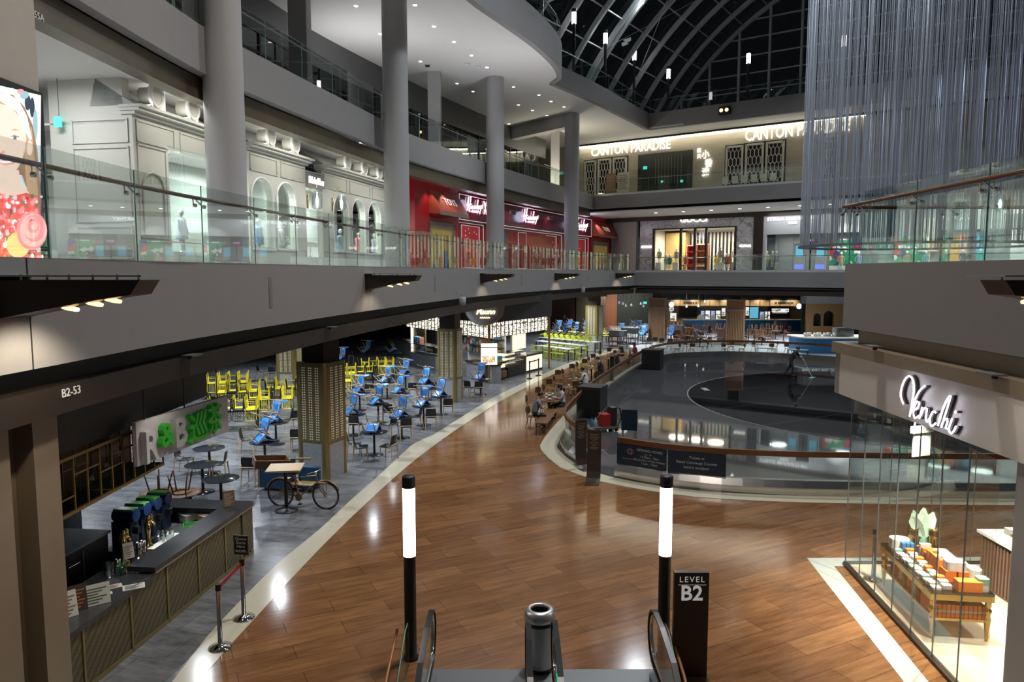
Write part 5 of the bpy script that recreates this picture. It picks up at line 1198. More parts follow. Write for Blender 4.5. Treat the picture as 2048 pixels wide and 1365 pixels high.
# bronze arched cafe front on the right and its round counter
a, b = G(1596, 668), G(1720, 668); CF = Fr((a.x, a.y), (b.x, b.y)); CF2 = Fr(tuple(CF.p(0, 2.5, 0).to_2d()), tuple(CF.p(CF.L, 2.5, 0).to_2d()))
t = thing('arched_front', 'bronze cafe front with dark arched doorways at the right of the far hall', 'facade', CF2.p(3, 0, 0))
m = MB(); cop = mat('copper_sheet', (.45, .25, .10), .35, .6, var=.2)
def arch_wall(m, F, s0, s1, z0, z1, holes, d=0.0, th=.25, n=12, mi=0):
    """upright wall from s0 to s1 with round-headed openings (c, half width, sill, spring)"""
    xs = s0
    for c, hw, zb, zs in sorted(holes):
        m.box((xs, d - th, z0), (c - hw, d, z1), F.M, mi)
        if zb > z0: m.box((c - hw, d - th, z0), (c + hw, d, zb), F.M, mi)
        for k in range(n):
            a0, a1 = PI - PI * k / n, PI - PI * (k + 1) / n
            xa, xb = c + hw * math.cos(a0), c + hw * math.cos(a1); za, zc = zs + hw * math.sin(a0), zs + hw * math.sin(a1)
            vs = [(xa, d, za), (xb, d, zc), (xb, d, z1), (xa, d, z1), (xa, d - th, za), (xb, d - th, zc), (xb, d - th, z1), (xa, d - th, z1)]
            m.add(vs, [(0, 1, 2, 3), (7, 6, 5, 4), (0, 4, 5, 1), (3, 2, 6, 7)], F.M, mi)
        xs = c + hw
    m.box((xs, d - th, z0), (s1, d, z1), F.M, mi)
arch_wall(m, CF2, -.3, 9, 0, 2.9, [(.7, .35, .9, 1.7), (1.7, .45, .9, 1.8), (3.9, .75, 0, 1.7), (6.6, .75, 0, 1.7)])
m.build('wall', cop, t)
for c, hw, zb, zs in ((3.9, .75, 0, 1.7), (6.6, .75, 0, 1.7)):
    MB().tube([CF2.p(c - hw - .05, .03, 0)] + [CF2.p(c + (hw + .05) * math.cos(PI - PI * k / 14), .03, zs + (hw + .05) * math.sin(PI - PI * k / 14)) for k in range(15)] + [CF2.p(c + hw + .05, .03, 0)], .05, 6).build('arch_trim', brass, t)
MB().box((-.3, -1.2, 0), (9, -1.1, 2.9), CF2.M).build('dark_interior', dark, t)
MB().box((-.5, -1.0, 2.9), (9, .35, 4.45), CF2.M).build('grey_bulkhead', fascia_m, t)
pcn = G(1655, 712); pcn = Vector((25.0, 52.0, 0))
t = thing('cafe_counter', 'rounded blue cafe counter with pale top behind the far rink railing', 'counter', pcn)
prof = [(pcn.x - 4.6 + 1.2 * (1 - math.cos(k * PI / 12)), pcn.y + 1.2 * math.cos(PI / 2 + PI * k / 6 / 2) * 0 - 1.3 * math.sin(k * PI / 12)) for k in range(7)]
out = [(pcn.x - 4.6, pcn.y + 1.2)] + prof + [(pcn.x + 6, pcn.y - 1.3), (pcn.x + 6, pcn.y + 1.2)]
MB().prism(out, 0, 1.05).build('front', stallblue, t)
cx = sum(p[0] for p in out) / len(out); MB().prism([((x - pcn.x) * 1.03 + pcn.x, (y - pcn.y) * 1.12 + pcn.y) for x, y in out], 1.05, 1.13).build('worktop', M_['pale_worktop'], t)
MB().box((pcn.x - 1.5, pcn.y - 1.2, 1.13), (pcn.x + 6, pcn.y - 1.15, 1.6)).build('glass_screen', shop_glass, t)
for k in range(7):
    x = pcn.x - 4.0 + k * .35; small('plate_stack', MB().lathe([(.02, 0), (.13, .02), (.15, .26), (0, .27)], 12, (x, pcn.y - .35 + (k % 2) * .25, 1.13)), cupm, 'stack of white plates on the round cafe counter, %s from the left' % ordn[k], 'plates', 'plate stacks on the cafe counter')
t = thing('coffee_machine', 'large steel coffee machine on the round cafe counter', 'coffee machine', (pcn.x - 1.2, pcn.y - .2, 1.13))
MB().rbox((pcn.x - 1.9, pcn.y - .5, 1.13), (pcn.x - .6, pcn.y + .2, 1.75), .08).build('body', dsteel, t); MB().box((pcn.x - 1.8, pcn.y - .62, 1.55), (pcn.x - .7, pcn.y - .5, 1.72)).build('group_head', chrome, t)
for k in range(3): MB().cyl((pcn.x - 1.6 + k * .35, pcn.y - .6, 1.42), (pcn.x - 1.6 + k * .35, pcn.y - .6, 1.55), .04, n=8).build('spout', chrome, t)
# stacks of wooden chairs on and under tables in the far hall
GFW = 'wooden chairs stacked in the far hall'
for k, (px, py) in enumerate(((1337, 640), (1353, 646), (1372, 641), (1388, 652), (1403, 655), (1418, 644), (1438, 650), (1456, 655), (1497, 662), (1510, 653), (1524, 665), (1535, 650), (1551, 655), (1562, 646), (1374, 664), (1400, 668))):
    p = G(px, py + 7, .742); TT.put(at((p.x, p.y, 0)), 'brown table under upturned chairs in the far hall, %s' % ('%s from the left' % ordn[k] if k < 12 else ('one nearest the right blue counter', 'last before the kitchen opening', 'front one left of the orange sofa', 'front one right of the orange sofa')[k - 12]), 'chair laden tables of the far hall')
    nm = ordn[k] if k < 12 else ('right counter', 'kitchen opening', 'front left', 'front middle')[k - 12]
    for j, (dx, dy, w) in enumerate(((-.3, -.1, 'left'), (.3, -.05, 'right'), (0, .28, 'rear'))):
        WOOD.put(Matrix.Translation((p.x + dx, p.y + dy, .742 + .46)) @ R4(PI, 4, 'X') @ R4(j * 2.1 + k, 4, 'Z'), 'upturned wooden chair on the %s far brown table, %s one' % (nm, w), GFW)
    for j, (dx, dy, w) in enumerate(((-.55, -.3, 'left'), (.55, -.3, 'right'))):
        WOOD.put(at((p.x + dx, p.y + dy, 0), 1.5 + j * 1.0 - .5), 'wooden chair standing at the %s far brown table, %s one' % (nm, w), GFW)
for k, (px, py) in enumerate(((1366, 667), (1388, 668), (1432, 671), (1476, 671), (1532, 691), (1596, 694))):
    p = G(px, py, .742); WT.put(at((p.x, p.y, 0), -.5) @ Matrix.Scale(.75, 4), 'empty white table beyond the far rink railing, %s from the left' % ordn[k], 'empty tables beyond the rink')
for k, px in enumerate((1338, 1354, 1374, 1383, 1410, 1450, 1462, 1483, 1510, 1541, 1549, 1576, 1612)):
    p = G(px, 693 + (k % 2) * 5, .45); WOOD.put(at((p.x, p.y, 0), (1.6, 2.6, .6)[k % 3]), 'wooden chair just beyond the far rink railing, %s' % ('%s from the left' % ordn[k] if k < 12 else 'rightmost at the blue cafe counter'), 'wooden chairs beyond the rink')
for px, py, lab in ((1368, 680, 'orange'), (1457, 684, 'pink')):
    p = G(px, py); t = thing('booth_sofa', '%s backed booth sofa with blue side in the far hall' % lab, 'sofa', p, rz=-.5); M = t.matrix_basis.copy()
    MB().rbox((-.9, -.15, .1), (.9, .6, .45), .06, M).build('seat', stallblue, t); MB().rbox((-.9, -.25, .1), (.9, -.05, 1.05), .06, M).build('backrest', mat('sofa_' + lab, (.42, .15, .05) if lab == 'orange' else (.45, .25, .2), .6), t); MB().rbox((.85, -.25, 0), (1.0, .65, .8), .05, M).build('side', tealb, t)
for k, (px, py, lab) in enumerate(((1236, 697, 'grey tray return trolley nearest the terrace'), (1259, 690, 'grey tray return trolley behind, beside the seated people'), (1352, 683, 'dark grey tray trolley beside the last blue chairs'))):
    p = G(px, py); t = thing('tray_trolley', lab, 'trolley', p, 'tray trolleys', rz=-.5); M = t.matrix_basis.copy()
    MB().rbox((-.6, -.35, .95), (.6, .35, 1.35), .03, M).build('bin_box', mat('grey_tub', (.12, .125, .13), .6) if 'grey_tub' not in M_ else M_['grey_tub'], t)
    for z in (.12, .5, .9): MB().box((-.6, -.35, z), (.6, .35, z + .04), M).build('shelf', dark, t)
    for x in (-.58, .58):
        for y in (-.33, .33): MB().box((x - .03, y - .03, .0), (x + .03, y + .03, .95), M).build('upright', dsteel, t)
a, b = G(1567, 683), G(1578, 690); barrier(a, b, black, 'small black queue barrier with red belt in the far hall')
# ---------------------------------------------------------------- bicycle, its table and the overturned stall by the gold column
A, B = G(562, 1013), G(652, 1019); A.z = B.z = 0
u = (B - A); wb_ = u.length; u.normalize(); n = Vector((-u.y, u.x, 0)); BM = Matrix(((u.x, n.x, 0, A.x), (u.y, n.y, 0, A.y), (0, 0, 1, 0), (0, 0, 0, 1)))
t = thing('bicycle', 'old brass coloured bicycle parked before the gold column', 'bicycle', A); rw = .335; W = wb_
brz = mat('aged_brass', (.36, .23, .12), .4, .7)
for nm, x in (('rear_wheel', 0), ('front_wheel', W)):
    m = MB(); m.tube([(x + rw * math.cos(2 * PI * k / 36), 0, rw + rw * math.sin(2 * PI * k / 36)) for k in range(36)], .017, 6, BM, 0, True)
    m.tube([(x + (rw - .03) * math.cos(2 * PI * k / 36), 0, rw + (rw - .03) * math.sin(2 * PI * k / 36)) for k in range(36)], .011, 5, BM, 1, True)
    for k in range(20):
        a_ = 2 * PI * k / 20; m.tube([(x + .03 * math.cos(a_ + .8), .02 * (-1) ** k, rw + .03 * math.sin(a_ + .8)), (x + (rw - .03) * math.cos(a_), 0, rw + (rw - .03) * math.sin(a_))], .0022, 3, BM, 1)
    m.cyl((x, -.05, rw), (x, .05, rw), .025, n=10, M=BM, mi=1); m.build(nm, [rubber, brz], t)
    MB().tube([(x + (rw + .035) * math.cos(a_), 0, rw + (rw + .035) * math.sin(a_)) for a_ in [PI * (.12 + .80 * k / 16) for k in range(17)]], .022, 5, BM).build('mudguard', brz, t)
bb = (W * .42, 0, .27); st_ = (W * .30, 0, .80); hd_ = (W * .80, 0, .82); hl_ = (W * .83, 0, .66)
m = MB().tube([bb, st_], .017, 8, BM).tube([bb, hl_], .018, 8, BM).tube([(W * .315, 0, .72), hd_], .016, 8, BM).tube([hd_, hl_], .02, 8, BM)
for y in (-.05, .05): m.tube([bb, (0, y, rw)], .011, 6, BM).tube([(W * .31, 0, .74), (0, y, rw)], .010, 6, BM).tube([hl_, (W * .90, y, .50), (W, y, rw)], .012, 6, BM)
m.build('frame', brz, t)
MB().rbox((W * .30 - .14, -.09, .84), (W * .30 + .14, .09, .89), .06, BM).cyl((W * .30, 0, .78), (W * .30, 0, .85), .014, n=8, M=BM).build('saddle', mat('saddle_leather', (.10, .04, .02), .4), t)
MB().tube([hd_, (W * .80, 0, .92), (W * .84, 0, .95)], .014, 6, BM).tube([(W * .70, .28, .93), (W * .78, .27, .95), (W * .86, .12, .95), (W * .86, -.12, .95), (W * .78, -.27, .95), (W * .70, -.28, .93)], .012, 6, BM).build('handlebar', chrome, t)
MB().cyl((W * .42, -.03, .27), (W * .42, -.045, .27), .09, n=20, M=BM).tube([(W * .42, -.06, .27), (W * .47, -.07, .12)], .010, 5, BM).tube([(W * .42, .06, .27), (W * .37, .07, .42)], .010, 5, BM).build('crankset', brz, t)
for x, z, y in ((.47, .12, -.10), (.37, .42, .10)): MB().box((W * x - .045, y - .035, z - .012), (W * x + .045, y + .035, z + .012), BM).build('pedal', rubber, t)
MB().tube([(0, -.05, rw + .03), (W * .42, -.045, .36)], .006, 4, BM).tube([(0, -.05, rw - .03), (W * .42, -.045, .18)], .006, 4, BM).build('chain', dark, t)
MB().box((W * .86, -.13, .66), (W * 1.06, .13, .68), BM).tube([(W * .98, .1, .66), (W, .06, rw)], .007, 4, BM).tube([(W * .98, -.1, .66), (W, -.06, rw)], .007, 4, BM).build('front_carrier', brz, t)
MB().box((W * -.05, -.08, .70), (W * .22, .08, .72), BM).build('rear_carrier', brz, t)
p = G(573, 1022); t = thing('high_table', 'square oak topped table on a black pedestal in front of the bicycle', 'table', p, rz=.18); M = t.matrix_basis.copy()
c = G(567, 929, 1.06); M2 = Matrix.Translation((c.x, c.y, 0)) @ R4(.10, 4, 'Z'); M2 = at((p.x, p.y, 0), .12)
MB().box((-.40, -.36, 1.03), (.40, .36, 1.07), M2).build('tabletop', oak, t)
MB().cyl(p + Vector((0, 0, .03)), p + Vector((0, 0, 1.03)), .042, n=16).build('pedestal', black, t); MB().lathe([(.27, 0), (.27, .02), (.06, .05), (.042, .09)], 32, p).build('base', black, t)
p = G(580, 985); t = thing('blue_cart', 'blue cart with wooden shelf parked behind the bicycle', 'cart', p, rz=-.18); M = t.matrix_basis.copy(); navyb = mat('cart_blue', (.008, .055, .12), .4)
MB().box((-.82, 0, .08), (-.14, .62, .78), M).build('box', navyb, t); MB().box((-.88, -.02, .08), (-.82, .64, .82), M).build('end_post', walnut, t); MB().box((-.14, .05, .1), (.62, .6, .16), M).build('tray', navyb, t); MB().box((-.1, .08, .161), (.6, .56, .18), M).build('shelf', mat('shelf_timber', (.42, .29, .12), .45), t); MB().rbox((.0, .45, .16), (.6, .62, .55), .05, M).build('back', navyb, t)
for x in (-.7, .5):
    for y in (.08, .54): MB().cyl((x, y - .02, .05), (x, y + .02, .05), .05, n=10, M=M).build('castor', rubber, t)
p = G(540, 925, .95); t = thing('wooden_crate', 'open dark timber crate tipped on top of the blue cart', 'crate', (p.x, p.y, .80), rz=.35); M = Matrix.Translation((p.x + .02, p.y, .86)) @ R4(.45, 4, 'Z') @ R4(.10, 4, 'Y')
for nm, a_, b_ in (('side', (-.42, -.32, 0), (.42, -.29, .2)), ('side', (-.42, .29, 0), (.42, .32, .2)), ('end', (-.42, -.29, 0), (-.39, .29, .2)), ('end', (.39, -.29, 0), (.42, .29, .2)), ('floor_board', (-.39, -.29, 0), (.39, .29, .015))): MB().box(a_, b_, M).build(nm, walnut, t)
MB().box((.42, .1, .12), (1.0, .2, .15), M).build('loose_batten', mat('batten_gold', (.30, .2, .06), .4), t)
# ---------------------------------------------------------------- lettering fitted to a box on an upright frame
def fit_text(m, body, F, s0, s1, zc, h, d, ext=.03, mi=0, bold=0.0, shear=0.0):
    me = text_mesh(body, 1.0, ext, 'CENTER', bold, shear)
    xs = [v.co.x for v in me.vertices]; ys = [v.co.y for v in me.vertices]
    w0, w1, h0, h1 = min(xs), max(xs), min(ys), max(ys); kx = (s1 - s0) / (w1 - w0); ky = h / (h1 - h0)
    return m.mesh(me, F.T((s0 + s1) / 2, d, zc) @ Matrix.Diagonal((kx, ky, 1, 1)) @ Matrix.Translation((-(w0 + w1) / 2, -(h0 + h1) / 2, 0)), mi)
def sign(body, F, px0, px1, pyc, hpx, d, mt, label, name='shop_sign', bold=.0, shear=0.0, cat='sign', group=None, ext=.04):
    s0, z = F.sz(px0, pyc, d); s1, z1 = F.sz(px1, pyc, d); sc, zc = F.sz((px0 + px1) / 2, pyc, d); _, zt = F.sz((px0 + px1) / 2, pyc - hpx, d)
    m = MB(); fit_text(m, body, F, s0, s1, zc, zt - zc, d, ext, 0, bold, shear)
    return tag(m.build(name, mt), label, cat, group)
S1 = offs(E2, -1.5); S1 = S1[:-1] + [(S1[-1][0] + .46 * k, S1[-1][1] + .89 * k) for k in (0, 4, 8, 12)]
def chord(path, px0, px1, py=400):
    a, b = hit(path, px0, py), hit(path, px1, py); return Fr((a.x, a.y), (b.x, b.y))
# ---------------------------------------------------------------- big lit screen and the beige wall that carries it
WL = Fr((-8.6, 6.0), (-8.6, 13.55))
struct('wall_left', MB().box((0, -.4, Z1), (WL.L, 0, 10.62), WL.M), beige)
t = thing('advertising_screen', 'tall lit advertising screen showing a girl in a rose print dress', 'screen', WL.p(6, 0, 5.9))
sa, zt = WL.sz(75, 191); sb = WL.sz(-75, 150)[0]; zb = 5.9
MB().box((sb, 0, zb), (sa + .05, .06, zt + .05), WL.M).build('frame', black, t)
cols = [('pic_pale', (.80, .90, .95), .8), ('pic_skin', (1.0, .74, .62), .85), ('pic_hair', (.30, .17, .09), 1.0), ('pic_band', (1, 1, 1), 1.5), ('pic_red', (.75, .10, .08), 1.0), ('pic_rose', (.95, .28, .30), 1.2), ('pic_rose2', (1, .50, .45), 1.2), ('pic_yellow', (1, .72, .25), 1.2), ('pic_dark', (.04, .06, .09), .6), ('pic_teal', (.30, .50, .55), .9), ('pic_eye', (.12, .18, .30), .8), ('pic_lip', (.85, .35, .32), 1.0), ('pic_hair2', (.50, .33, .20), 1.0), ('pic_green', (.12, .25, .10), .7)]
pm = [glow(*c) for c in cols]; ix = {c[0][4:]: i for i, c in enumerate(cols)}
m = MB(); lay = [0]
def poly(pts, mi):
    lay[0] += 1; d = .062 + lay[0] * .0006; n = len(pts)
    q = []
    for x, y in pts: s_, z_ = WL.sz(x, y, .06); q.append((min(max(s_, sb + .03), sa), d, min(max(z_, zb + .03), zt)))
    cx = tuple(sum(v[i] for v in q) / n for i in range(3))
    m.add(q + [cx], [(k, (k + 1) % n, n) for k in range(n)], WL.M, mi)
def ell(cx, cy, rx, ry, mi, a0=0, a1=360, n=22): poly([(cx + rx * math.cos(math.radians(a0 + (a1 - a0) * k / n)), cy + ry * math.sin(math.radians(a0 + (a1 - a0) * k / n))) for k in range(n if a1 - a0 >= 360 else n + 1)], mi)
poly([(-80, 150), (80, 150), (80, 520), (-80, 520)], ix['pale'])
for x, y, rx, ry, c in ((55, 205, 6, 16, 'dark'), (64, 215, 5, 20, 'dark'), (70, 250, 5, 30, 'teal'), (48, 190, 9, 8, 'teal'), (20, 182, 12, 6, 'pale'), (66, 300, 8, 14, 'green'), (-40, 200, 20, 20, 'teal'), (40, 183, 7, 5, 'rose'), (28, 200, 6, 4, 'rose'), (72, 200, 4, 12, 'pale')): ell(x, y, rx, ry, ix[c])
poly([(-40, 205), (0, 186), (25, 190), (48, 214), (64, 250), (74, 300), (78, 345), (82, 400), (80, 450), (70, 420), (60, 390), (50, 370), (45, 350), (-45, 350), (-60, 420), (-58, 260)], ix['hair'])
for k in range(6): poly([(34 + k * 5, 215 + k * 8), (37 + k * 5, 215 + k * 8), (60 + k * 3, 340 + k * 9), (54 + k * 3, 400 + k * 4), (52 + k * 3, 340)], ix['hair2'])
poly([(-6, 340), (36, 340), (42, 370), (56, 384), (60, 400), (-20, 400)], ix['skin'])
ell(4, 275, 47, 80, ix['skin']); ell(58, 296, 6, 15, ix['skin'])
poly([(-30, 200), (0, 188), (22, 192), (40, 214), (52, 252), (42, 238), (26, 214), (4, 205)], ix['hair2'])
poly([(-20, 190), (10, 186), (34, 199), (52, 232), (62, 278), (58, 280), (48, 238), (30, 205), (8, 192)], ix['band'])
ell(27, 276, 8, 3.2, ix['pale']); ell(28, 276, 3.6, 3.6, ix['eye']); poly([(18, 274), (26, 270), (36, 273), (36, 275), (26, 272.5)], ix['hair']); poly([(16, 262), (28, 258), (38, 262), (28, 260.5)], ix['hair2'])
ell(-18, 276, 8, 3.2, ix['pale']); ell(-18, 276, 3.6, 3.6, ix['eye'])
poly([(4, 300), (8, 306), (3, 308), (-2, 306)], ix['lip']); poly([(-10, 322), (5, 320), (26, 318), (34, 316), (26, 328), (8, 331)], ix['lip']); poly([(-6, 322), (8, 323), (26, 320), (20, 325), (6, 327)], ix['band'])
poly([(-30, 395), (-10, 380), (0, 388), (26, 392), (50, 386), (72, 392), (80, 440), (80, 520), (-80, 520), (-60, 420)], ix['red'])
for k in range(170): x, y = random.uniform(-40, 78), random.uniform(392, 515); ell(x, y, random.uniform(2, 5), random.uniform(2, 7), ix[random.choice(('band', 'dark', 'rose', 'green', 'pale', 'red'))], n=7)
ell(22, 490, 24, 26, ix['yellow']); ell(16, 485, 12, 14, ix['pic_yellow'[4:]])
for k, r in enumerate((31, 27, 22, 17, 12, 7, 3)): ell(52 + (k % 3 - 1) * 2.5, 462 - k * 2.5 + (k % 2) * 2, r, r * 1.25, ix['rose' if k % 2 == 0 else 'rose2'])
ell(49, 441, 4, 3, ix['red'])
m.build('screen_picture', pm, t)
q = WL.p(3.5, .5, 8); area_lamp(q, q + WL.n, 25, 2.2, (1, .93, .9), 160)
# shop number strip on the bronze band
def number_on(path, px0, px1, py, hpx, body, label):
    a, b = hit(path, px0, py), hit(path, px1, py); F = Fr((a.x, a.y), (b.x, b.y)); m = MB(); zc = F.sz((px0 + px1) / 2, py)[1]
    fit_text(m, body, F, 0.0, F.L, zc, F.sz((px0 + px1) / 2, py - hpx)[1] - zc, .012, .004); tag(m.build('shop_number', white), label, 'sign')
number_on(offs(E2, -.30), 16, 86, 19, 14, 'B1-54/55/55A', 'white shop number on the bronze band in the top left corner')
number_on(offs(E1, -.10), 122, 159, 783, 17, 'B2-53', 'white shop number on the bronze beam above the bar pillar')
# ---------------------------------------------------------------- recess with a service door
struct('wall_recess', MB().box((-14, 20.2, Z1), (-9.5, 20.4, 10.62)), white)
struct('wall_recess', MB().box((-13.2, 13.5, Z1), (-13.0, 20.2, 10.62)), white)
t = tag(MB().box((-12.95, 20.12, Z1), (-11.85, 20.2, 8.4)).build('door_1', mat('door_grey', (.50, .50, .46), .5)), kind='structure')
MB().tube([(-11.98, 20.05, 6.85), (-11.98, 20.0, 6.9), (-11.98, 20.0, 7.1), (-11.98, 20.05, 7.15)], .015, 6).build('door_handle', steel, t); MB().box((-13.0, 20.08, 8.4), (-11.8, 20.2, 8.5)).box((-11.85, 20.08, Z1), (-11.77, 20.2, 8.5)).build('door_frame', dsteel, t)
def at_y(px, py, Y): r = ray(px, py); return Vector((r.x / r.y * Y, Y, HE + r.z / r.y * Y))
p = at_y(190, 391, 20.1); small('fire_alarm', MB().box(p + Vector((-.09, -.06, -.09)), p + Vector((.09, .09, .09))), mat('alarm_red', (.55, .03, .03), .4), 'small red fire alarm box on the white wall by the service door', 'alarm')
p = at_y(118, 244, 19.0); small('exit_sign', MB().box(p + Vector((-.12, -.02, -.13)), p + Vector((.06, .03, .13))).box((p.x, p.y, p.z + .13), (p.x + .01, p.y + .01, 10.62), None, 1), [exitg, dark], 'green exit sign hanging beside the big screen', 'sign')
p = at_y(312, 423, 18.1); 
# ---------------------------------------------------------------- pale panelled boutiques with arched windows
shopcream = cream
FA = chord(S1, 272, 432); FB = chord(S1, 498, 612); FD = chord(S1, 612, 645); FE = chord(S1, 645, 782)
def rect_hole_wall(m, F, s0, s1, z0, z1, a, b, c, e):   # wall with one rectangular opening
    m.box((s0, -.25, z0), (a, 0, z1), F.M).box((b, -.25, z0), (s1, 0, z1), F.M).box((a, -.25, z0), (b, 0, c), F.M).box((a, -.25, e), (b, 0, z1), F.M)
def moulding(m, F, s0, s1, z0, z1, d=.0, w=.035):
    for a, b in (((s0, d, z0), (s1, d + .03, z0 + w)), ((s0, d, z1 - w), (s1, d + .03, z1)), ((s0, d, z0), (s0 + w, d + .03, z1)), ((s1 - w, d, z0), (s1, d + .03, z1))): m.box(a, b, F.M)
def boutique(F, label, holes, rect=None, side=False):
    t = thing('boutique_front', label, 'shop front', F.p(F.L / 2, 0, Z1), 'pale boutique fronts'); m = MB()
    if rect: rect_hole_wall(m, F, 0, F.L, Z1, 9.7, *rect)
    else: arch_wall(m, F, 0, F.L, Z1, 9.7, holes)
    if side: m.box((-.0, -2.4, Z1), (.25, -.25, 10.62), F.M)
    m.build('wall', cream, t)
    MB().box((-.05, -.3, 9.7), (F.L + .05, .12, 9.78), F.M).box((-.08, -.3, 9.78), (F.L + .08, .26, 9.86), F.M).box((-.1, -.3, 9.86), (F.L + .1, .36, 9.93), F.M).build('cornice', cream, t)
    m = MB(); m.add([(0, .1, 9.93), (F.L, .1, 9.93), (F.L, -1.0, 10.62), (0, -1.0, 10.62), (0, -1.2, 9.93), (F.L, -1.2, 9.93)], [(0, 1, 2, 3), (0, 3, 4), (1, 5, 2)], F.M); m.build('sloping_roof', mat('roof_grey', (.42, .44, .44), .6) if 'roof_grey' not in M_ else M_['roof_grey'], t)
    m = MB()
    n = max(1, len(holes) or 2)
    for k in range(n):
        a, b = F.L * k / n + .12, F.L * (k + 1) / n - .12; moulding(m, F, a, b, 9.05, 9.6)
    moulding(m, F, .06, F.L - .06, Z1 + .12, 6.55)
    m.build('moulding', cream, t)
    MB().box((0, 0, Z1), (F.L, .05, Z1 + .14), F.M).build('plinth', cream, t)
    for c, hw, zb_, zs_ in holes:
        MB().box((c - hw, -.14, zb_), (c + hw, -.12, zs_ + hw), F.M).build('pane', shop_glass, t)
        pts = [F.p(c - hw, .02, zb_)] + [F.p(c + hw * math.cos(PI - PI * k / 14), .02, zs_ + hw * math.sin(PI - PI * k / 14)) for k in range(15)] + [F.p(c + hw, .02, zb_)]
        MB().tube(pts, .035, 6).box((c - hw - .05, -.02, zb_ - .06), (c + hw + .05, .07, zb_), F.M).build('window_trim', white, t)
    if rect: MB().box((rect[0], -.14, rect[2]), (rect[1], -.12, rect[3]), F.M).build('pane', shop_glass, t)
    return t
def hole(F, px0, px1, ytop, ysill): s0, s1 = F.sz(px0, 430)[0], F.sz(px1, 430)[0]; zt = F.sz((px0 + px1) / 2, ytop)[1]; zb = F.sz((px0 + px1) / 2, ysill)[1]; hw = (s1 - s0) / 2; return ((s0 + s1) / 2, hw, max(zb, Z1 + .45), zt - hw)
sA, sB = FA.sz(340, 400)[0], FA.L - .02
tA = boutique(FA, 'pale panelled boutique front with a tall bright display window, left of the first column', [], (sA, sB, 6.15, 9.15), True)
m = MB(); s0, s1 = FA.sz(281, 400)[0], FA.sz(333, 400)[0]; moulding(m, FA, s0 - .05, s1 + .05, 6.6, 9.0)
pts = [FA.p(s0 + .1, .03, 6.7)] + [FA.p((s0 + s1) / 2 + (s1 - s0 - .2) / 2 * math.cos(PI - PI * k / 14), .03, 7.9 + (s1 - s0 - .2) / 2 * math.sin(PI - PI * k / 14)) for k in range(15)] + [FA.p(s1 - .1, .03, 6.7)]
m.tube(pts, .03, 5).build('niche_trim', cream, tA)
sd = Fr(tuple(FA.p(0, -1.9, 0).to_2d()), tuple(FA.p(0, 0, 0).to_2d())); m = MB()
for z0, z1 in ((9.0, 9.6), (7.0, 8.9), (6.05, 6.9)): moulding(m, sd, .15, sd.L - .12, z0, z1)
m.build('side_moulding', cream, tA)
boutique(FB, 'pale boutique front with two arched windows, right of the first column', [hole(FB, 503, 547, 356, 497), hole(FB, 553, 592, 366, 498)])
boutique(FE, 'pale boutique front with three arched windows, left of the second column', [hole(FE, 666, 697, 391, 502), hole(FE, 703, 730, 399, 505), hole(FE, 735, 761, 405, 507)])
t = thing('boutique_door', 'dark iron gate under a lit name board between the arched boutique windows', 'door', FD.p(FD.L / 2, -.5, Z1))
MB().box((-.1, -1.2, Z1), (FD.L + .1, -1.1, 10.62), FD.M).build('back_wall', cream, t); MB().box((0, -.25, 8.95), (FD.L, .1, 9.45), FD.M).build('name_board', fascia_m, t)
m = MB()
for k in range(9): x = .25 + k * (FD.L * .55) / 8; m.box((x - .02, -.62, Z1), (x + .02, -.58, 8.6), FD.M)
for z in (6.0, 6.9, 7.8, 8.5): m.box((.2, -.63, z), (.3 + FD.L * .55, -.57, z + .06), FD.M)
m.build('iron_gate', dark, t)
m = MB(); fit_text(m, 'Nicholas & Bears', FD, .05, FD.L - .1, 9.2, .26, .12, .02, 0, .012, .2); m.build('lettering', signw, t)
for k, (px, py, F) in enumerate(((316, 205, FA), (389, 232, FA), (544, 284, FB), (593, 302, FB), (697, 334, FE), (731, 345, FE), (761, 355, FE))):
    s_ = F.sz(px, py, .35)[0]; z_ = 10.22
    t = thing('oval_dormer', 'round white dormer ornament over the boutiques, %s from the left' % ordn[k], 'ornament', F.p(s_, .2, 9.93), 'dormer ornaments over the boutiques')
    Mq = Matrix(((F.u.x, 0, F.n.x, F.p(s_, .30, 0).x), (F.u.y, 0, F.n.y, F.p(s_, .30, 0).y), (0, 1.25, 0, z_ + .06), (0, 0, 0, 1)))
    MB().cyl((0, 0, -.42), (0, 0, 0), .17, n=20, M=Mq).build('drum', cream, t); MB().lathe([(.19, .0), (.19, .03), (.22, .06), (.27, .06), (.28, 0), (.26, -.05)], 20, (0, 0, 0), Mq).build('oval_frame', white, t); MB().cyl((0, 0, .005), (0, 0, .02), .19, n=20, M=Mq).build('oval_face', cream, t)
    MB().box((s_ - .22, -.2, 9.93), (s_ + .22, .32, 10.0), F.M).build('ledge', white, t)
    MB().ball(F.p(s_, .32, z_ + .40), .05, 8, 6).tube([F.p(s_ - .1, .32, z_ + .46), F.p(s_, .32, z_ + .38), F.p(s_ + .1, .32, z_ + .46)], .02, 5).build('finial', white, t)
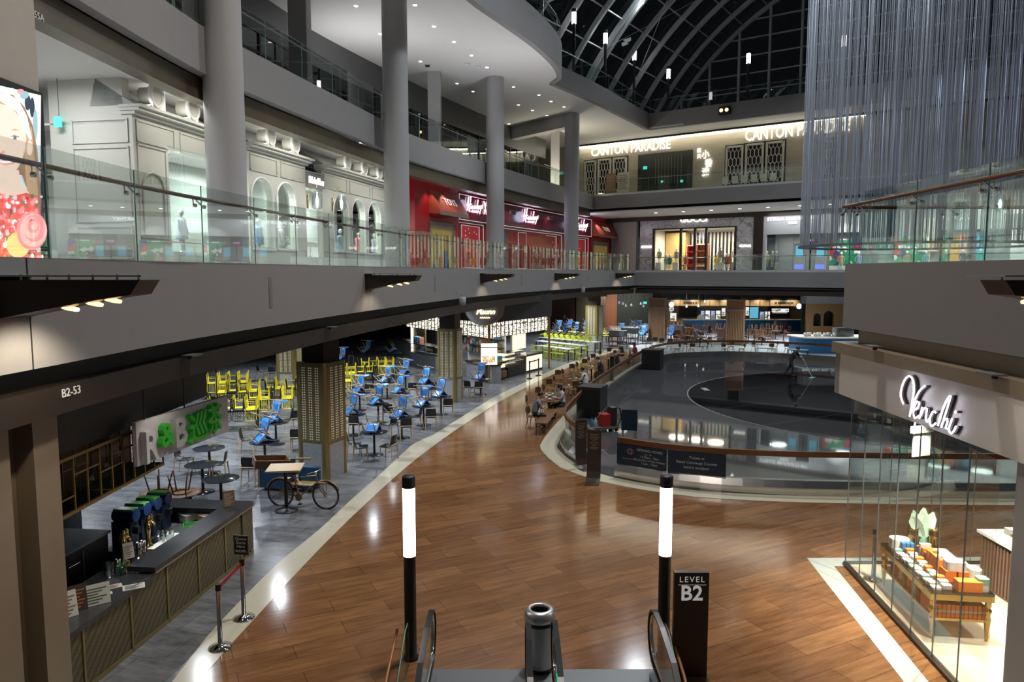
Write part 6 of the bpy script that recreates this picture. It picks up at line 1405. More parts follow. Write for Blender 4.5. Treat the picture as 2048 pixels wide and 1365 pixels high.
for px, py, F, lab in ((622, 403, FB, 'left of'), (672, 408, FE, 'right of')):
    s_ = F.sz(px - 8, py)[0]; z_ = F.sz(px, py)[1]; c = F.p(s_, .42, z_)
    t = thing('wall_lantern', 'glowing glass wall lantern %s the iron gate' % lab, 'lamp', F.p(s_, .2, z_ - .5), 'lanterns at the boutique door')
    MB().lathe([(.14, -.32), (.20, -.28), (.20, .22), (.10, .36), (0, .40)], 14, c).build('glass_body', tumbler, t); MB().lathe([(.04, -.2), (.06, 0), (.03, .12), (0, .14)], 10, c).build('bulb', downl, t)
    MB().tube([F.p(s_, 0, z_ - .05), F.p(s_, .1, z_ + .35), F.p(s_, .3, z_ + .62), F.p(s_, .42, z_ + .55), F.p(s_, .42, z_ + .4)], .018, 6).box((s_ - .06, 0, z_ - .3), (s_ + .06, .03, z_ + .2), F.M).build('bracket', brass, t)
    l = bpy.data.lights.new('lantern', 'POINT'); l.energy = 22; l.color = (1, .9, .7); l.shadow_soft_size = .06; lo = bpy.data.objects.new('lantern', l); COL.objects.link(lo); lo.location = c + Vector((0, 0, -.05)) + F.n * .0
# interior of the boutiques
BW = [tuple(FA.p(0, -3.6, 0).to_2d()), tuple(FA.p(FA.L, -3.6, 0).to_2d()), tuple(FB.p(0, -3.6, 0).to_2d()), tuple(FE.p(0, -3.4, 0).to_2d()), tuple(FE.p(FE.L + 1, -3.4, 0).to_2d())]
struct('wall_boutique', MB().sweep(BW, [(0, Z1), (0, 10.6), (-.2, 10.6), (-.2, Z1)]), mat('boutique_white', (.70, .74, .70), .6))
struct('ceiling_boutique', MB().sweep(BW, [(.1, 9.5), (.1, 9.55), (3.4, 9.55), (3.4, 9.5)]), white_m)
for F, pw in ((FA, 80), (FB, 70), (FE, 80)):
    q = F.p(F.L / 2, -1.7, 9.4); area_lamp(q, q - Vector((0, 0, 1)), pw * 4.5, 1.6, (.90, 1, .96), 170); q = F.p(F.L / 2, 1.15, 10.25); area_lamp(q, F.p(F.L / 2, 0, 7.8), pw * .42, F.L * .8, (1, .97, .86), 150, .15)  # second lamp is a long strip added to brighten the boutique front
gar = {}
def mannequin(c, label):
    k = 'garment_%d_%d_%d' % tuple(int(x * 50) for x in c)
    if k not in gar:
        mt = mat(k, c, .8); t = thing('mannequin', label, 'mannequin')
        MB().lathe([(.14, .42), (.17, .5), (.12, .74), (.15, .9), (.16, .96), (.08, 1.03)], 12).build('garment', mt, t); MB().lathe([(.0, .86), (.05, .84), (.19, .40), (.16, .38), (0, .40)], 12).build('skirt', mt, t)
        MB().lathe([(.03, 1.0), (.035, 1.08), (.085, 1.14), (.09, 1.2), (.06, 1.28), (0, 1.31)], 10).build('head', white, t)
        for y in (-.07, .07): MB().tube([(0, y, .42), (.01, y, .05)], [.05, .035], 6).build('leg', white, t)
        for y in (-1, 1): MB().tube([(0, y * .15, .95), (.02, y * .21, .72), (.08, y * .2, .55)], [.045, .04, .03], 6).build('arm', mt, t)
        MB().lathe([(.17, 0), (.17, .02), (0, .03)], 14).build('base', steel, t)
        gar[k] = t; return t, True
    return gar[k], False
def put_m(c, M, label, group):
    t, new = mannequin(c, label)
    if new: t.matrix_basis = M; t['group'] = group
    else: dup(t, M, label, group)
for F, px, c, lab in ((FA, 362, (.6, .62, .66), 'in the tall bright window left of the first column'), (FB, 516, (.35, .5, .75), 'in blue in the first arched window'), (FB, 560, (.75, .75, .72), 'in white in the second arched window'), (FE, 680, (.3, .4, .5), 'in the left of three arched windows'), (FE, 716, (.7, .2, .25), 'in pink in the middle of three arched windows'), (FE, 748, (.6, .65, .75), 'in pale blue in the right of three arched windows')):
    s_ = F.sz(px, 430, -.9)[0]; put_m(c, Matrix.Translation(F.p(s_, -.9, Z1 + .45)) @ R4(math.atan2(F.n.y, F.n.x), 4, 'Z'), 'child mannequin ' + lab, 'boutique mannequins')
for F, lab in ((FB, 'two arched windows'), (FE, 'three arched windows')):
    t = thing('shop_cabinet', 'pale cabinet with drawers seen through the ' + lab, 'cabinet', F.p(F.L / 2, -2.2, Z1)); MB().box((.2, -2.6, Z1), (F.L - .3, -1.9, 7.0), F.M).build('body', cream, t); MB().box((.15, -2.65, 7.0), (F.L - .25, -1.85, 7.06), F.M).build('top', white, t)
    for k in range(3): MB().box((.4 + k * (F.L - .9) / 3, -1.9, 6.2), (.3 + (k + 1) * (F.L - .9) / 3, -1.88, 6.8), F.M).build('drawer', white, t)
struct('floor_display', MB().sweep(BW, [(.05, Z1), (.05, Z1 + .42), (3.5, Z1 + .42), (3.5, Z1)]), white)
for F in (FA, FB, FE):
    q = F.p(F.L / 2, .28, 9.98); area_lamp(q, F.p(F.L / 2, -.1, 10.9), 16, F.L * .85, (1, .98, .88), 170, .1)
area_lamp((-11.4, 17, 10.5), (-11.4, 17.3, 5), 120, 1.4, (.95, .98, 1), 170)  # lamp added to brighten the white walls of the door recess
# soft toy in the window
p = FB.p(FB.sz(580, 480, -.9)[0], -.9, Z1 + .43); t = thing('toy_bear', 'pale plush bear sitting in the second arched window', 'toy', p); tb = mat('plush', (.45, .43, .38), .9)
MB().ball(p + Vector((0, 0, .25)), (.2, .18, .25), 10, 8).build('body', tb, t); MB().ball(p + Vector((0, 0, .6)), .17, 10, 8).build('head', tb, t)
for a_ in (-1, 1): MB().ball(p + Vector((a_ * .12, 0, .76)), .06, 8, 6).build('ear', tb, t); MB().ball(p + Vector((a_ * .22, -.05, .3)), (.07, .07, .15), 8, 6).build('arm', tb, t)
# ---------------------------------------------------------------- red toy shop
t = thing('toy_shop_front', 'glossy red toy shop front with gold windows and white outlines', 'shop front', hit(S1, 1000, 500)); t.location.z = Z1
whline = mat('white_outline', (.8, .78, .78), .5, emit=.35); khaki = mat('khaki_frame', (.30, .27, .20), .5)
def seg(px0, px1): return chord(S1, px0, px1, 450)
def zat(F, px, py): return F.sz(px, py)[1]
parts_r, parts_d, lines = MB(), MB(), MB()
def outline(F, s0, s1, z0, z1, d=.02, w=.035): moulding(lines, F, s0, s1, z0, z1, d, w)
for px0, px1 in ((830, 917), (1183, 1224)):
    F = seg(px0, px1); parts_r.box((0, -.3, Z1), (F.L, 0, 10.62), F.M)
for px0, px1 in ((917, 1006), (1006, 1130), (1130, 1183)):
    F = seg(px0, px1); parts_d.box((0, -.3, 8.75), (F.L, 0.0, 10.62), F.M); parts_r.box((0, -.6, Z1), (F.L, -.3, 8.75), F.M)
parts_r.build('red_wall', red, t); parts_d.build('burgundy_header', darkred, t)
F1a = seg(917, 975); F2a = seg(1006, 1130); F3a = seg(1148, 1183)
for F in (F1a, F2a, F3a): outline(F, .05, F.L - .05, 8.8, 10.3); outline(F, .05, F.L - .05, Z1 + .05, 8.7, -.28)
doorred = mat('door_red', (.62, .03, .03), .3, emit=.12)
def red_door(px0, px1, lab, mt=doorred):
    F = seg(px0, px1); m = MB().box((0, -.27, Z1 + .1), (F.L, -.24, 8.55), F.M); m.build(lab, mt, t); moulding(lines, F, 0, F.L, Z1 + .1, 8.55, -.235, .03)
    st = MB()
    for k in range(14): x, z = random.uniform(.1, F.L - .1), random.uniform(6.2, 8.4); st.box((x - .05, -.235, z - .015), (x + .05, -.23, z + .015), F.M).box((x - .015, -.235, z - .05), (x + .015, -.23, z + .05), F.M)
    st.build('star_print', whline, t)
red_door(929, 965, 'door'); red_door(1042, 1058, 'door', darkred); red_door(1088, 1118, 'door'); red_door(1150, 1176, 'door')
F = seg(1012, 1040); MB().box((0, -.29, Z1), (F.L, -.27, 8.5), F.M).build('pane', mat('toy_glass', (.10, .12, .11), .1), t); F = seg(1062, 1086); MB().box((0, -.29, Z1), (F.L, -.27, 8.5), F.M).build('pane', M_['toy_glass'], t)
lines.build('white_outline', whline, t)
for px0, px1, w0, w1 in ((858, 916, 860, 905), (1185, 1223, 1187, 1215)):
    F = seg(px0, px1); aw = MB(); zt_, zb_ = 10.15, 9.0
    aw.add([(0, 0, zt_), (F.L, 0, zt_), (F.L, .7, zb_), (0, .7, zb_), (F.L, .7, zb_ - .12), (0, .7, zb_ - .12), (F.L, 0, zb_ - .12), (0, 0, zb_ - .12)], [(0, 1, 2, 3), (3, 2, 4, 5), (0, 3, 5, 7), (1, 6, 4, 2), (5, 4, 6, 7)], F.M); aw.build('awning', awnred, t)
    MB().box((0, .69, zb_ - .2), (F.L, .72, zb_ - .02), F.M).build('awning_valance', khaki, t)
    me = text_mesh('TOYS', .62, .01); Q = F.T(F.L / 2, .42, 9.58) @ R4(-math.atan2(.7, zt_ - zb_), 4, 'X'); MB().mesh(me, Q).build('awning_lettering', whline, t)
    Fw = seg(w0, w1); MB().box((.0, -.05, 6.15), (Fw.L, .02, 8.1), Fw.M).build('gold_window', gilt, t)
    m = MB(); 
    for a_, b_ in (((-.15, 0, 6.0), (.06, .1, 8.4)), ((Fw.L - .06, 0, 6.0), (Fw.L + .15, .1, 8.4)), ((-.15, 0, 8.1), (Fw.L + .15, .1, 8.45)), ((-.15, 0, 5.95), (Fw.L + .15, .12, 6.15))): m.box(a_, b_, Fw.M)
    m.build('window_surround', khaki, t)
    for k in range(4): small('toy', MB().rbox((.2 + k * Fw.L * .2, .13, 5.97), (.2 + k * Fw.L * .2 + .25, .3, 6.4 + (k % 3) * .25), .08, Fw.M), flat('toy_%d' % k, [(.8, .75, .7), (.7, .2, .2), (.1, .2, .6), (.9, .6, .2)][k]), 'small toy in the gold window under the %s awning, %s from the left' % ('left' if px0 < 1000 else 'right', ordn[k]), 'toy', 'toys in the gold windows')
HS = [[(.03, .12), (.06, .5), (.10, .95)], [(.13, .05), (.18, .5), (.24, 1.0)], [(.0, .42), (.15, .50), (.28, .55)], [(.38, .43), (.31, .44), (.28, .34), (.33, .27), (.38, .45), (.39, .28)], [(.42, .28), (.43, .45), (.47, .47), (.48, .29), (.50, .44), (.54, .48), (.56, .30)], [(.59, .30), (.64, .6), (.69, .90)], [(.68, .40), (.75, .43), (.73, .52), (.67, .44), (.69, .32), (.77, .36)], [(.79, .52), (.80, .40), (.85, .40), (.89, .56), (.86, .32), (.78, .02)], [(.98, .62), (.93, .57), (.97, .47), (.92, .40), (.87, .41)]]
def script_sign(F, s0, s1, z0, z1, d, label, strokes, r, mt, name, group=None, blob=True):
    t = thing(name, label, 'sign', F.p((s0 + s1) / 2, d, z0), group); m = MB()
    for st in strokes:
        P = spline(st, .04) if len(st) > 2 else st
        m.tube([F.p(s0 + (s1 - s0) * x, d, z0 + (z1 - z0) * y) for x, y in P], r, 6)
    m.build('script', mt, t)
    if blob: MB().tube([F.p(s0 + (s1 - s0) * x, d, z0 + (z1 - z0) * y) for x, y in ((.34, .13), (.5, .11), (.68, .15))], r * 1.9, 6).build('underline', mt, t)
    return t
for F, px0, px1, py0, py1, lab in ((F1a, 934, 966, 392, 430, 'left of three, above the first red door'), (F2a, 1047, 1077, 416, 450, 'middle of three, over the wide burgundy header'), (F3a, 1151, 1176, 434, 464, 'right of three, beside the right awning')):
    s0, z1 = F.sz(px0, py0, .1); s1, z0 = F.sz(px1, py1, .1); script_sign(F, s0, s1, z0, z1, .1, 'glowing white neon toy shop name, ' + lab, HS, .032, neon, 'neon_sign', 'neon toy shop names')
    q = F.p((s0 + s1) / 2, .8, (z0 + z1) / 2); l = bpy.data.lights.new('neon', 'POINT'); l.energy = 28; l.color = (.7, .72, 1); l.shadow_soft_size = .4; lo = bpy.data.objects.new('neon', l); COL.objects.link(lo); lo.location = q
s0, z0 = F1a.sz(967, 428, .08); s1, z1 = F1a.sz(974, 404, .08); script_sign(F1a, s0, s1, z0, z1, .08, 'small neon toy figure emblem left of the bluish column', [[(.1, 1), (.5, .6), (.9, 1)], [(.5, .6), (.5, .4)], [(.15, 0), (.5, .4), (.85, 0)], [(.4, .75), (.5, .85), (.6, .75), (.5, .66)]], .035, glow('neon_pink', (1, .5, .6), 3), 'neon_figure', None, False)
for px0, px1, lab in ((1018, 1031, 'left'), (1095, 1106, 'right')): sign('TOYS', F2a, px0, px1, 425 if px0 < 1050 else 437, 8, .03, mat('dim_letters', (.35, .28, .28), .5) if 'dim_letters' not in M_ else M_['dim_letters'], 'dim word TOYS on the burgundy header, %s of the neon name' % lab)
for px in (872, 900, 945, 1030, 1075, 1105, 1163, 1203):
    q = hit(offs(S1, .6), px, 440); q.z = 10.2; spot_lamp(q, q + Vector((-.5, .25, -3)), 40, 110, .05, (1, .92, .85))
# corner wall at the end of the toy shop
p0, p1 = hit(S1, 1225, 480), (11.3, 66.6); f = Fr((p0.x, p0.y), p1); struct('wall_corner', MB().box((0, -.3, Z1), (f.L, 0, 10.62), f.M), white)
# ---------------------------------------------------------------- far upper floor: restaurant front
def face_frame(d, t0=-12, t1=44):
    o = Vector(F2[0]) + Vector((.5716, .8205)) * d
    return Fr(along(o, t0), along(o, t1))
FC = face_frame(3.5)
rw_ = mat('wood_grain_wall', (.47, .42, .32), .5, var=.28, scale=1.0, stretch=(.5, .5, 9))
struct('wall_back', MB().box((0, -.3, 12.0), (FC.L, 0, 16.86), FC.M), rw_)
s0, s1 = FC.sz(1158, 293)[0], FC.sz(1733, 232)[0]
t = thing('cove_light', 'long glowing light strip along the top of the restaurant wall', 'light', FC.p((s0 + s1) / 2, .2, 16.4))
MB().box((s0, .02, 16.68), (s1, .20, 16.71), FC.M).build('light_strip', downl, t); MB().box((s0 - .2, .0, 16.71), (s1 + 14, .34, 16.86), FC.M).build('dark_pelmet', bronze_d, t)
for k in range(4):
    a_ = s0 + (s1 - s0) * (k + .5) / 4; q = FC.p(a_, .34, 16.62); l = area_lamp(q, q - FC.n * .28 + Vector((0, 0, -1)), 46, (s1 - s0) / 4, (1, .92, .68), 180, .12)
    l.rotation_euler = Matrix((( FC.u.x, FC.n.x * .94, FC.n.x * .34), (FC.u.y, FC.n.y * .94, FC.n.y * .34), (0, -.34, .94))).to_euler()
for px0, px1, py, h_, lab in ((1183, 1341, 294, 17, 'smaller lit CANTON PARADISE sign on the left of the restaurant wall'), (1491, 1700, 257, 24, 'larger lit CANTON PARADISE sign on the right of the restaurant wall')):
    s0, z0 = FC.sz(px0, py + 8 * (1 if px0 < 1400 else 1.2), .1); s1, z1 = FC.sz(px1, py - 8 * (1 if px0 < 1400 else 1.6), .1); zc = FC.sz((px0 + px1) / 2, py, .1)[1]; zt = FC.sz((px0 + px1) / 2, py - h_, .1)[1]
    m = MB(); fit_text(m, 'CANTON PARADISE', FC, s0, s1, zc - .12, zt - zc, .12, .03, 0, .006); o = tag(m.build('shop_sign', signw), lab, 'sign', 'restaurant name signs')
t = thing('vertical_sign', 'lit upright Chinese sign between the two restaurant names', 'sign', FC.p(FC.sz(1409, 330)[0], .1, 13.6)); m = MB()
for ch, px, py, hh in (('樂', 1398, 301, 9), ('天', 1398, 313, 9), ('小', 1411, 309, 17), ('香', 1417, 326, 17), ('港', 1411, 344, 17)):
    s_, zc = FC.sz(px, py, .1); zt = FC.sz(px, py - hh, .1)[1]; h_ = zt - zc; fit_text(m, ch, FC, s_ - h_ * .48, s_ + h_ * .48, zc, h_, .1, .03, 0, .02)
m.build('characters', signw, t)
latw = mat('lattice_white', (.66, .64, .55), .5)
def lattice(px0, px1, pyt, pyb, lab, d=.06):
    s0, s1 = FC.sz(px0, pyt)[0], FC.sz(px1, pyt)[0]; z1 = FC.sz((px0 + px1) / 2, pyt)[1]; z0 = Z2 + .25
    t = thing('lattice_screen', 'pale honeycomb lattice screen in the restaurant wall, ' + lab, 'screen', FC.p((s0 + s1) / 2, d, z0), 'lattice screens of the restaurant')
    m = MB(); 
    for a_, b_ in (((s0, d, z0), (s0 + .15, d + .1, z1)), ((s1 - .15, d, z0), (s1, d + .1, z1)), ((s0, d, z1 - .15), (s1, d + .1, z1)), ((s0, d, z0), (s1, d + .1, z0 + .15))): m.box(a_, b_, FC.M)
    m.build('frame', latw, t); m = MB(); n = 4; w = (s1 - s0 - .18) / n; hh = .62; z = z0
    j = 0
    while z < z1 - .1:
        for k in range(n + 1):
            x = s0 + .09 + k * w + (w / 2 if j % 2 else 0)
            if x > s1 - .08: continue
            za, zb_ = z + .02, min(z + hh * .62, z1 - .05); m.box((x - .028, d + .02, za), (x + .028, d + .06, zb_), FC.M)
            for sg in (-1, 1):
                xe = x + sg * w / 2
                if s0 + .05 < xe < s1 - .05 and zb_ + .17 < z1: m.tube([FC.p(x, d + .04, zb_), FC.p(xe, d + .04, zb_ + hh * .3)], .03, 4)
        z += hh * .92 * .99; j += 1
    m.build('lattice', latw, t)
    MB().box((s0 - .1, -.02, Z2), (s1 + .1, .03, z1 + .1), FC.M).build('dark_recess', dark, t)
for k, (a_, b_, c_, e_) in enumerate(((1170, 1194, 322, 385), (1197, 1224, 318, 383), (1227, 1255, 315, 381), (1453, 1488, 292, 366), (1492, 1529, 287, 364), (1533, 1570, 283, 362), (1648, 1684, 270, 352))): lattice(a_, b_, c_, e_, '%s from the left' % ordn[k])
s0, s1 = FC.sz(1276, 340)[0], FC.sz(1385, 340)[0]; z1 = FC.sz(1330, 305)[1]
t = thing('restaurant_entrance', 'dark glazed restaurant entrance between the two lattice groups', 'entrance', FC.p((s0 + s1) / 2, .05, Z2)); MB().box((s0, .0, Z2), (s1, .03, z1), FC.M).build('dark_interior', mat('dim_interior', (.035, .038, .03), .6), t)
m = MB()
for k in range(9): x = s0 + 1.6 + k * .28; m.box((x - .03, .035, Z2 + .9), (x + .03, .05, z1 - .4), FC.M)
m.build('beaded_screen', mat('bead_screen', (.22, .20, .13), .5), t)
MB().box((s0, .12, Z2), (s1, .14, z1), FC.M).build('pane', shop_glass, t)
for x, z, w, h_, c in ((s0 + .5, Z2 + 2.2, .35, .25, 'exit'), (s1 - 1.0, Z2 + .9, .25, .2, 'till'), (s0 + 2.1, Z2 + 1.0, .2, .16, 'lamp')): MB().box((x, .05, z), (x + w, .07, z + h_), FC.M).build('small_screen', exitg, t)
for k, (px0, px1, c) in enumerate(((1212, 1231, (.30, .15, .09)), (1235, 1257, (.6, .58, .5)))):
    a_ = FC.sz(px0, 372, 1.4)[0]; b_ = FC.sz(px1, 372, 1.4)[0]; t = thing('menu_stand', ('brown', 'white')[k] + ' poster menu stand before the left lattice screens', 'menu stand', FC.p((a_ + b_) / 2, 1.4, Z2)); MB().box((a_, 1.38, Z2 + .2), (b_, 1.42, Z2 + 1.9), FC.M).build('board', mat('menu_stand_%d' % k, c, .5), t)
    m = MB()
    for j in range(8): m.box((a_ + .08, 1.421, Z2 + .5 + j * .16), (b_ - .08 - (j % 3) * .1, 1.426, Z2 + .58 + j * .16), FC.M)
    m.build('print', flat('menu_print', (.35, .22, .14)), t); MB().box((a_, 1.3, Z2), (b_, 1.5, Z2 + .2), FC.M).build('foot', dark, t)
for k in range(6):
    s_ = FC.sz(1452 + k * 19, 372, .9)[0]; t = thing('waiting_chair', 'pale waiting chair below the right lattice screens, %s from the left' % ordn[k], 'chair', FC.p(s_, .9, Z2), 'waiting chairs'); MB().rbox((s_ - .24, .65, Z2 + .42), (s_ + .24, 1.1, Z2 + .48), .05, FC.M).build('seat', latw, t); MB().rbox((s_ - .24, 1.06, Z2 + .45), (s_ + .24, 1.12, Z2 + .95), .02, FC.M).build('backrest', latw, t)
    for x in (-.2, .2):
        for y in (.7, 1.05): MB().cyl(FC.p(s_ + x, y, Z2), FC.p(s_ + x, y, Z2 + .43), .018, n=6).build('leg', dark, t)
t = thing('floodlight', 'square twin floodlight on the top balcony front', 'floodlight', hit(F3, 1451, 224)); p = hit(F3, 1451, 224) + RN * .05; FF = Fr(F3[0], F3[1]); s_, z_ = FF.sz(1451, 222)
MB().box((s_ - .4, .02, z_ - .28), (s_ + .4, .35, z_ + .28), FF.M).build('housing', bronze_d, t)
for x in (-.2, .2): MB().cyl(FF.p(s_ + x, .34, z_), FF.p(s_ + x, .37, z_), .13, n=14).build('lens', lamphot, t)
# mast lamps along the top balconies
mastm = M_['post_brown']
for k, (px, py, path) in enumerate(((1148, 36, offs(E3B, -.7)), (1211, 77, offs(E3B, -.7)), (1269, 111, offs(E3B, -.7)), (1337, 148, offs(F3, -.7)), (1497, 117, offs(F3, -.7)), (1688, 82, offs(F3, -.7)))):
    p = hit(path if k < 3 else offs(F3, -.7), px, py) if not (k == 2) else hit([(2, 40)] + path + [(14, 66)], px, py); h_ = 18.3 / 60 * 0 + .68
    t = thing('mast_lamp', 'slim mast with a glowing tube under the glass roof, %s from the left' % ordn[k], 'lamp', (p.x, p.y, Z3), 'mast lamps of the top balcony')
    MB().cyl((p.x, p.y, Z3 - .1), (p.x, p.y, p.z - h_ / 2), .10, n=12).build('mast', mastm, t); MB().cyl((p.x, p.y, p.z - h_ / 2), (p.x, p.y, p.z + h_ / 2), .145, n=16).build('light_tube', lampw, t); MB().cyl((p.x, p.y, p.z + h_ / 2), (p.x, p.y, p.z + h_ / 2 + .22), .15, n=14).build('cap', dark, t)
# ---------------------------------------------------------------- downlights in the soffits
def downlight(q, label, group, r=.085, pw=0):
    t = thing('downlight', label, 'downlight', q, group); MB().lathe([(r, 0), (r * 1.35, -.004), (r * 1.35, .004)], 14, q).build('ring', white, t); MB().cyl((q[0], q[1], q[2] - .012), (q[0], q[1], q[2] + .0), r, n=12).build('lens', downl, t)
    if pw: spot_lamp(Vector(q) + Vector((0, 0, -.05)), Vector(q) + Vector((0, 0, -5)), pw, 100, .08, (1, .97, .92))
for k, (px, py) in enumerate(((712, 12), (760, 68), (868, 53), (908, 84), (943, 111), (974, 135), (1003, 156), (1027, 174), (841, 123), (877, 146), (914, 167), (946, 183), (1078, 190), (1102, 203), (1128, 214), (1037, 210), (1065, 221), (1094, 231), (830, 10), (1018, 248))):
    p = G(px, py, 16.855); downlight(p, 'small downlight in the rounded white soffit, %s' % ('%s of the left run' % ordn[k] if k < 8 else ('%s of the inner run' % ordn[k - 8] if k < 18 else ('near the top edge' if k == 18 else 'beside the third column'))), 'downlights of the rounded soffit', .085, 60 if k % 3 == 0 else 0)
FD7 = face_frame(3.2)
for k, px in enumerate((1312, 1367, 1423, 1480, 1536, 1600, 1660)):
    s_ = FD7.sz(px, 408)[0]; p = FD7.p(s_, 0, 10.615); downlight(p, 'downlight in the white soffit before the designer shops, %s from the left' % ordn[k], 'downlights of the far soffit', .12, 90)
for k, (px, py) in enumerate(((855, 131), (935, 128), (957, 133))):
    p = G(px, py, 16.85); tag(MB().lathe([(0, -.09), (.10, -.08), (.14, -.02), (.14, 0)], 14, p).build('ceiling_dome', dark if k == 0 else white), ('black dome camera on the rounded soffit', 'pale round speaker on the rounded soffit, left', 'pale round speaker on the rounded soffit, right')[k], 'camera' if k == 0 else 'speaker')
# ---------------------------------------------------------------- designer shops at the far end
GU = face_frame(7.0); struct('trim_22', MB().box((3, .0, 10.25), (GU.L, .2, 10.62), GU.M), bronze_d)
def gs(px, py=480, d=0): return GU.sz(px, py, d)[0]
marb = mat('white_marble', (.72, .72, .74), .2, var=.0)
nt = marb.node_tree; tc = nt.nodes.new('ShaderNodeTexCoord'); wv = nt.nodes.new('ShaderNodeTexNoise'); wv.inputs['Scale'].default_value = .9; wv.inputs['Detail'].default_value = 6; wv.inputs['Distortion'].default_value = 2.2
cr = nt.nodes.new('ShaderNodeValToRGB'); e_ = cr.color_ramp.elements; e_[0].position = .47; e_[0].color = (.72, .72, .74, 1); e_[1].position = .53; e_[1].color = (.72, .72, .74, 1); el = cr.color_ramp.elements.new(.5); el.color = (.22, .23, .26, 1)
nt.links.new(tc.outputs['Object'], wv.inputs['Vector']); nt.links.new(wv.outputs['Fac'], cr.inputs[0]); nt.links.new(cr.outputs[0], nt.nodes['Principled BSDF'].inputs['Base Color'])
t = thing('marble_shop_front', 'white veined marble shop front with a wide bright window at the far end', 'shop front', GU.p(gs(1390), 0, Z1)); a0, a1, b0, b1 = gs(1280), gs(1307), gs(1471), gs(1507)
zo = 9.55
MB().box((a0, -.3, Z1), (a1, 0, 10.25), GU.M).build('pillar', marb, t); MB().box((b0, -.3, Z1), (b1, 0, 10.25), GU.M).build('pillar', marb, t); MB().box((a1, -.3, zo), (b0, 0, 10.25), GU.M).build('lintel', marb, t)
m = MB()
for x in (a1, gs(1361), gs(1389), gs(1412), b0): m.box((x - .09, -.2, Z1), (x + .09, .02, zo), GU.M)
m.box((a1, -.2, zo - .1), (b0, .02, zo), GU.M).build('window_frame', dark, t); MB().box((a1, -.1, Z1), (b0, -.09, zo), GU.M).build('pane', shop_glass, t)
m = MB(); k = 0; x = a1 - .2
while x < b0 + .2: m.box((x, -4.0, Z1), (x + .16, -3.95, 9.3), GU.M); x += .34
m.build('striped_back_wall', black, t); MB().box((a1 - .2, -4.1, Z1), (b0 + .2, -4.0, 9.6), GU.M).build('back_wall', white, t)
MB().box((a1 - .1, -4.0, Z1), (gs(1345), -3.0, 9.3), GU.M).build('gold_niche', mat('warm_niche', (.72, .52, .22), .5, var=.1), t); MB().box((a1 - .2, -4.1, 9.5), (b0 + .2, -.2, 9.55), GU.M).build('shop_ceiling', white_m, t); MB().box((a1 - .3, -4.1, Z1), (a1 - .2, -.3, 9.5), GU.M).box((b0 + .2, -4.1, Z1), (b0 + .3, -.3, 9.5), GU.M).build('side_wall', white, t)
for x in (.25, .5, .75): q = GU.p(a1 + (b0 - a1) * x, -1.8, 9.45); area_lamp(q, q - Vector((0, 0, 1)), 150, 1.4, (1, .87, .66), 170)
sign('GUCCI', GU, 1360, 1414, 439, 11, .08, signw, 'lit GUCCI name over the marble shop window', bold=.02); sign('GUCCI', GU, 1282, 1303, 494, 5, .06, signw, 'small lit GUCCI name on the left marble pillar', bold=.02); sign('GUCCI', GU, 1478, 1501, 492, 5, .06, signw, 'small lit GUCCI name on the right marble pillar', bold=.02)
gc_ = ((.45, .4, .25), (.3, .4, .5), (.05, .25, .15), (.3, .35, .4), (.5, .15, .12), (.75, .5, .08), (.55, .35, .35), (.12, .1, .12), (.6, .2, .15), (.65, .4, .35))
for k, px in enumerate((1319, 1329, 1340, 1349, 1372, 1430, 1441, 1449, 1459, 1466)):
    lift = .0 if k % 3 else .55; s_ = gs(px, 500, -.8)
    put_m(gc_[k], Matrix.Translation(GU.p(s_, -.8 - (k % 2) * .5, Z1 + .15 + lift)) @ R4(math.atan2(GU.n.y, GU.n.x), 4, 'Z'), 'child mannequin in the marble shop window, %s from the left' % ordn[k], 'mannequins in the marble shop')
    if lift: small('plinth', MB().box((s_ - .25, -1.05 - (k % 2) * .5, Z1), (s_ + .25, -.55 - (k % 2) * .5, Z1 + .15 + lift), GU.M), white, 'white plinth under the %s mannequin of the marble shop' % ordn[k], 'plinth')
for px0, px1, h_, c, lab in ((1306, 1315, 2.0, (.45, .2, .15), 'pinkish open shelf at the left of the marble shop'), (1374, 1389, 2.3, (.5, .03, .03), 'red framed shoe cabinet in the marble shop'), (1392, 1416, 2.4, (.35, .14, .08), 'timber wardrobe with clothes in the marble shop')):
    x0, x1 = gs(px0, 510, -2.2), gs(px1, 510, -2.2); t = thing('shop_cabinet', lab, 'cabinet', GU.p((x0 + x1) / 2, -2.4, Z1)); mt = flat('cab_%d' % px0, c); m = MB()
    for a_, b_ in (((x0, -2.7, Z1), (x0 + .08, -2.2, Z1 + h_)), ((x1 - .08, -2.7, Z1), (x1, -2.2, Z1 + h_)), ((x0, -2.7, Z1), (x1, -2.66, Z1 + h_))): m.box(a_, b_, GU.M)
    m.build('case', mt, t)
    for j in range(5): MB().box((x0, -2.7, Z1 + h_ * j / 4.2), (x1, -2.15, Z1 + h_ * j / 4.2 + .05), GU.M).build('shelf', mt if j % 2 else white, t)
for px in (1376, 1398): s_ = gs(px, 525, -1.2); t = thing('display_bench', 'low %s bench in the marble shop window' % ('red' if px < 1390 else 'cream'), 'bench', GU.p(s_, -1.2, Z1)); MB().rbox((s_ - .5, -1.5, Z1 + .35), (s_ + .5, -1.0, Z1 + .5), .08, GU.M).build('seat', flat('bench_%d' % px, (.5, .03, .03) if px < 1390 else (.75, .7, .55)), t); [MB().cyl(GU.p(s_ + dx, -1.25, Z1), GU.p(s_ + dx, -1.25, Z1 + .36), .04, n=8).build('leg', black, t) for dx in (-.4, .4)]
struct('wall_pillar', MB().box((b1, -.3, Z1), (gs(1525), .1, 10.25), GU.M), bronze_d)
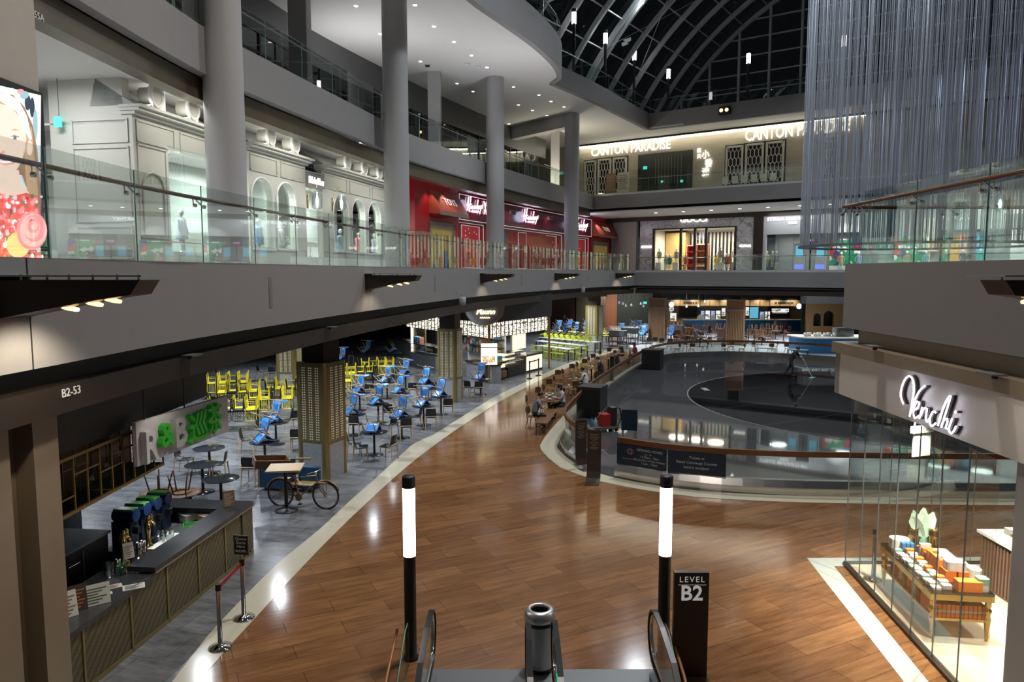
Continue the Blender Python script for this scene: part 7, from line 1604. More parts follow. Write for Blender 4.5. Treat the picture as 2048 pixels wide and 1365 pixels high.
# white kids fashion shop
t = thing('white_shop_front', 'plain white shop front with grey lettering beside the marble shop', 'shop front', GU.p(gs(1610), 0, Z1)); c0, c1 = gs(1526), gs(1720)
shopw = mat('shop_white', (.62, .64, .66), .5)
MB().box((c0, -.3, 8.75), (c1, 0, 10.25), GU.M).build('fascia', shopw, t); MB().box((c0, -.3, Z1), (gs(1532), 0, 8.75), GU.M).build('jamb', shopw, t); MB().box((c0, -3.8, Z1), (c1, -3.7, 9.5), GU.M).build('back_wall', fascia_m, t)
MB().box((gs(1532), -.1, Z1), (c1, -.09, 8.75), GU.M).build('pane', shop_glass, t); m = MB()
for px in (1557, 1587, 1612): m.box((gs(px) - .02, -.11, Z1), (gs(px) + .02, -.08, 8.75), GU.M)
m.build('mullion', dsteel, t)
sign('STELLA McCARTNEY', GU, 1534, 1636, 437, 7, .05, signdim, 'pale STELLA McCARTNEY name on the white shop front', bold=.01); sign('KIDS', GU, 1577, 1594, 446, 5, .05, signdim, 'small pale word KIDS under the white shop name', bold=.02)
q = GU.p(gs(1600), .9, 10.4); area_lamp(q, q - Vector((0, 0, 1)) - GU.n * .3, 48, 5, (.95, .97, 1), 170, .5)
for k, (px, c) in enumerate(((1534, (.75, .7, .1)), (1545, (.4, .36, .34)), (1553, (.35, .3, .3)))): s_ = gs(px, 510, -.7); put_m(c, Matrix.Translation(GU.p(s_, -.7, Z1 + .3)) @ R4(math.atan2(GU.n.y, GU.n.x), 4, 'Z'), 'child mannequin in the white shop window, %s from the left' % ordn[k], 'mannequins in the white shop')
# self service kiosks on the walkway
for k, px in enumerate((1599, 1641)):
    s_ = gs(px, 515, 4.2); t = thing('directory_kiosk', 'white touch screen kiosk before the white shop, %s one' % ('left', 'right')[k], 'kiosk', GU.p(s_, 4.2, Z1), 'touch screen kiosks'); MB().rbox((s_ - .38, 4.0, Z1), (s_ + .38, 4.3, Z1 + 1.95), .06, GU.M).build('body', white, t); MB().box((s_ - .26, 4.3, Z1 + 1.0), (s_ + .26, 4.31, Z1 + 1.8), GU.M).build('screen', mb3, t); MB().box((s_ - .3, 4.3, Z1 + .1), (s_ + .3, 4.31, Z1 + .4), GU.M).build('blue_strip', glow('kiosk_blue', (.15, .2, .8), 1.2) if 'kiosk_blue' not in M_ else M_['kiosk_blue'], t)
s_ = gs(1620, 480, 4.4); t = thing('digital_board', 'small dark digital board between the two white kiosks', 'screen', GU.p(s_, 4.3, Z1)); MB().box((s_ - .45, 4.1, Z1 + 1.9), (s_ + .45, 4.2, Z1 + 2.7), GU.M).build('screen', dark, t); MB().box((s_ - .25, 4.2, Z1 + 2.1), (s_ + .25, 4.21, Z1 + 2.25), GU.M).build('pink_text', glow('pink_text', (.7, .2, .6), .8), t); MB().cyl(GU.p(s_, 4.15, Z1), GU.p(s_, 4.15, Z1 + 1.95), .06, n=8).build('pole', dark, t)
# patterned shop, clothes shop and the last shop to the right
ck_m = mat('checker_cloth', (.6, .1, .1), .5)
nt = ck_m.node_tree; tc = nt.nodes.new('ShaderNodeTexCoord'); vo = nt.nodes.new('ShaderNodeTexVoronoi'); vo.inputs['Scale'].default_value = 2.2; vo.distance = 'MANHATTAN'; cr = nt.nodes.new('ShaderNodeValToRGB'); cr.color_ramp.interpolation = 'CONSTANT'
for i_, (p_, c_) in enumerate(((0, (.55, .03, .03)), (.3, (.85, .82, .75)), (.5, (.03, .30, .15)), (.7, (.03, .05, .20)), (.85, (.7, .2, .12)))):
    e2 = cr.color_ramp.elements[i_] if i_ < 2 else cr.color_ramp.elements.new(p_); e2.position = p_; e2.color = (*c_, 1)
nt.links.new(tc.outputs['Object'], vo.inputs['Vector']); nt.links.new(vo.outputs['Color'], cr.inputs[0]); nt.links.new(cr.outputs[0], nt.nodes['Principled BSDF'].inputs['Base Color'])
for px0, px1, lab in ((1662, 1722, 'left'), (1790, 1862, 'right')):
    x0, x1 = gs(px0), gs(px1); t = thing('patterned_window', '%s shop window with bright red, green and white geometric panels' % lab, 'shop window', GU.p((x0 + x1) / 2, .1, Z1)); MB().box((x0, .05, Z1 + .35), (x1, .2, Z1 + 2.4), GU.M).build('patterned_panel', ck_m, t); MB().box((x0, .0, Z1), (x1, .3, Z1 + .35), GU.M).build('plinth', white, t)
    q = GU.p((x0 + x1) / 2, 1.3, 10.2); spot_lamp(q, GU.p((x0 + x1) / 2, 0, Z1 + 1.3), 260, 80, .1, (1, .97, .92))
    for k in range(2): put_m(gc_[k], Matrix.Translation(GU.p(x0 + .9 + k * 1.2, .55, Z1 + .1)) @ R4(math.atan2(GU.n.y, GU.n.x), 4, 'Z'), 'child mannequin before the %s patterned window, %s one' % (lab, ('left', 'right')[k]), 'mannequins before the patterned windows')
struct('wall_far_shops', MB().box((c1, -.3, Z1), (gs(1880), 0, 10.25), GU.M).box((gs(1880), -.3, 8.7), (GU.L, 0, 10.25), GU.M).box((gs(1880), -3.8, Z1), (GU.L, -3.6, 8.7), GU.M), mat('dim_shop_grey', (.30, .32, .33), .5))
x0, x1 = gs(1838), gs(1876); small('shop_banner', MB().box((x0, .25, 7.2), (x1, .28, 9.6), GU.M), mat('cream_banner', (.62, .60, .50), .7), 'cream hanging banner with faint print behind the right gallery glass', 'banner')
sign("I Pinco Pallino", GU, 1882, 1930, 426, 8, .06, signdim, 'small white shop name left of the KENZO sign', bold=.01) if False else None
m = MB(); s_ = gs(1882)
for k in range(6): m.tube([GU.p(s_ + k * .36, .1, 9.35), GU.p(s_ + k * .36 + .08, .1, 9.7 - (k % 2) * .12), GU.p(s_ + k * .36 + .2, .1, 9.4)], .035, 5)
tag(m.build('shop_sign', signdim), 'small white script shop name left of the KENZO sign', 'sign')
sign('KENZO', GU, 2007, 2062, 423, 9, .06, signw, 'lit white KENZO name at the right edge of the far shops', bold=.03)
for k, c in enumerate(((.1, .35, .25), (.75, .4, .08), (.8, .3, .2), (.2, .15, .2), (.1, .4, .55))):
    x = gs(1884) + k * .52; small('backdrop_panel', MB().box((x, -.6, Z1 + .2), (x + .5, -.5, Z1 + 2.7), GU.M), mat('panel_%d' % k, c, .6, emit=.15), '%s upright panel in the clothes window' % ('green', 'orange', 'salmon', 'plum', 'teal')[k], 'panel', 'coloured panels in the clothes window')
    if k % 2 == 0: put_m(((.05, .3, .22), (.1, .1, .1), (.1, .5, .4))[k // 2], Matrix.Translation(GU.p(x + .3, .1, Z1 + .2)) @ R4(math.atan2(GU.n.y, GU.n.x), 4, 'Z'), 'child mannequin before the coloured panels of the clothes window, %s one' % ('left', 'middle', 'right')[k // 2], 'clothes window torsos')
x0 = gs(2022); small('white_poster', MB().box((x0, .05, Z1), (x0 + 2.4, .1, 8.6), GU.M), mat('poster_white', (.7, .7, .7), .5, emit=.25), 'tall white poster panel under the KENZO name', 'poster')
for k in range(3): s_ = gs(1935) + k * .1; small('shelf_board', MB().box((gs(1932), -.6, Z1 + .5 + k * .6), (gs(1945), -.2, Z1 + .56 + k * .6), GU.M), flat('yellow_board', (.65, .45, .05)), 'yellow shelf in the clothes window, %s' % ('lowest', 'middle', 'top')[k], 'shelf', 'yellow shelves')
for px in (1760, 1850, 1950, 2035): q = GU.p(gs(px), 2.2, 10.3); area_lamp(q, GU.p(gs(px), 0, 7.5), 130, 1.2, (.95, 1, .98), 150)  # area lamps added in front of the right-hand shops to brighten them
for px in (1560, 1700, 1830, 1900, 1990): q = GU.p(gs(px), -1.8, 8.9); area_lamp(q, q - Vector((0, 0, 1)), 70, 1.5, (.95, 1, .98), 170)
# ---------------------------------------------------------------- hanging string curtain over the rink
rc = Vector((17.45, 31.5, 0)); zr = 6.78
t = thing('string_curtain', 'tall round curtain of hanging strings over the black rink disc', 'installation', (rc.x, rc.y, zr))
strm = mat('string_grey', (.52, .56, .62), .3, .5)
m = MB()
for k in range(1050):
    if k < 720: a_ = random.uniform(0, 2 * PI); r_ = 4.62 + random.uniform(-.12, .1)
    else: a_ = random.uniform(0, 2 * PI); r_ = 4.5 * math.sqrt(random.random())
    x, y = rc.x + r_ * math.cos(a_), rc.y + r_ * math.sin(a_); z0 = zr + random.choice((0.02, 0.02, .05, .3)); w = random.uniform(.006, .012); ph = random.uniform(0, 2.1)
    m.add([(x + w * math.cos(q + ph), y + w * math.sin(q + ph), z) for z in (z0, 21.5) for q in (0, 2.1, 4.2)], [(0, 1, 4, 3), (1, 2, 5, 4), (2, 0, 3, 5)])
tag(m.build('strings', strm, t), kind='stuff')
for z in (zr, 21.5): MB().lathe([(4.45, 0), (4.78, 0), (4.78, .09), (4.45, .09), (4.45, 0)], 72, (rc.x, rc.y, z), smooth=False).build('ring', dsteel, t)
for k in range(4): a_ = k * PI / 2 + .6; MB().tube([(rc.x, rc.y, 27), (rc.x + 4.6 * math.cos(a_), rc.y + 4.6 * math.sin(a_), 21.55)], .02, 4).build('suspension_cable', dsteel, t)
spot_lamp((27, 24, 17), (19.5, 31, 11), 9000, 36, .3, (.62, .72, 1.0)); spot_lamp((8, 22, 22), (16, 31, 13), 2300, 50, .3, (.85, .9, 1))
# ---------------------------------------------------------------- drinks bar on the left
a, b = G(125, 1262, 1.08), G(507, 1003, 1.08); BC0 = Fr((a.x, a.y), (b.x, b.y)); BC = Fr(tuple(BC0.p(-.12, 0, 0).to_2d()), (b.x, b.y)); L = BC.L
sq = BC.sz(312, 1166, 0)[0]; ctop = mat('dark_counter_stone', (.045, .047, .052), .22, var=.35, scale=30)
meshm = brick('brass_mesh', (.26, .225, .125), (.22, .19, .105), (.15, .125, .07), .036, .018, 0, .45, .005)
for n_ in (n for n in meshm.node_tree.nodes if n.type == 'MAPPING'): n_.inputs['Rotation'].default_value = (PI / 2, 0, PI / 2 - math.atan2(BC.u.x, BC.u.y))
meshm.node_tree.nodes['Principled BSDF'].inputs['Metallic'].default_value = .6
t = thing('bar_counter', 'long dark topped drinks bar with brass mesh front at the lower left', 'bar', BC.p(L / 2, -.3, 0))
MB().box((sq, -.48, 1.0), (L, 0, 1.08), BC.M).box((L - .55, -2.3, 1.0), (L, -.48, 1.08), BC.M).build('worktop', ctop, t); MB().box((0, -.62, .90), (sq, 0, .97), BC.M).build('low_worktop', ctop, t)
MB().box((sq, -.02, .985), (L + .02, .015, 1.0), BC.M).build('bronze_lip', bronze, t)
MB().box((0, -.44, .0), (L - .03, -.06, .90), BC.M).box((L - .5, -2.25, 0), (L - .03, -.44, .99), BC.M).build('carcass', dark, t)
ds = [.0] + [BC.sz(px, py, -.05)[0] for px, py in ((168, 1330), (263, 1260), (334, 1180), (396, 1130), (449, 1075))] + [L - .02]
for x0, x1 in zip(ds[:-1], ds[1:]):
    MB().box((x0 + .02, -.06, .08), (x1 - .02, -.045, .90 if x1 < sq + .3 else .98), BC.M).build('mesh_panel', meshm, t); MB().box((x0 - .02, -.07, .0), (x0 + .02, -.03, .93), BC.M).build('divider', gold, t)
MB().box((0, -.07, 0), (L, -.03, .07), BC.M).build('kick_strip', gold, t); MB().box((L - .45, -.05, .1), (L - .025, -.02, .98), BC.M).build('end_mesh', meshm, t)
t = thing('back_counter', 'steel work counter with sink behind the bar top', 'counter', BC.p(L / 2, -.8, 0))
MB().box((sq - .5, -1.15, .80), (L - .6, -.5, .84), BC.M).build('worktop', steel, t); MB().box((sq - .5, -1.1, 0), (L - .6, -.5, .80), BC.M).build('carcass', dark, t)
sd = BC.sz(333, 1085, -.8)[0]; MB().box((sd - .35, -.95, .845), (sd + .45, -.55, .862), BC.M).build('drip_tray', white, t)
def pb(px, py, z): return G(px, py, z)
p = pb(222, 1060, 1.25); q = BC.sz(222, 1060, -1.9)
t = thing('bar_fridge', 'black under counter fridge with steel top behind the bar', 'fridge', BC.p(sq + .35, -1.75, 0)); MB().box((sq - .25, -2.3, 0), (sq + 1.0, -1.5, 1.22), BC.M).build('body', black, t); MB().box((sq - .28, -2.32, 1.22), (sq + 1.03, -1.46, 1.26), BC.M).build('top', dsteel, t); MB().box((sq + .35, -1.5, .1), (sq + .37, -1.485, 1.15), BC.M).build('door_gap', dsteel, t); MB().tube([BC.p(sq - .0, -1.47, 1.0), BC.p(sq + .25, -1.47, 1.0)], .012, 6).build('handle', steel, t)
BL = lambda px, py, z=1.08: G(px, py, z)
def card(px, py, z, w, h_, rz, mats_, label, cat='menu', lean=.25, lines=6):
    p = G(px, py, z); M = at((p.x, p.y, z), rz) @ R4(-lean, 4, 'X') if lean else at((p.x, p.y, z), rz) @ R4(-PI / 2, 4, 'X')
    t = thing('menu_card', label, cat, p); MB().box((-w / 2, -.006, 0.004), (w / 2, 0, h_), M).build('board', mats_[0], t); m = MB()
    for k in range(lines): zz = h_ * (.12 + .76 * k / lines); m.box((-w * .4, -.009, zz), (w * (.1 + .28 * ((k * 7) % 3) / 2), -.0065, zz + h_ * .05), M)
    m.build('print', mats_[1], t)
    if lean: MB().tube([M @ Vector((0, .0, h_ * .5)), M @ Vector((0, .13, .02))], .004, 4).build('easel', dark, t)
mprint, mwhite, mdarkc = flat('card_print', (.12, .16, .12)), flat('card_white', (.72, .74, .68)), flat('card_dark', (.07, .05, .04))
card(140, 1236, .97, .22, .36, .85, (mwhite, flat('card_photo', (.35, .2, .12))), 'white photo menu card nearest the bar pillar'); card(159, 1222, .97, .22, .36, .75, (mdarkc, flat('card_orange', (.5, .2, .05))), 'dark photo menu card, second from the bar pillar'); card(192, 1212, .97, .38, .30, .65, (mwhite, mprint), 'wide white printed menu propped on the near bar top')
card(268, 1180, .972, .30, .21, .5, (mwhite, mprint), 'white menu sheet lying flat on the near bar top', lean=0); card(229, 1178, .972, .22, .16, .6, (mwhite, flat('card_red', (.3, .08, .08))), 'small red printed leaflet lying on the near bar top', lean=0)
card(210, 1192, .972, .2, .1, .6, (mwhite, flat('card_green', (.15, .35, .12))), 'narrow leaflet lying behind the propped menu on the bar', lean=0)
card(259, 1118, 1.0, .16, .26, .8, (mwhite, flat('card_photo', (.35, .2, .12))), 'pale photo card standing among the bar glasses'); card(459, 1015, 1.08, .22, .32, .5, (flat('card_brown', (.25, .15, .10)), flat('card_cream', (.5, .42, .32))), 'brown framed photo stand on the far end of the bar top', lines=8)
def tower(px, py, label):
    p = G(px, py, .84); t = thing('beer_tap', label, 'beer tap', p, 'brass beer taps'); MB().lathe([(.09, 0), (.09, .03), (.05, .06), (.035, .16), (.05, .30), (.065, .40), (.05, .47), (.02, .50), (0, .51)], 18, p).build('column', brass, t)
    for k in range(3): a_ = -.9 + k * .9; d = Vector((math.cos(a_), math.sin(a_), 0)); MB().tube([p + Vector((0, 0, .42)), p + d * .10 + Vector((0, 0, .44)), p + d * .13 + Vector((0, 0, .38))], .014, 6).build('spout', brass, t); MB().lathe([(.02, 0), (.045, .05), (.045, .09), (.02, .13)], 10, p + d * .06 + Vector((0, 0, .46))).build('tap_handle', brass, t)
tower(248, 1128, 'brass beer tap tower beside the standing glasses, left one'); tower(297, 1094, 'brass beer tap tower at the lit drip tray, right one')
for px, py, mt, lab, r_, h_ in ((277, 1092, steel, 'steel cocktail shaker left of the tap, rear', .045, .2), (286, 1088, steel, 'steel cocktail shaker right of the tap, rear', .045, .2), (289, 1118, steel, 'steel jug in front of the drip tray', .05, .17), (279, 1118, steel, 'small steel shaker beside the steel jug', .04, .15), (219, 1128, tumbler, 'clear glass jar at the left of the taps', .06, .16), (235, 1120, steel, 'steel cup behind the green glass', .045, .15), (239, 1136, glass('green_tumbler', (.55, .85, .65), .08), 'pale green tumbler behind the straw cup', .05, .17), (222, 1148, tumbler, 'low clear tumbler at the bar edge', .05, .09)):
    p = G(px, py, .98); p.z = .975 if BC.M.inverted() @ p and (BC.M.inverted() @ p).y > -.5 else .84; small('bar_vessel', MB().lathe([(r_ * .8, 0), (r_, .02), (r_, h_), (r_ * .88, h_), (r_ * .7, .02), (0, .015)], 16, p), mt, lab, 'cup' if mt is not steel else 'shaker')
p = G(246, 1150, .97); t = thing('straw_cup', 'green glass cup full of straws on the near bar top', 'cup', p); MB().lathe([(.04, 0), (.06, .15), (.055, .15), (.035, .01), (0, .01)], 16, p).build('cup', M_['green_tumbler'], t); m = MB()
for k in range(14): a_ = random.uniform(0, 6.28); m.tube([p + Vector((.02 * math.cos(a_), .02 * math.sin(a_), .02)), p + Vector((.06 * math.cos(a_), .06 * math.sin(a_), .22))], .003, 4)
m.build('straws', flat('straw_green', (.1, .4, .2)), t)
p = G(388, 1058, .86); M = at((p.x, p.y, .84), .4); t = thing('green_basket', 'bright green plastic basket on the bar work counter', 'basket', p)
for a_, b_ in (((-.18, -.12, 0), (.18, .12, .01)), ((-.18, -.12, 0), (.18, -.11, .12)), ((-.18, .11, 0), (.18, .12, .12)), ((-.18, -.12, 0), (-.17, .12, .12)), ((.17, -.12, 0), (.18, .12, .12))): MB().box(a_, b_, M).build('side', flat('basket_green', (.05, .32, .06)), t)
for k in range(12): p = G(318 + (k % 4) * 9, 1072 + (k // 4) * 6, .86); small('glass_tumbler', MB().lathe([(.028, 0), (.035, .09), (.031, .09), (.025, .008), (0, .008)], 12, (p.x, p.y, .863)), tumbler, 'upturned tumbler on the lit tray, row %d from the back, %s' % (k // 4 + 1, ordn[k % 4]), 'glass', 'tumblers on the bar tray')
for px, py, w, c, lab in ((385, 1032, .22, 'card_white', 'white container on the bar work counter by the green basket'), (372, 1028, .15, 'card_white', 'pale paper stack at the rear of the bar work counter'), (432, 1030, .34, 'card_cream', 'cream bottle crate near the far end of the bar')): p = G(px, py, .9); small('container', MB().rbox((-w, -.12, 0), (w, .12, .13), .02, at((p.x, p.y, .84), 1.0)), M_[c], lab, 'box')
for k, px in enumerate((278, 298, 326, 345)):
    p = G(px, 1042 - k * 3, .9); p = BC.p(sq + 1.35 + k * .33, -1.35, 0); t = thing('drink_dispenser', 'dark cold drink dispenser with green lid behind the bar, %s from the left' % ordn[k], 'dispenser', p, 'cold drink dispensers'); M = Matrix.Translation(p) @ R4(math.atan2(BC.n.y, BC.n.x), 4, 'Z')
    MB().rbox((-.25, -.13, .84), (.12, .13, 1.32), .03, M).build('body', flat('dispenser_navy', (.012, .02, .05), .25), t); MB().cyl((-.24, 0, 1.42), (.16, 0, 1.42), .115, n=18, M=M).build('drum', flat('drum_blue', (.02, .05, .16), .12), t); MB().box((-.22, -.08, 1.50), (.14, .08, 1.545), M).build('lid', flat('lid_green', (.10, .45, .08), .2), t); MB().box((.12, -.05, 1.1), (.2, .05, 1.22), M).build('tap', black, t)
MB2 = MB().box((sq + 1.1, -1.7, 0), (sq + 2.7, -1.16, .84), BC.M); small('dispenser_base', MB2, dark, 'dark base cabinet carrying the drink dispensers', 'cabinet')
for k, (px, py) in enumerate(((318, 985), (362, 986))):
    p = G(px, py, .74); TT.put(at((p.x, p.y, 0)), 'small brown table behind the bar under an upturned chair, %s' % ('left', 'right')[k], 'tables behind the bar'); WOOD.put(Matrix.Translation((p.x, p.y, .742 + .46)) @ R4(PI, 4, 'X') @ R4(k + .4, 4, 'Z'), 'upturned reddish brown chair behind the drink dispensers, %s one' % ('left', 'right')[k], 'upturned chairs behind the bar')
q = BC.p(sd + .1, -.75, 2.4); spot_lamp(q, q - Vector((0, 0, 1)), 75, 75, .05, (1, .98, .95))
q = BC.p(sq + .4, .5, 4.0); spot_lamp(q, BC.p(sq + .6, -.4, 1), 22, 100, .08, (1, .9, .75))
# portal pillar, bulkheads and back wall of the bar
PF = Fr((-5.72, 6.2), (-5.60, 8.76)); x25, x70 = PF.sz(25, 1000)[0], PF.sz(70, 1000)[0]
struct('wall_pillar', MB().box((0, -.6, 0), (x25, 0, 4.03), PF.M).box((x25, -.7, 0), (x70, -.22, 4.03), PF.M).box((x70, -.6, 0), (PF.L, .02, 4.03), PF.M), bronze)
struct('ceiling_bulkhead', MB().prism([(-6.0, 8.7), (-6.0, 14.1), (-11, 14.1), (-11, 8.7)], 3.28, 4.46), dark)
struct('wall_bar', MB().box((-8.45, 7.5, 0), (-8.3, 13.6, 3.3)), brick('bar_tile', (.10, .115, .135), (.075, .088, .105), (.03, .03, .035), .3, .15, 0, .25, .006))
struct('wall_bar', MB().box((-11, 7.3, 0), (-5.9, 7.5, 4.4)), dark)
SP = Fr((-5.72, 10.85), (-5.62, 14.15)); t = thing('tea_shop_sign', 'hanging grey sign panel with raised green characters over the bar', 'sign', SP.p(1.6, 0, 2.6))
MB().add([(.0, 0, 2.74), (SP.L, 0, 2.56), (SP.L, 0, 3.28), (0, 0, 3.42), (.0, -.06, 2.74), (SP.L, -.06, 2.56), (SP.L, -.06, 3.28), (0, -.06, 3.42)], [(0, 1, 2, 3), (7, 6, 5, 4), (0, 4, 5, 1), (3, 2, 6, 7), (1, 5, 6, 2), (0, 3, 7, 4)], SP.M).build('panel', mat('sign_stone', (.58, .58, .61), .6, var=.12, scale=8), t)
for k in range(3): x = .3 + k * 1.3; MB().tube([SP.p(x, -.03, 3.3), SP.p(x, -.03, 4.46)], .01, 4).build('hanger', dark, t)
greenl = mat('sign_green', (.03, .36, .025), .5, emit=.05)
for ch, px0, px1, py0, py1, mt, nm in (('&', 317, 344, 846, 894, greenl, 'ampersand'), ('巡', 374, 411, 824, 884, greenl, 'character'), ('茶', 411, 440, 808, 866, greenl, 'character'), ('B', 346, 369, 835, 893, column_m, 'grey_letter'), ('R', 286, 312, 860, 925, M_['sign_stone'], 'grey_letter')):
    s0, zt_ = SP.sz(px0, py0, .05); s1, _ = SP.sz(px1, py0, .05); zb_ = SP.sz((px0 + px1) / 2, py1, .05)[1]; zt_ = SP.sz((px0 + px1) / 2, py0, .05)[1]
    m = MB(); fit_text(m, ch, SP, s0, s1, (zt_ + zb_) / 2, zt_ - zb_, .05, .045, 0, .015); m.build(nm, mt, t)
CG = Fr((-5.95, 9.0), (-5.93, 12.08)); t = thing('hanging_shelf', 'hanging brass framed shelf with bare bulbs over the bar', 'shelf', CG.p(1.5, -.3, 2.45)); z0, z1 = 2.46, 3.22; oldb = mat('old_brass', (.34, .25, .09), .35, .8)
m = MB(); bw = .022
for d in (0, -.55):
    for z in (z0, z1): m.box((0, d - bw, z - bw), (CG.L, d + bw, z + bw), CG.M)
    for k in range(11): x = CG.L * k / 10; m.box((x - bw / 2, d - bw / 2, z0), (x + bw / 2, d + bw / 2, z1), CG.M)
    for k in range(5): x = CG.L * k / 5; zz = z0 + (.22, .5, .36, .55, .3)[k]; m.box((x, d - .01, zz - .01), (x + CG.L / 5, d + .01, zz + .01), CG.M)
for x in (0, CG.L * .5, CG.L):
    for z in (z0, z1): m.box((x - bw, -.55, z - bw), (x + bw, 0, z + bw), CG.M)
m.build('brass_frame', oldb, t); MB().box((0, -.57, z0), (CG.L, -.55, z1), CG.M).build('back_panel', mat('shelf_brown', (.09, .05, .028), .5), t); MB().box((0, -.55, z0 - .01), (CG.L, .0, z0 + .01), CG.M).build('glass_base', dark_glass, t)
for x in (.3, CG.L - .3): MB().tube([CG.p(x, -.3, z1), CG.p(x, -.3, 3.3)], .015, 5).build('hanger', dark, t)
for k in range(7):
    x = .3 + k * .4; z = z0 + .2 + (k % 3) * .08; p = CG.p(x, -.28, z); t2 = thing('bare_bulb', 'bare filament bulb hanging inside the brass shelf, %s from the left' % ordn[k], 'bulb', p, 'bare bulbs in the brass shelf'); MB().tube([p + Vector((0, 0, .1)), (p.x, p.y, z1 + .03)], .006, 4).build('cord', black, t2); MB().lathe([(0, -.06), (.03, -.045), (.038, -.01), (.02, .05), (.016, .07)], 12, p).build('glass_bulb', tumbler, t2); MB().cyl(p + Vector((0, 0, .06)), p + Vector((0, 0, .13)), .02, n=10).build('socket', black, t2)
# ---------------------------------------------------------------- chocolate shop on the right
VA, VB = G(1690, 1131), Vector((6.02, 8.3, 0)); VF = Fr((VA.x, VA.y), (VB.x, VB.y)); VR = Fr((15.5, VA.y + .02), (VA.x, VA.y + .02))
struct('floor', MB().prism([(VA.x, VA.y), (16, VA.y), (16, 4), (5.85, 4), (VB.x, VB.y)], 0, .03), mat('pale_stone_floor', (.62, .56, .44), .22, var=.05))
t = thing('glass_shop_front', 'full height frameless glass walls of the chocolate shop', 'shop front', VF.p(2, 0, 0), None)
for F, n_ in ((VF, 7), (VR, 11)):
    w = .70 if F is VF else F.L / n_
    for k in range(n_):
        if k * w + .01 > F.L: break
        MB().box((k * w + .008, -.006, .06), (min((k + 1) * w, F.L) - .008, .006, 3.36), F.M).build('glass_panel', shop_glass, t); MB().box((k * w - .006, -.008, .06), (k * w + .006, .008, 3.36), F.M).build('panel_joint', dsteel, t)
    MB().box((0, -.05, 0), (F.L, .05, .06), F.M).build('base_trim', bronze_d, t)
VS = Fr((6.32, 14.06), (6.25, 6.5)); struct('wall_sign_band', MB().box((0, -.25, 3.36), (VS.L, 0, 4.16), VS.M).box((0, -12, 3.36), (.2, 0, 4.16), VS.M), mat('sign_band_grey', (.74, .72, .69), .4, var=.03))
struct('ceiling_shop', MB().prism([(6.5, 13.8), (16, 13.8), (16, 4), (6.4, 4)], 3.36, 3.42), bronze)
VN = [[(435, 915), (420, 870), (425, 820), (445, 770), (470, 750), (490, 770), (497, 830), (485, 920), (472, 990)], [(472, 990), (485, 950), (505, 890), (530, 840), (563, 808)], [(500, 952), (520, 938), (530, 908), (518, 900), (502, 930), (495, 975), (505, 1000), (527, 985)], [(530, 1003), (548, 935)], [(538, 985), (556, 945), (574, 945), (568, 1000), (576, 1022), (592, 1000)], [(627, 967), (612, 960), (596, 990), (592, 1030), (605, 1047), (627, 1030)], [(640, 1045), (668, 950), (700, 882), (716, 868), (705, 910), (660, 1055)], [(660, 1050), (676, 1012), (694, 1002), (698, 1020), (686, 1058), (700, 1066)], [(726, 1000), (706, 1060), (712, 1088), (728, 1085), (748, 1048)], [(742, 968), (746, 958)]]
t = thing('neon_sign', 'glowing white script sign reading Venchi on the grey band', 'sign', VS.p(3, .05, 3.5)); m, m2 = MB(), MB()
for st in VN:
    P = [VS.sz(1660 + .337 * x, 500 + .337 * y, .09) for x, y in st]; P = spline(P, .03) if len(P) > 2 else P
    m.tube([VS.p(s_, .09, z_) for s_, z_ in P], .0125, 8); m2.tube([VS.p(s_, .045, z_) for s_, z_ in P], .016, 4); m2.tube([VS.p(s_, .015, z_) for s_, z_ in P], .016, 4)
m.build('script', neon, t); m2.build('letter_sides', bronze_d, t)
struct('wall_end_column', MB().rbox((6.34, 8.1, 0), (7.1, 8.98, 3.36), .1), column_m)
for x, y, pw in ((6.9, 12.2, 60), (7.0, 11.0, 75), (7.0, 9.9, 60), (8.8, 11.8, 50), (10.5, 12.6, 40)): spot_lamp((x, y, 3.3), (x + .02, y, 0), pw * 10, 105, .04, (1, .90, .72)); downlight(Vector((x, y, 3.355)), 'warm downlight in the chocolate shop ceiling, %s' % {12.2: 'nearest the glass corner', 11.0: 'over the middle of the display table', 9.9: 'over the near end of the display table', 11.8: 'over the right counter', 12.6: 'deepest inside'}[y], 'downlights of the chocolate shop', .06)
T0 = Vector((6.52, 10.80, 0)); tu = Vector((.125, .992, 0)); tw = Vector((.985, -.12, 0)).normalized(); TM = Matrix(((tw.x, tu.x, 0, T0.x), (tw.y, tu.y, 0, T0.y), (0, 0, 1, .03), (0, 0, 0, 1)))
t = thing('display_table', 'brass display table with turned legs in the chocolate shop', 'table', TM @ Vector((.4, 1, 0)))
MB().box((-.06, -.06, .74), (.86, 2.0, .77), TM).build('tabletop', glass('smoky_top', (.35, .28, .2), .12), t); MB().box((-.06, -.06, .64), (.86, 2.0, .735), TM).build('apron', brass, t); MB().box((-.02, -.02, .30), (.82, 1.96, .34), TM).build('lower_shelf', brass, t)
for x in (.0, .80):
    for y in (.0, 1.94): MB().lathe([(.025, 0), (.02, .03), (.03, .06), (.022, .09), (.045, .28), (.05, .36), (.03, .42), (.055, .46), (.055, .50), (.03, .53), (.045, .56), (.045, .64)], 16, (x, y, 0), TM).build('leg', brass, t)
org, cw, brn, blu, grn = flat('box_orange', (.72, .19, .03)), flat('box_white', (.82, .80, .76)), flat('box_brown', (.18, .08, .04)), flat('box_blue', (.03, .22, .55)), flat('box_green', (.2, .42, .3)); foil = mat('cello_wrap', (.78, .80, .80), .15, .3, var=.3, scale=20)
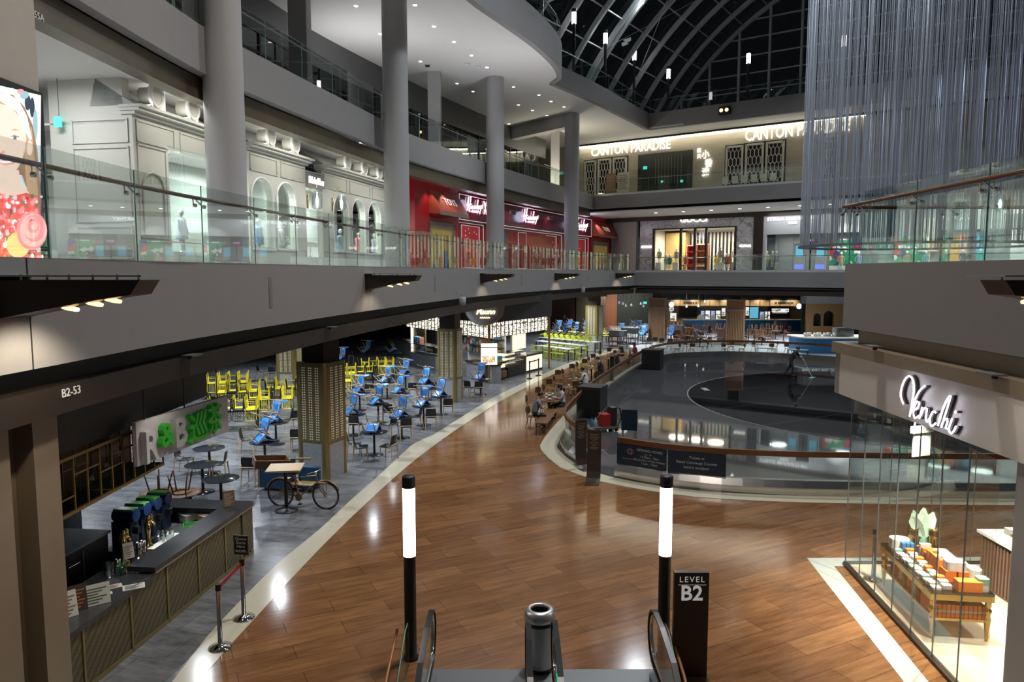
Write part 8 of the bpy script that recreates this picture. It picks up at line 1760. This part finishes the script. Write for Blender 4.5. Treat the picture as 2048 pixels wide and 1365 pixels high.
for k in range(12): small('chocolate_box', MB().box((.03 + k * .064, .02, .342), (.03 + k * .064 + .052, .5, .342 + .2), TM).box((.03 + k * .064 - .001, .015, .42), (.03 + k * .064 + .053, .02, .455), TM, 1), [org, cw], 'upright orange box on the lower shelf of the display table, %s from the left' % ordn[k], 'box', 'orange boxes on the lower shelf')
for k in range(7): small('gift_bag', MB().rbox((.06, .62 + k * .18, .342), (.30, .77 + k * .18, .342 + .13 + (k % 3) * .03), .03, TM), (brn, foil, org)[k % 3], '%s package along the side of the lower shelf, %s from the near end' % (('brown', 'clear', 'orange')[k % 3], ordn[k]), 'package', 'packages on the lower shelf')
def item(x0, y0, x1, y1, h_, mt, label, z=.77, rnd=0, name='chocolate_box', cat='box', group='goods on the display table'): return small(name, (MB().rbox((x0, y0, z), (x1, y1, z + h_), rnd, TM) if rnd else MB().box((x0, y0, z), (x1, y1, z + h_), TM)), mt, label, cat, group)
item(.35, -.02, .70, .16, .16, org, 'large orange box at the near end of the display table top'); item(.32, .34, .48, .56, .18, org, 'orange cube box left of the pair mid table, lower'); item(.50, .32, .66, .56, .18, org, 'orange cube box right of the pair mid table, lower'); item(.34, .34, .64, .55, .14, foil, 'clear wrapped gift on top of the orange cube pair', .95, .05); item(.28, .58, .32, .86, .30, org, 'thin upright orange box leaning mid table')
item(.66, .02, .82, .20, .10, foil, 'clear wrapped green gift at the near right corner, lower', rnd=.03); item(.66, .02, .82, .19, .10, grn, 'green gift box at the near right corner, upper', .871, .03); item(.66, .25, .84, .5, .24, cw, 'white round topped package at the right edge of the table', rnd=.08)
for k in range(7): item(.38, .92 + k * .10, .56, 1.0 + k * .10, .13 + (k % 3) * .04, (org, foil, org, brn)[k % 4], 'stacked %s gift along the middle of the table, %s from the near end' % (('orange', 'clear', 'orange', 'brown')[k % 4], ordn[k]), rnd=.015)
for k in range(12): item(.0, .02 + k * .135, .13, .13 + k * .135, .035 + (k % 2) * .02, (cw, foil, cw, grn)[k % 4], 'small %s packet in the front row of the table top, %s from the near end' % (('white', 'clear', 'cream', 'green')[k % 4], ordn[k]), rnd=.02, name='sweet_packet', cat='packet')
for k in range(12): item(.16, .05 + k * .125, .30, .15 + k * .125, .06 + (k % 3) * .02, (foil, cw, org)[k % 3], 'small %s packet in the second row of the table top, %s from the near end' % (('clear', 'white', 'orange')[k % 3], ordn[k]), rnd=.02, name='sweet_packet', cat='packet')
for k in range(3): item(.14 + k * .07, 1.56, .20 + k * .07, 1.66, .16, blu, 'blue packet near the far end of the table, %s one' % ('left', 'middle', 'right')[k], rnd=.01, name='sweet_packet', cat='packet')
item(.02, 1.66, .34, 1.94, .17, cw, 'white quilted bag at the far left corner of the table', rnd=.12, name='gift_bag', cat='bag'); item(.66, .56, .84, .9, .16, foil, 'clear wrapped gift at the right edge of the table', rnd=.05); item(.62, 1.0, .82, 1.5, .12, cw, 'white flat box at the right rear of the table')
for x, y, lab in ((.42, 1.84, 'left'), (.76, 1.82, 'right')): p = TM @ Vector((x, y, .77)); t = thing('chocolate_tin', 'tall dark and gold tin %s of the leafy gift on the display table' % lab, 'tin', p, 'tall tins'); MB().lathe([(.085, 0), (.085, .34)], 24, p).build('body', mat('tin_dark', (.07, .045, .025), .25, .6) if 'tin_dark' not in M_ else M_['tin_dark'], t); MB().lathe([(.087, .33), (.09, .34), (.09, .37), (.075, .37), (.075, .345), (0, .345)], 24, p).build('rim', brass, t); MB().lathe([(.0855, .08), (.0858, .24)], 24, p).build('gold_band', brass, t)
p = TM @ Vector((.60, 1.86, .77)); t = thing('leafy_gift', 'large egg gift wrapped in pale green leaf shaped paper', 'gift', p); lf = mat('leaf_paper', (.50, .66, .55), .5, var=.3, scale=14)
MB().lathe([(.06, 0), (.09, .03), (.05, .18), (.04, .22)], 14, p).build('stem_wrap', grn, t)
for k in range(9):
    a_ = -1.3 + 2.6 * k / 8; M = Matrix.Translation(p + Vector((0, (k % 3 - 1) * .05, .16))) @ R4(a_ * .42, 4, 'Y') @ R4((k % 3 - 1) * .3, 4, 'Z'); H_ = .52 - .02 * abs(k - 4)
    pts = [(0, 0), (.06, .10), (.10, .25), (.085, .40), (0, H_ + .04), (-.085, .40), (-.10, .25), (-.06, .10)]
    MB().add([(x, .02 * math.cos(x * 14) + .03 * z, z) for x, z in pts] + [(0, .035 + .03 * .25, .25)] + [(x, .012 + .02 * math.cos(x * 14) + .03 * z, z) for x, z in pts], [(i, (i + 1) % 8, 8) for i in range(8)] + [tuple(range(9, 17))[::-1]], M).build('paper_leaf', lf, t)
a, b = G(1746, 1163), G(1770, 1172); t = thing('chrome_post', 'chrome barrier post inside the glass corner of the chocolate shop', 'barrier', a); MB().lathe([(.17, .03), (.17, .045), (.05, .08), (.034, .09), (.034, .97)], 28, a).build('post', chrome, t); MB().cyl(a + Vector((0, 0, .9)), a + Vector((0, 0, 1.0)), .045, n=16).build('belt_head', black, t)
t = thing('shop_counter', 'dark slatted shop counter with glass case at the right of the chocolate shop', 'counter', (8.9, 11.6, 0)); MB().box((8.55, 10.2, .03), (9.6, 12.75, 1.0)).build('carcass', walnut, t); m = MB()
for k in range(30): m.box((8.5, 10.25 + k * .084, .08), (8.55, 10.29 + k * .084, .95))
m.build('slat_front', mat('slat_dark', (.12, .075, .05), .5), t); MB().box((8.45, 10.15, 1.0), (9.65, 12.8, 1.05)).build('worktop', cream, t); MB().box((8.7, 11.2, 1.05), (8.71, 12.7, 1.4)).box((8.7, 12.69, 1.05), (9.5, 12.7, 1.4)).build('glass_case', shop_glass, t)
for k in range(8): small('chocolate_tray', MB().box((8.8, 11.25 + k * .17, 1.055), (9.3, 11.40 + k * .17, 1.10 + (k % 3) * .06)), (brn, cw, foil)[k % 3], '%s tray of chocolates in the glass counter case, %s from the near end' % (('brown', 'white', 'silver')[k % 3], ordn[k]), 'tray', 'trays in the counter case')
p = VF.p(1.2, -.75, 2.75); t = thing('hanging_notice', 'small white notice hanging on two rods behind the shop glass', 'sign', p); M = at((p.x, p.y, 2.5), .35); MB().box((-.2, -.012, 0), (.2, .012, .42), M).build('panel', flat('notice_white', (.55, .60, .62)), t); MB().box((-.24, -.03, .42), (.24, .03, .54), M).build('header', cream, t)
for x in (-.18, .18): MB().cyl((x, 0, .54), (x, 0, .9), .012, n=8, M=M).build('rod', cream, t)
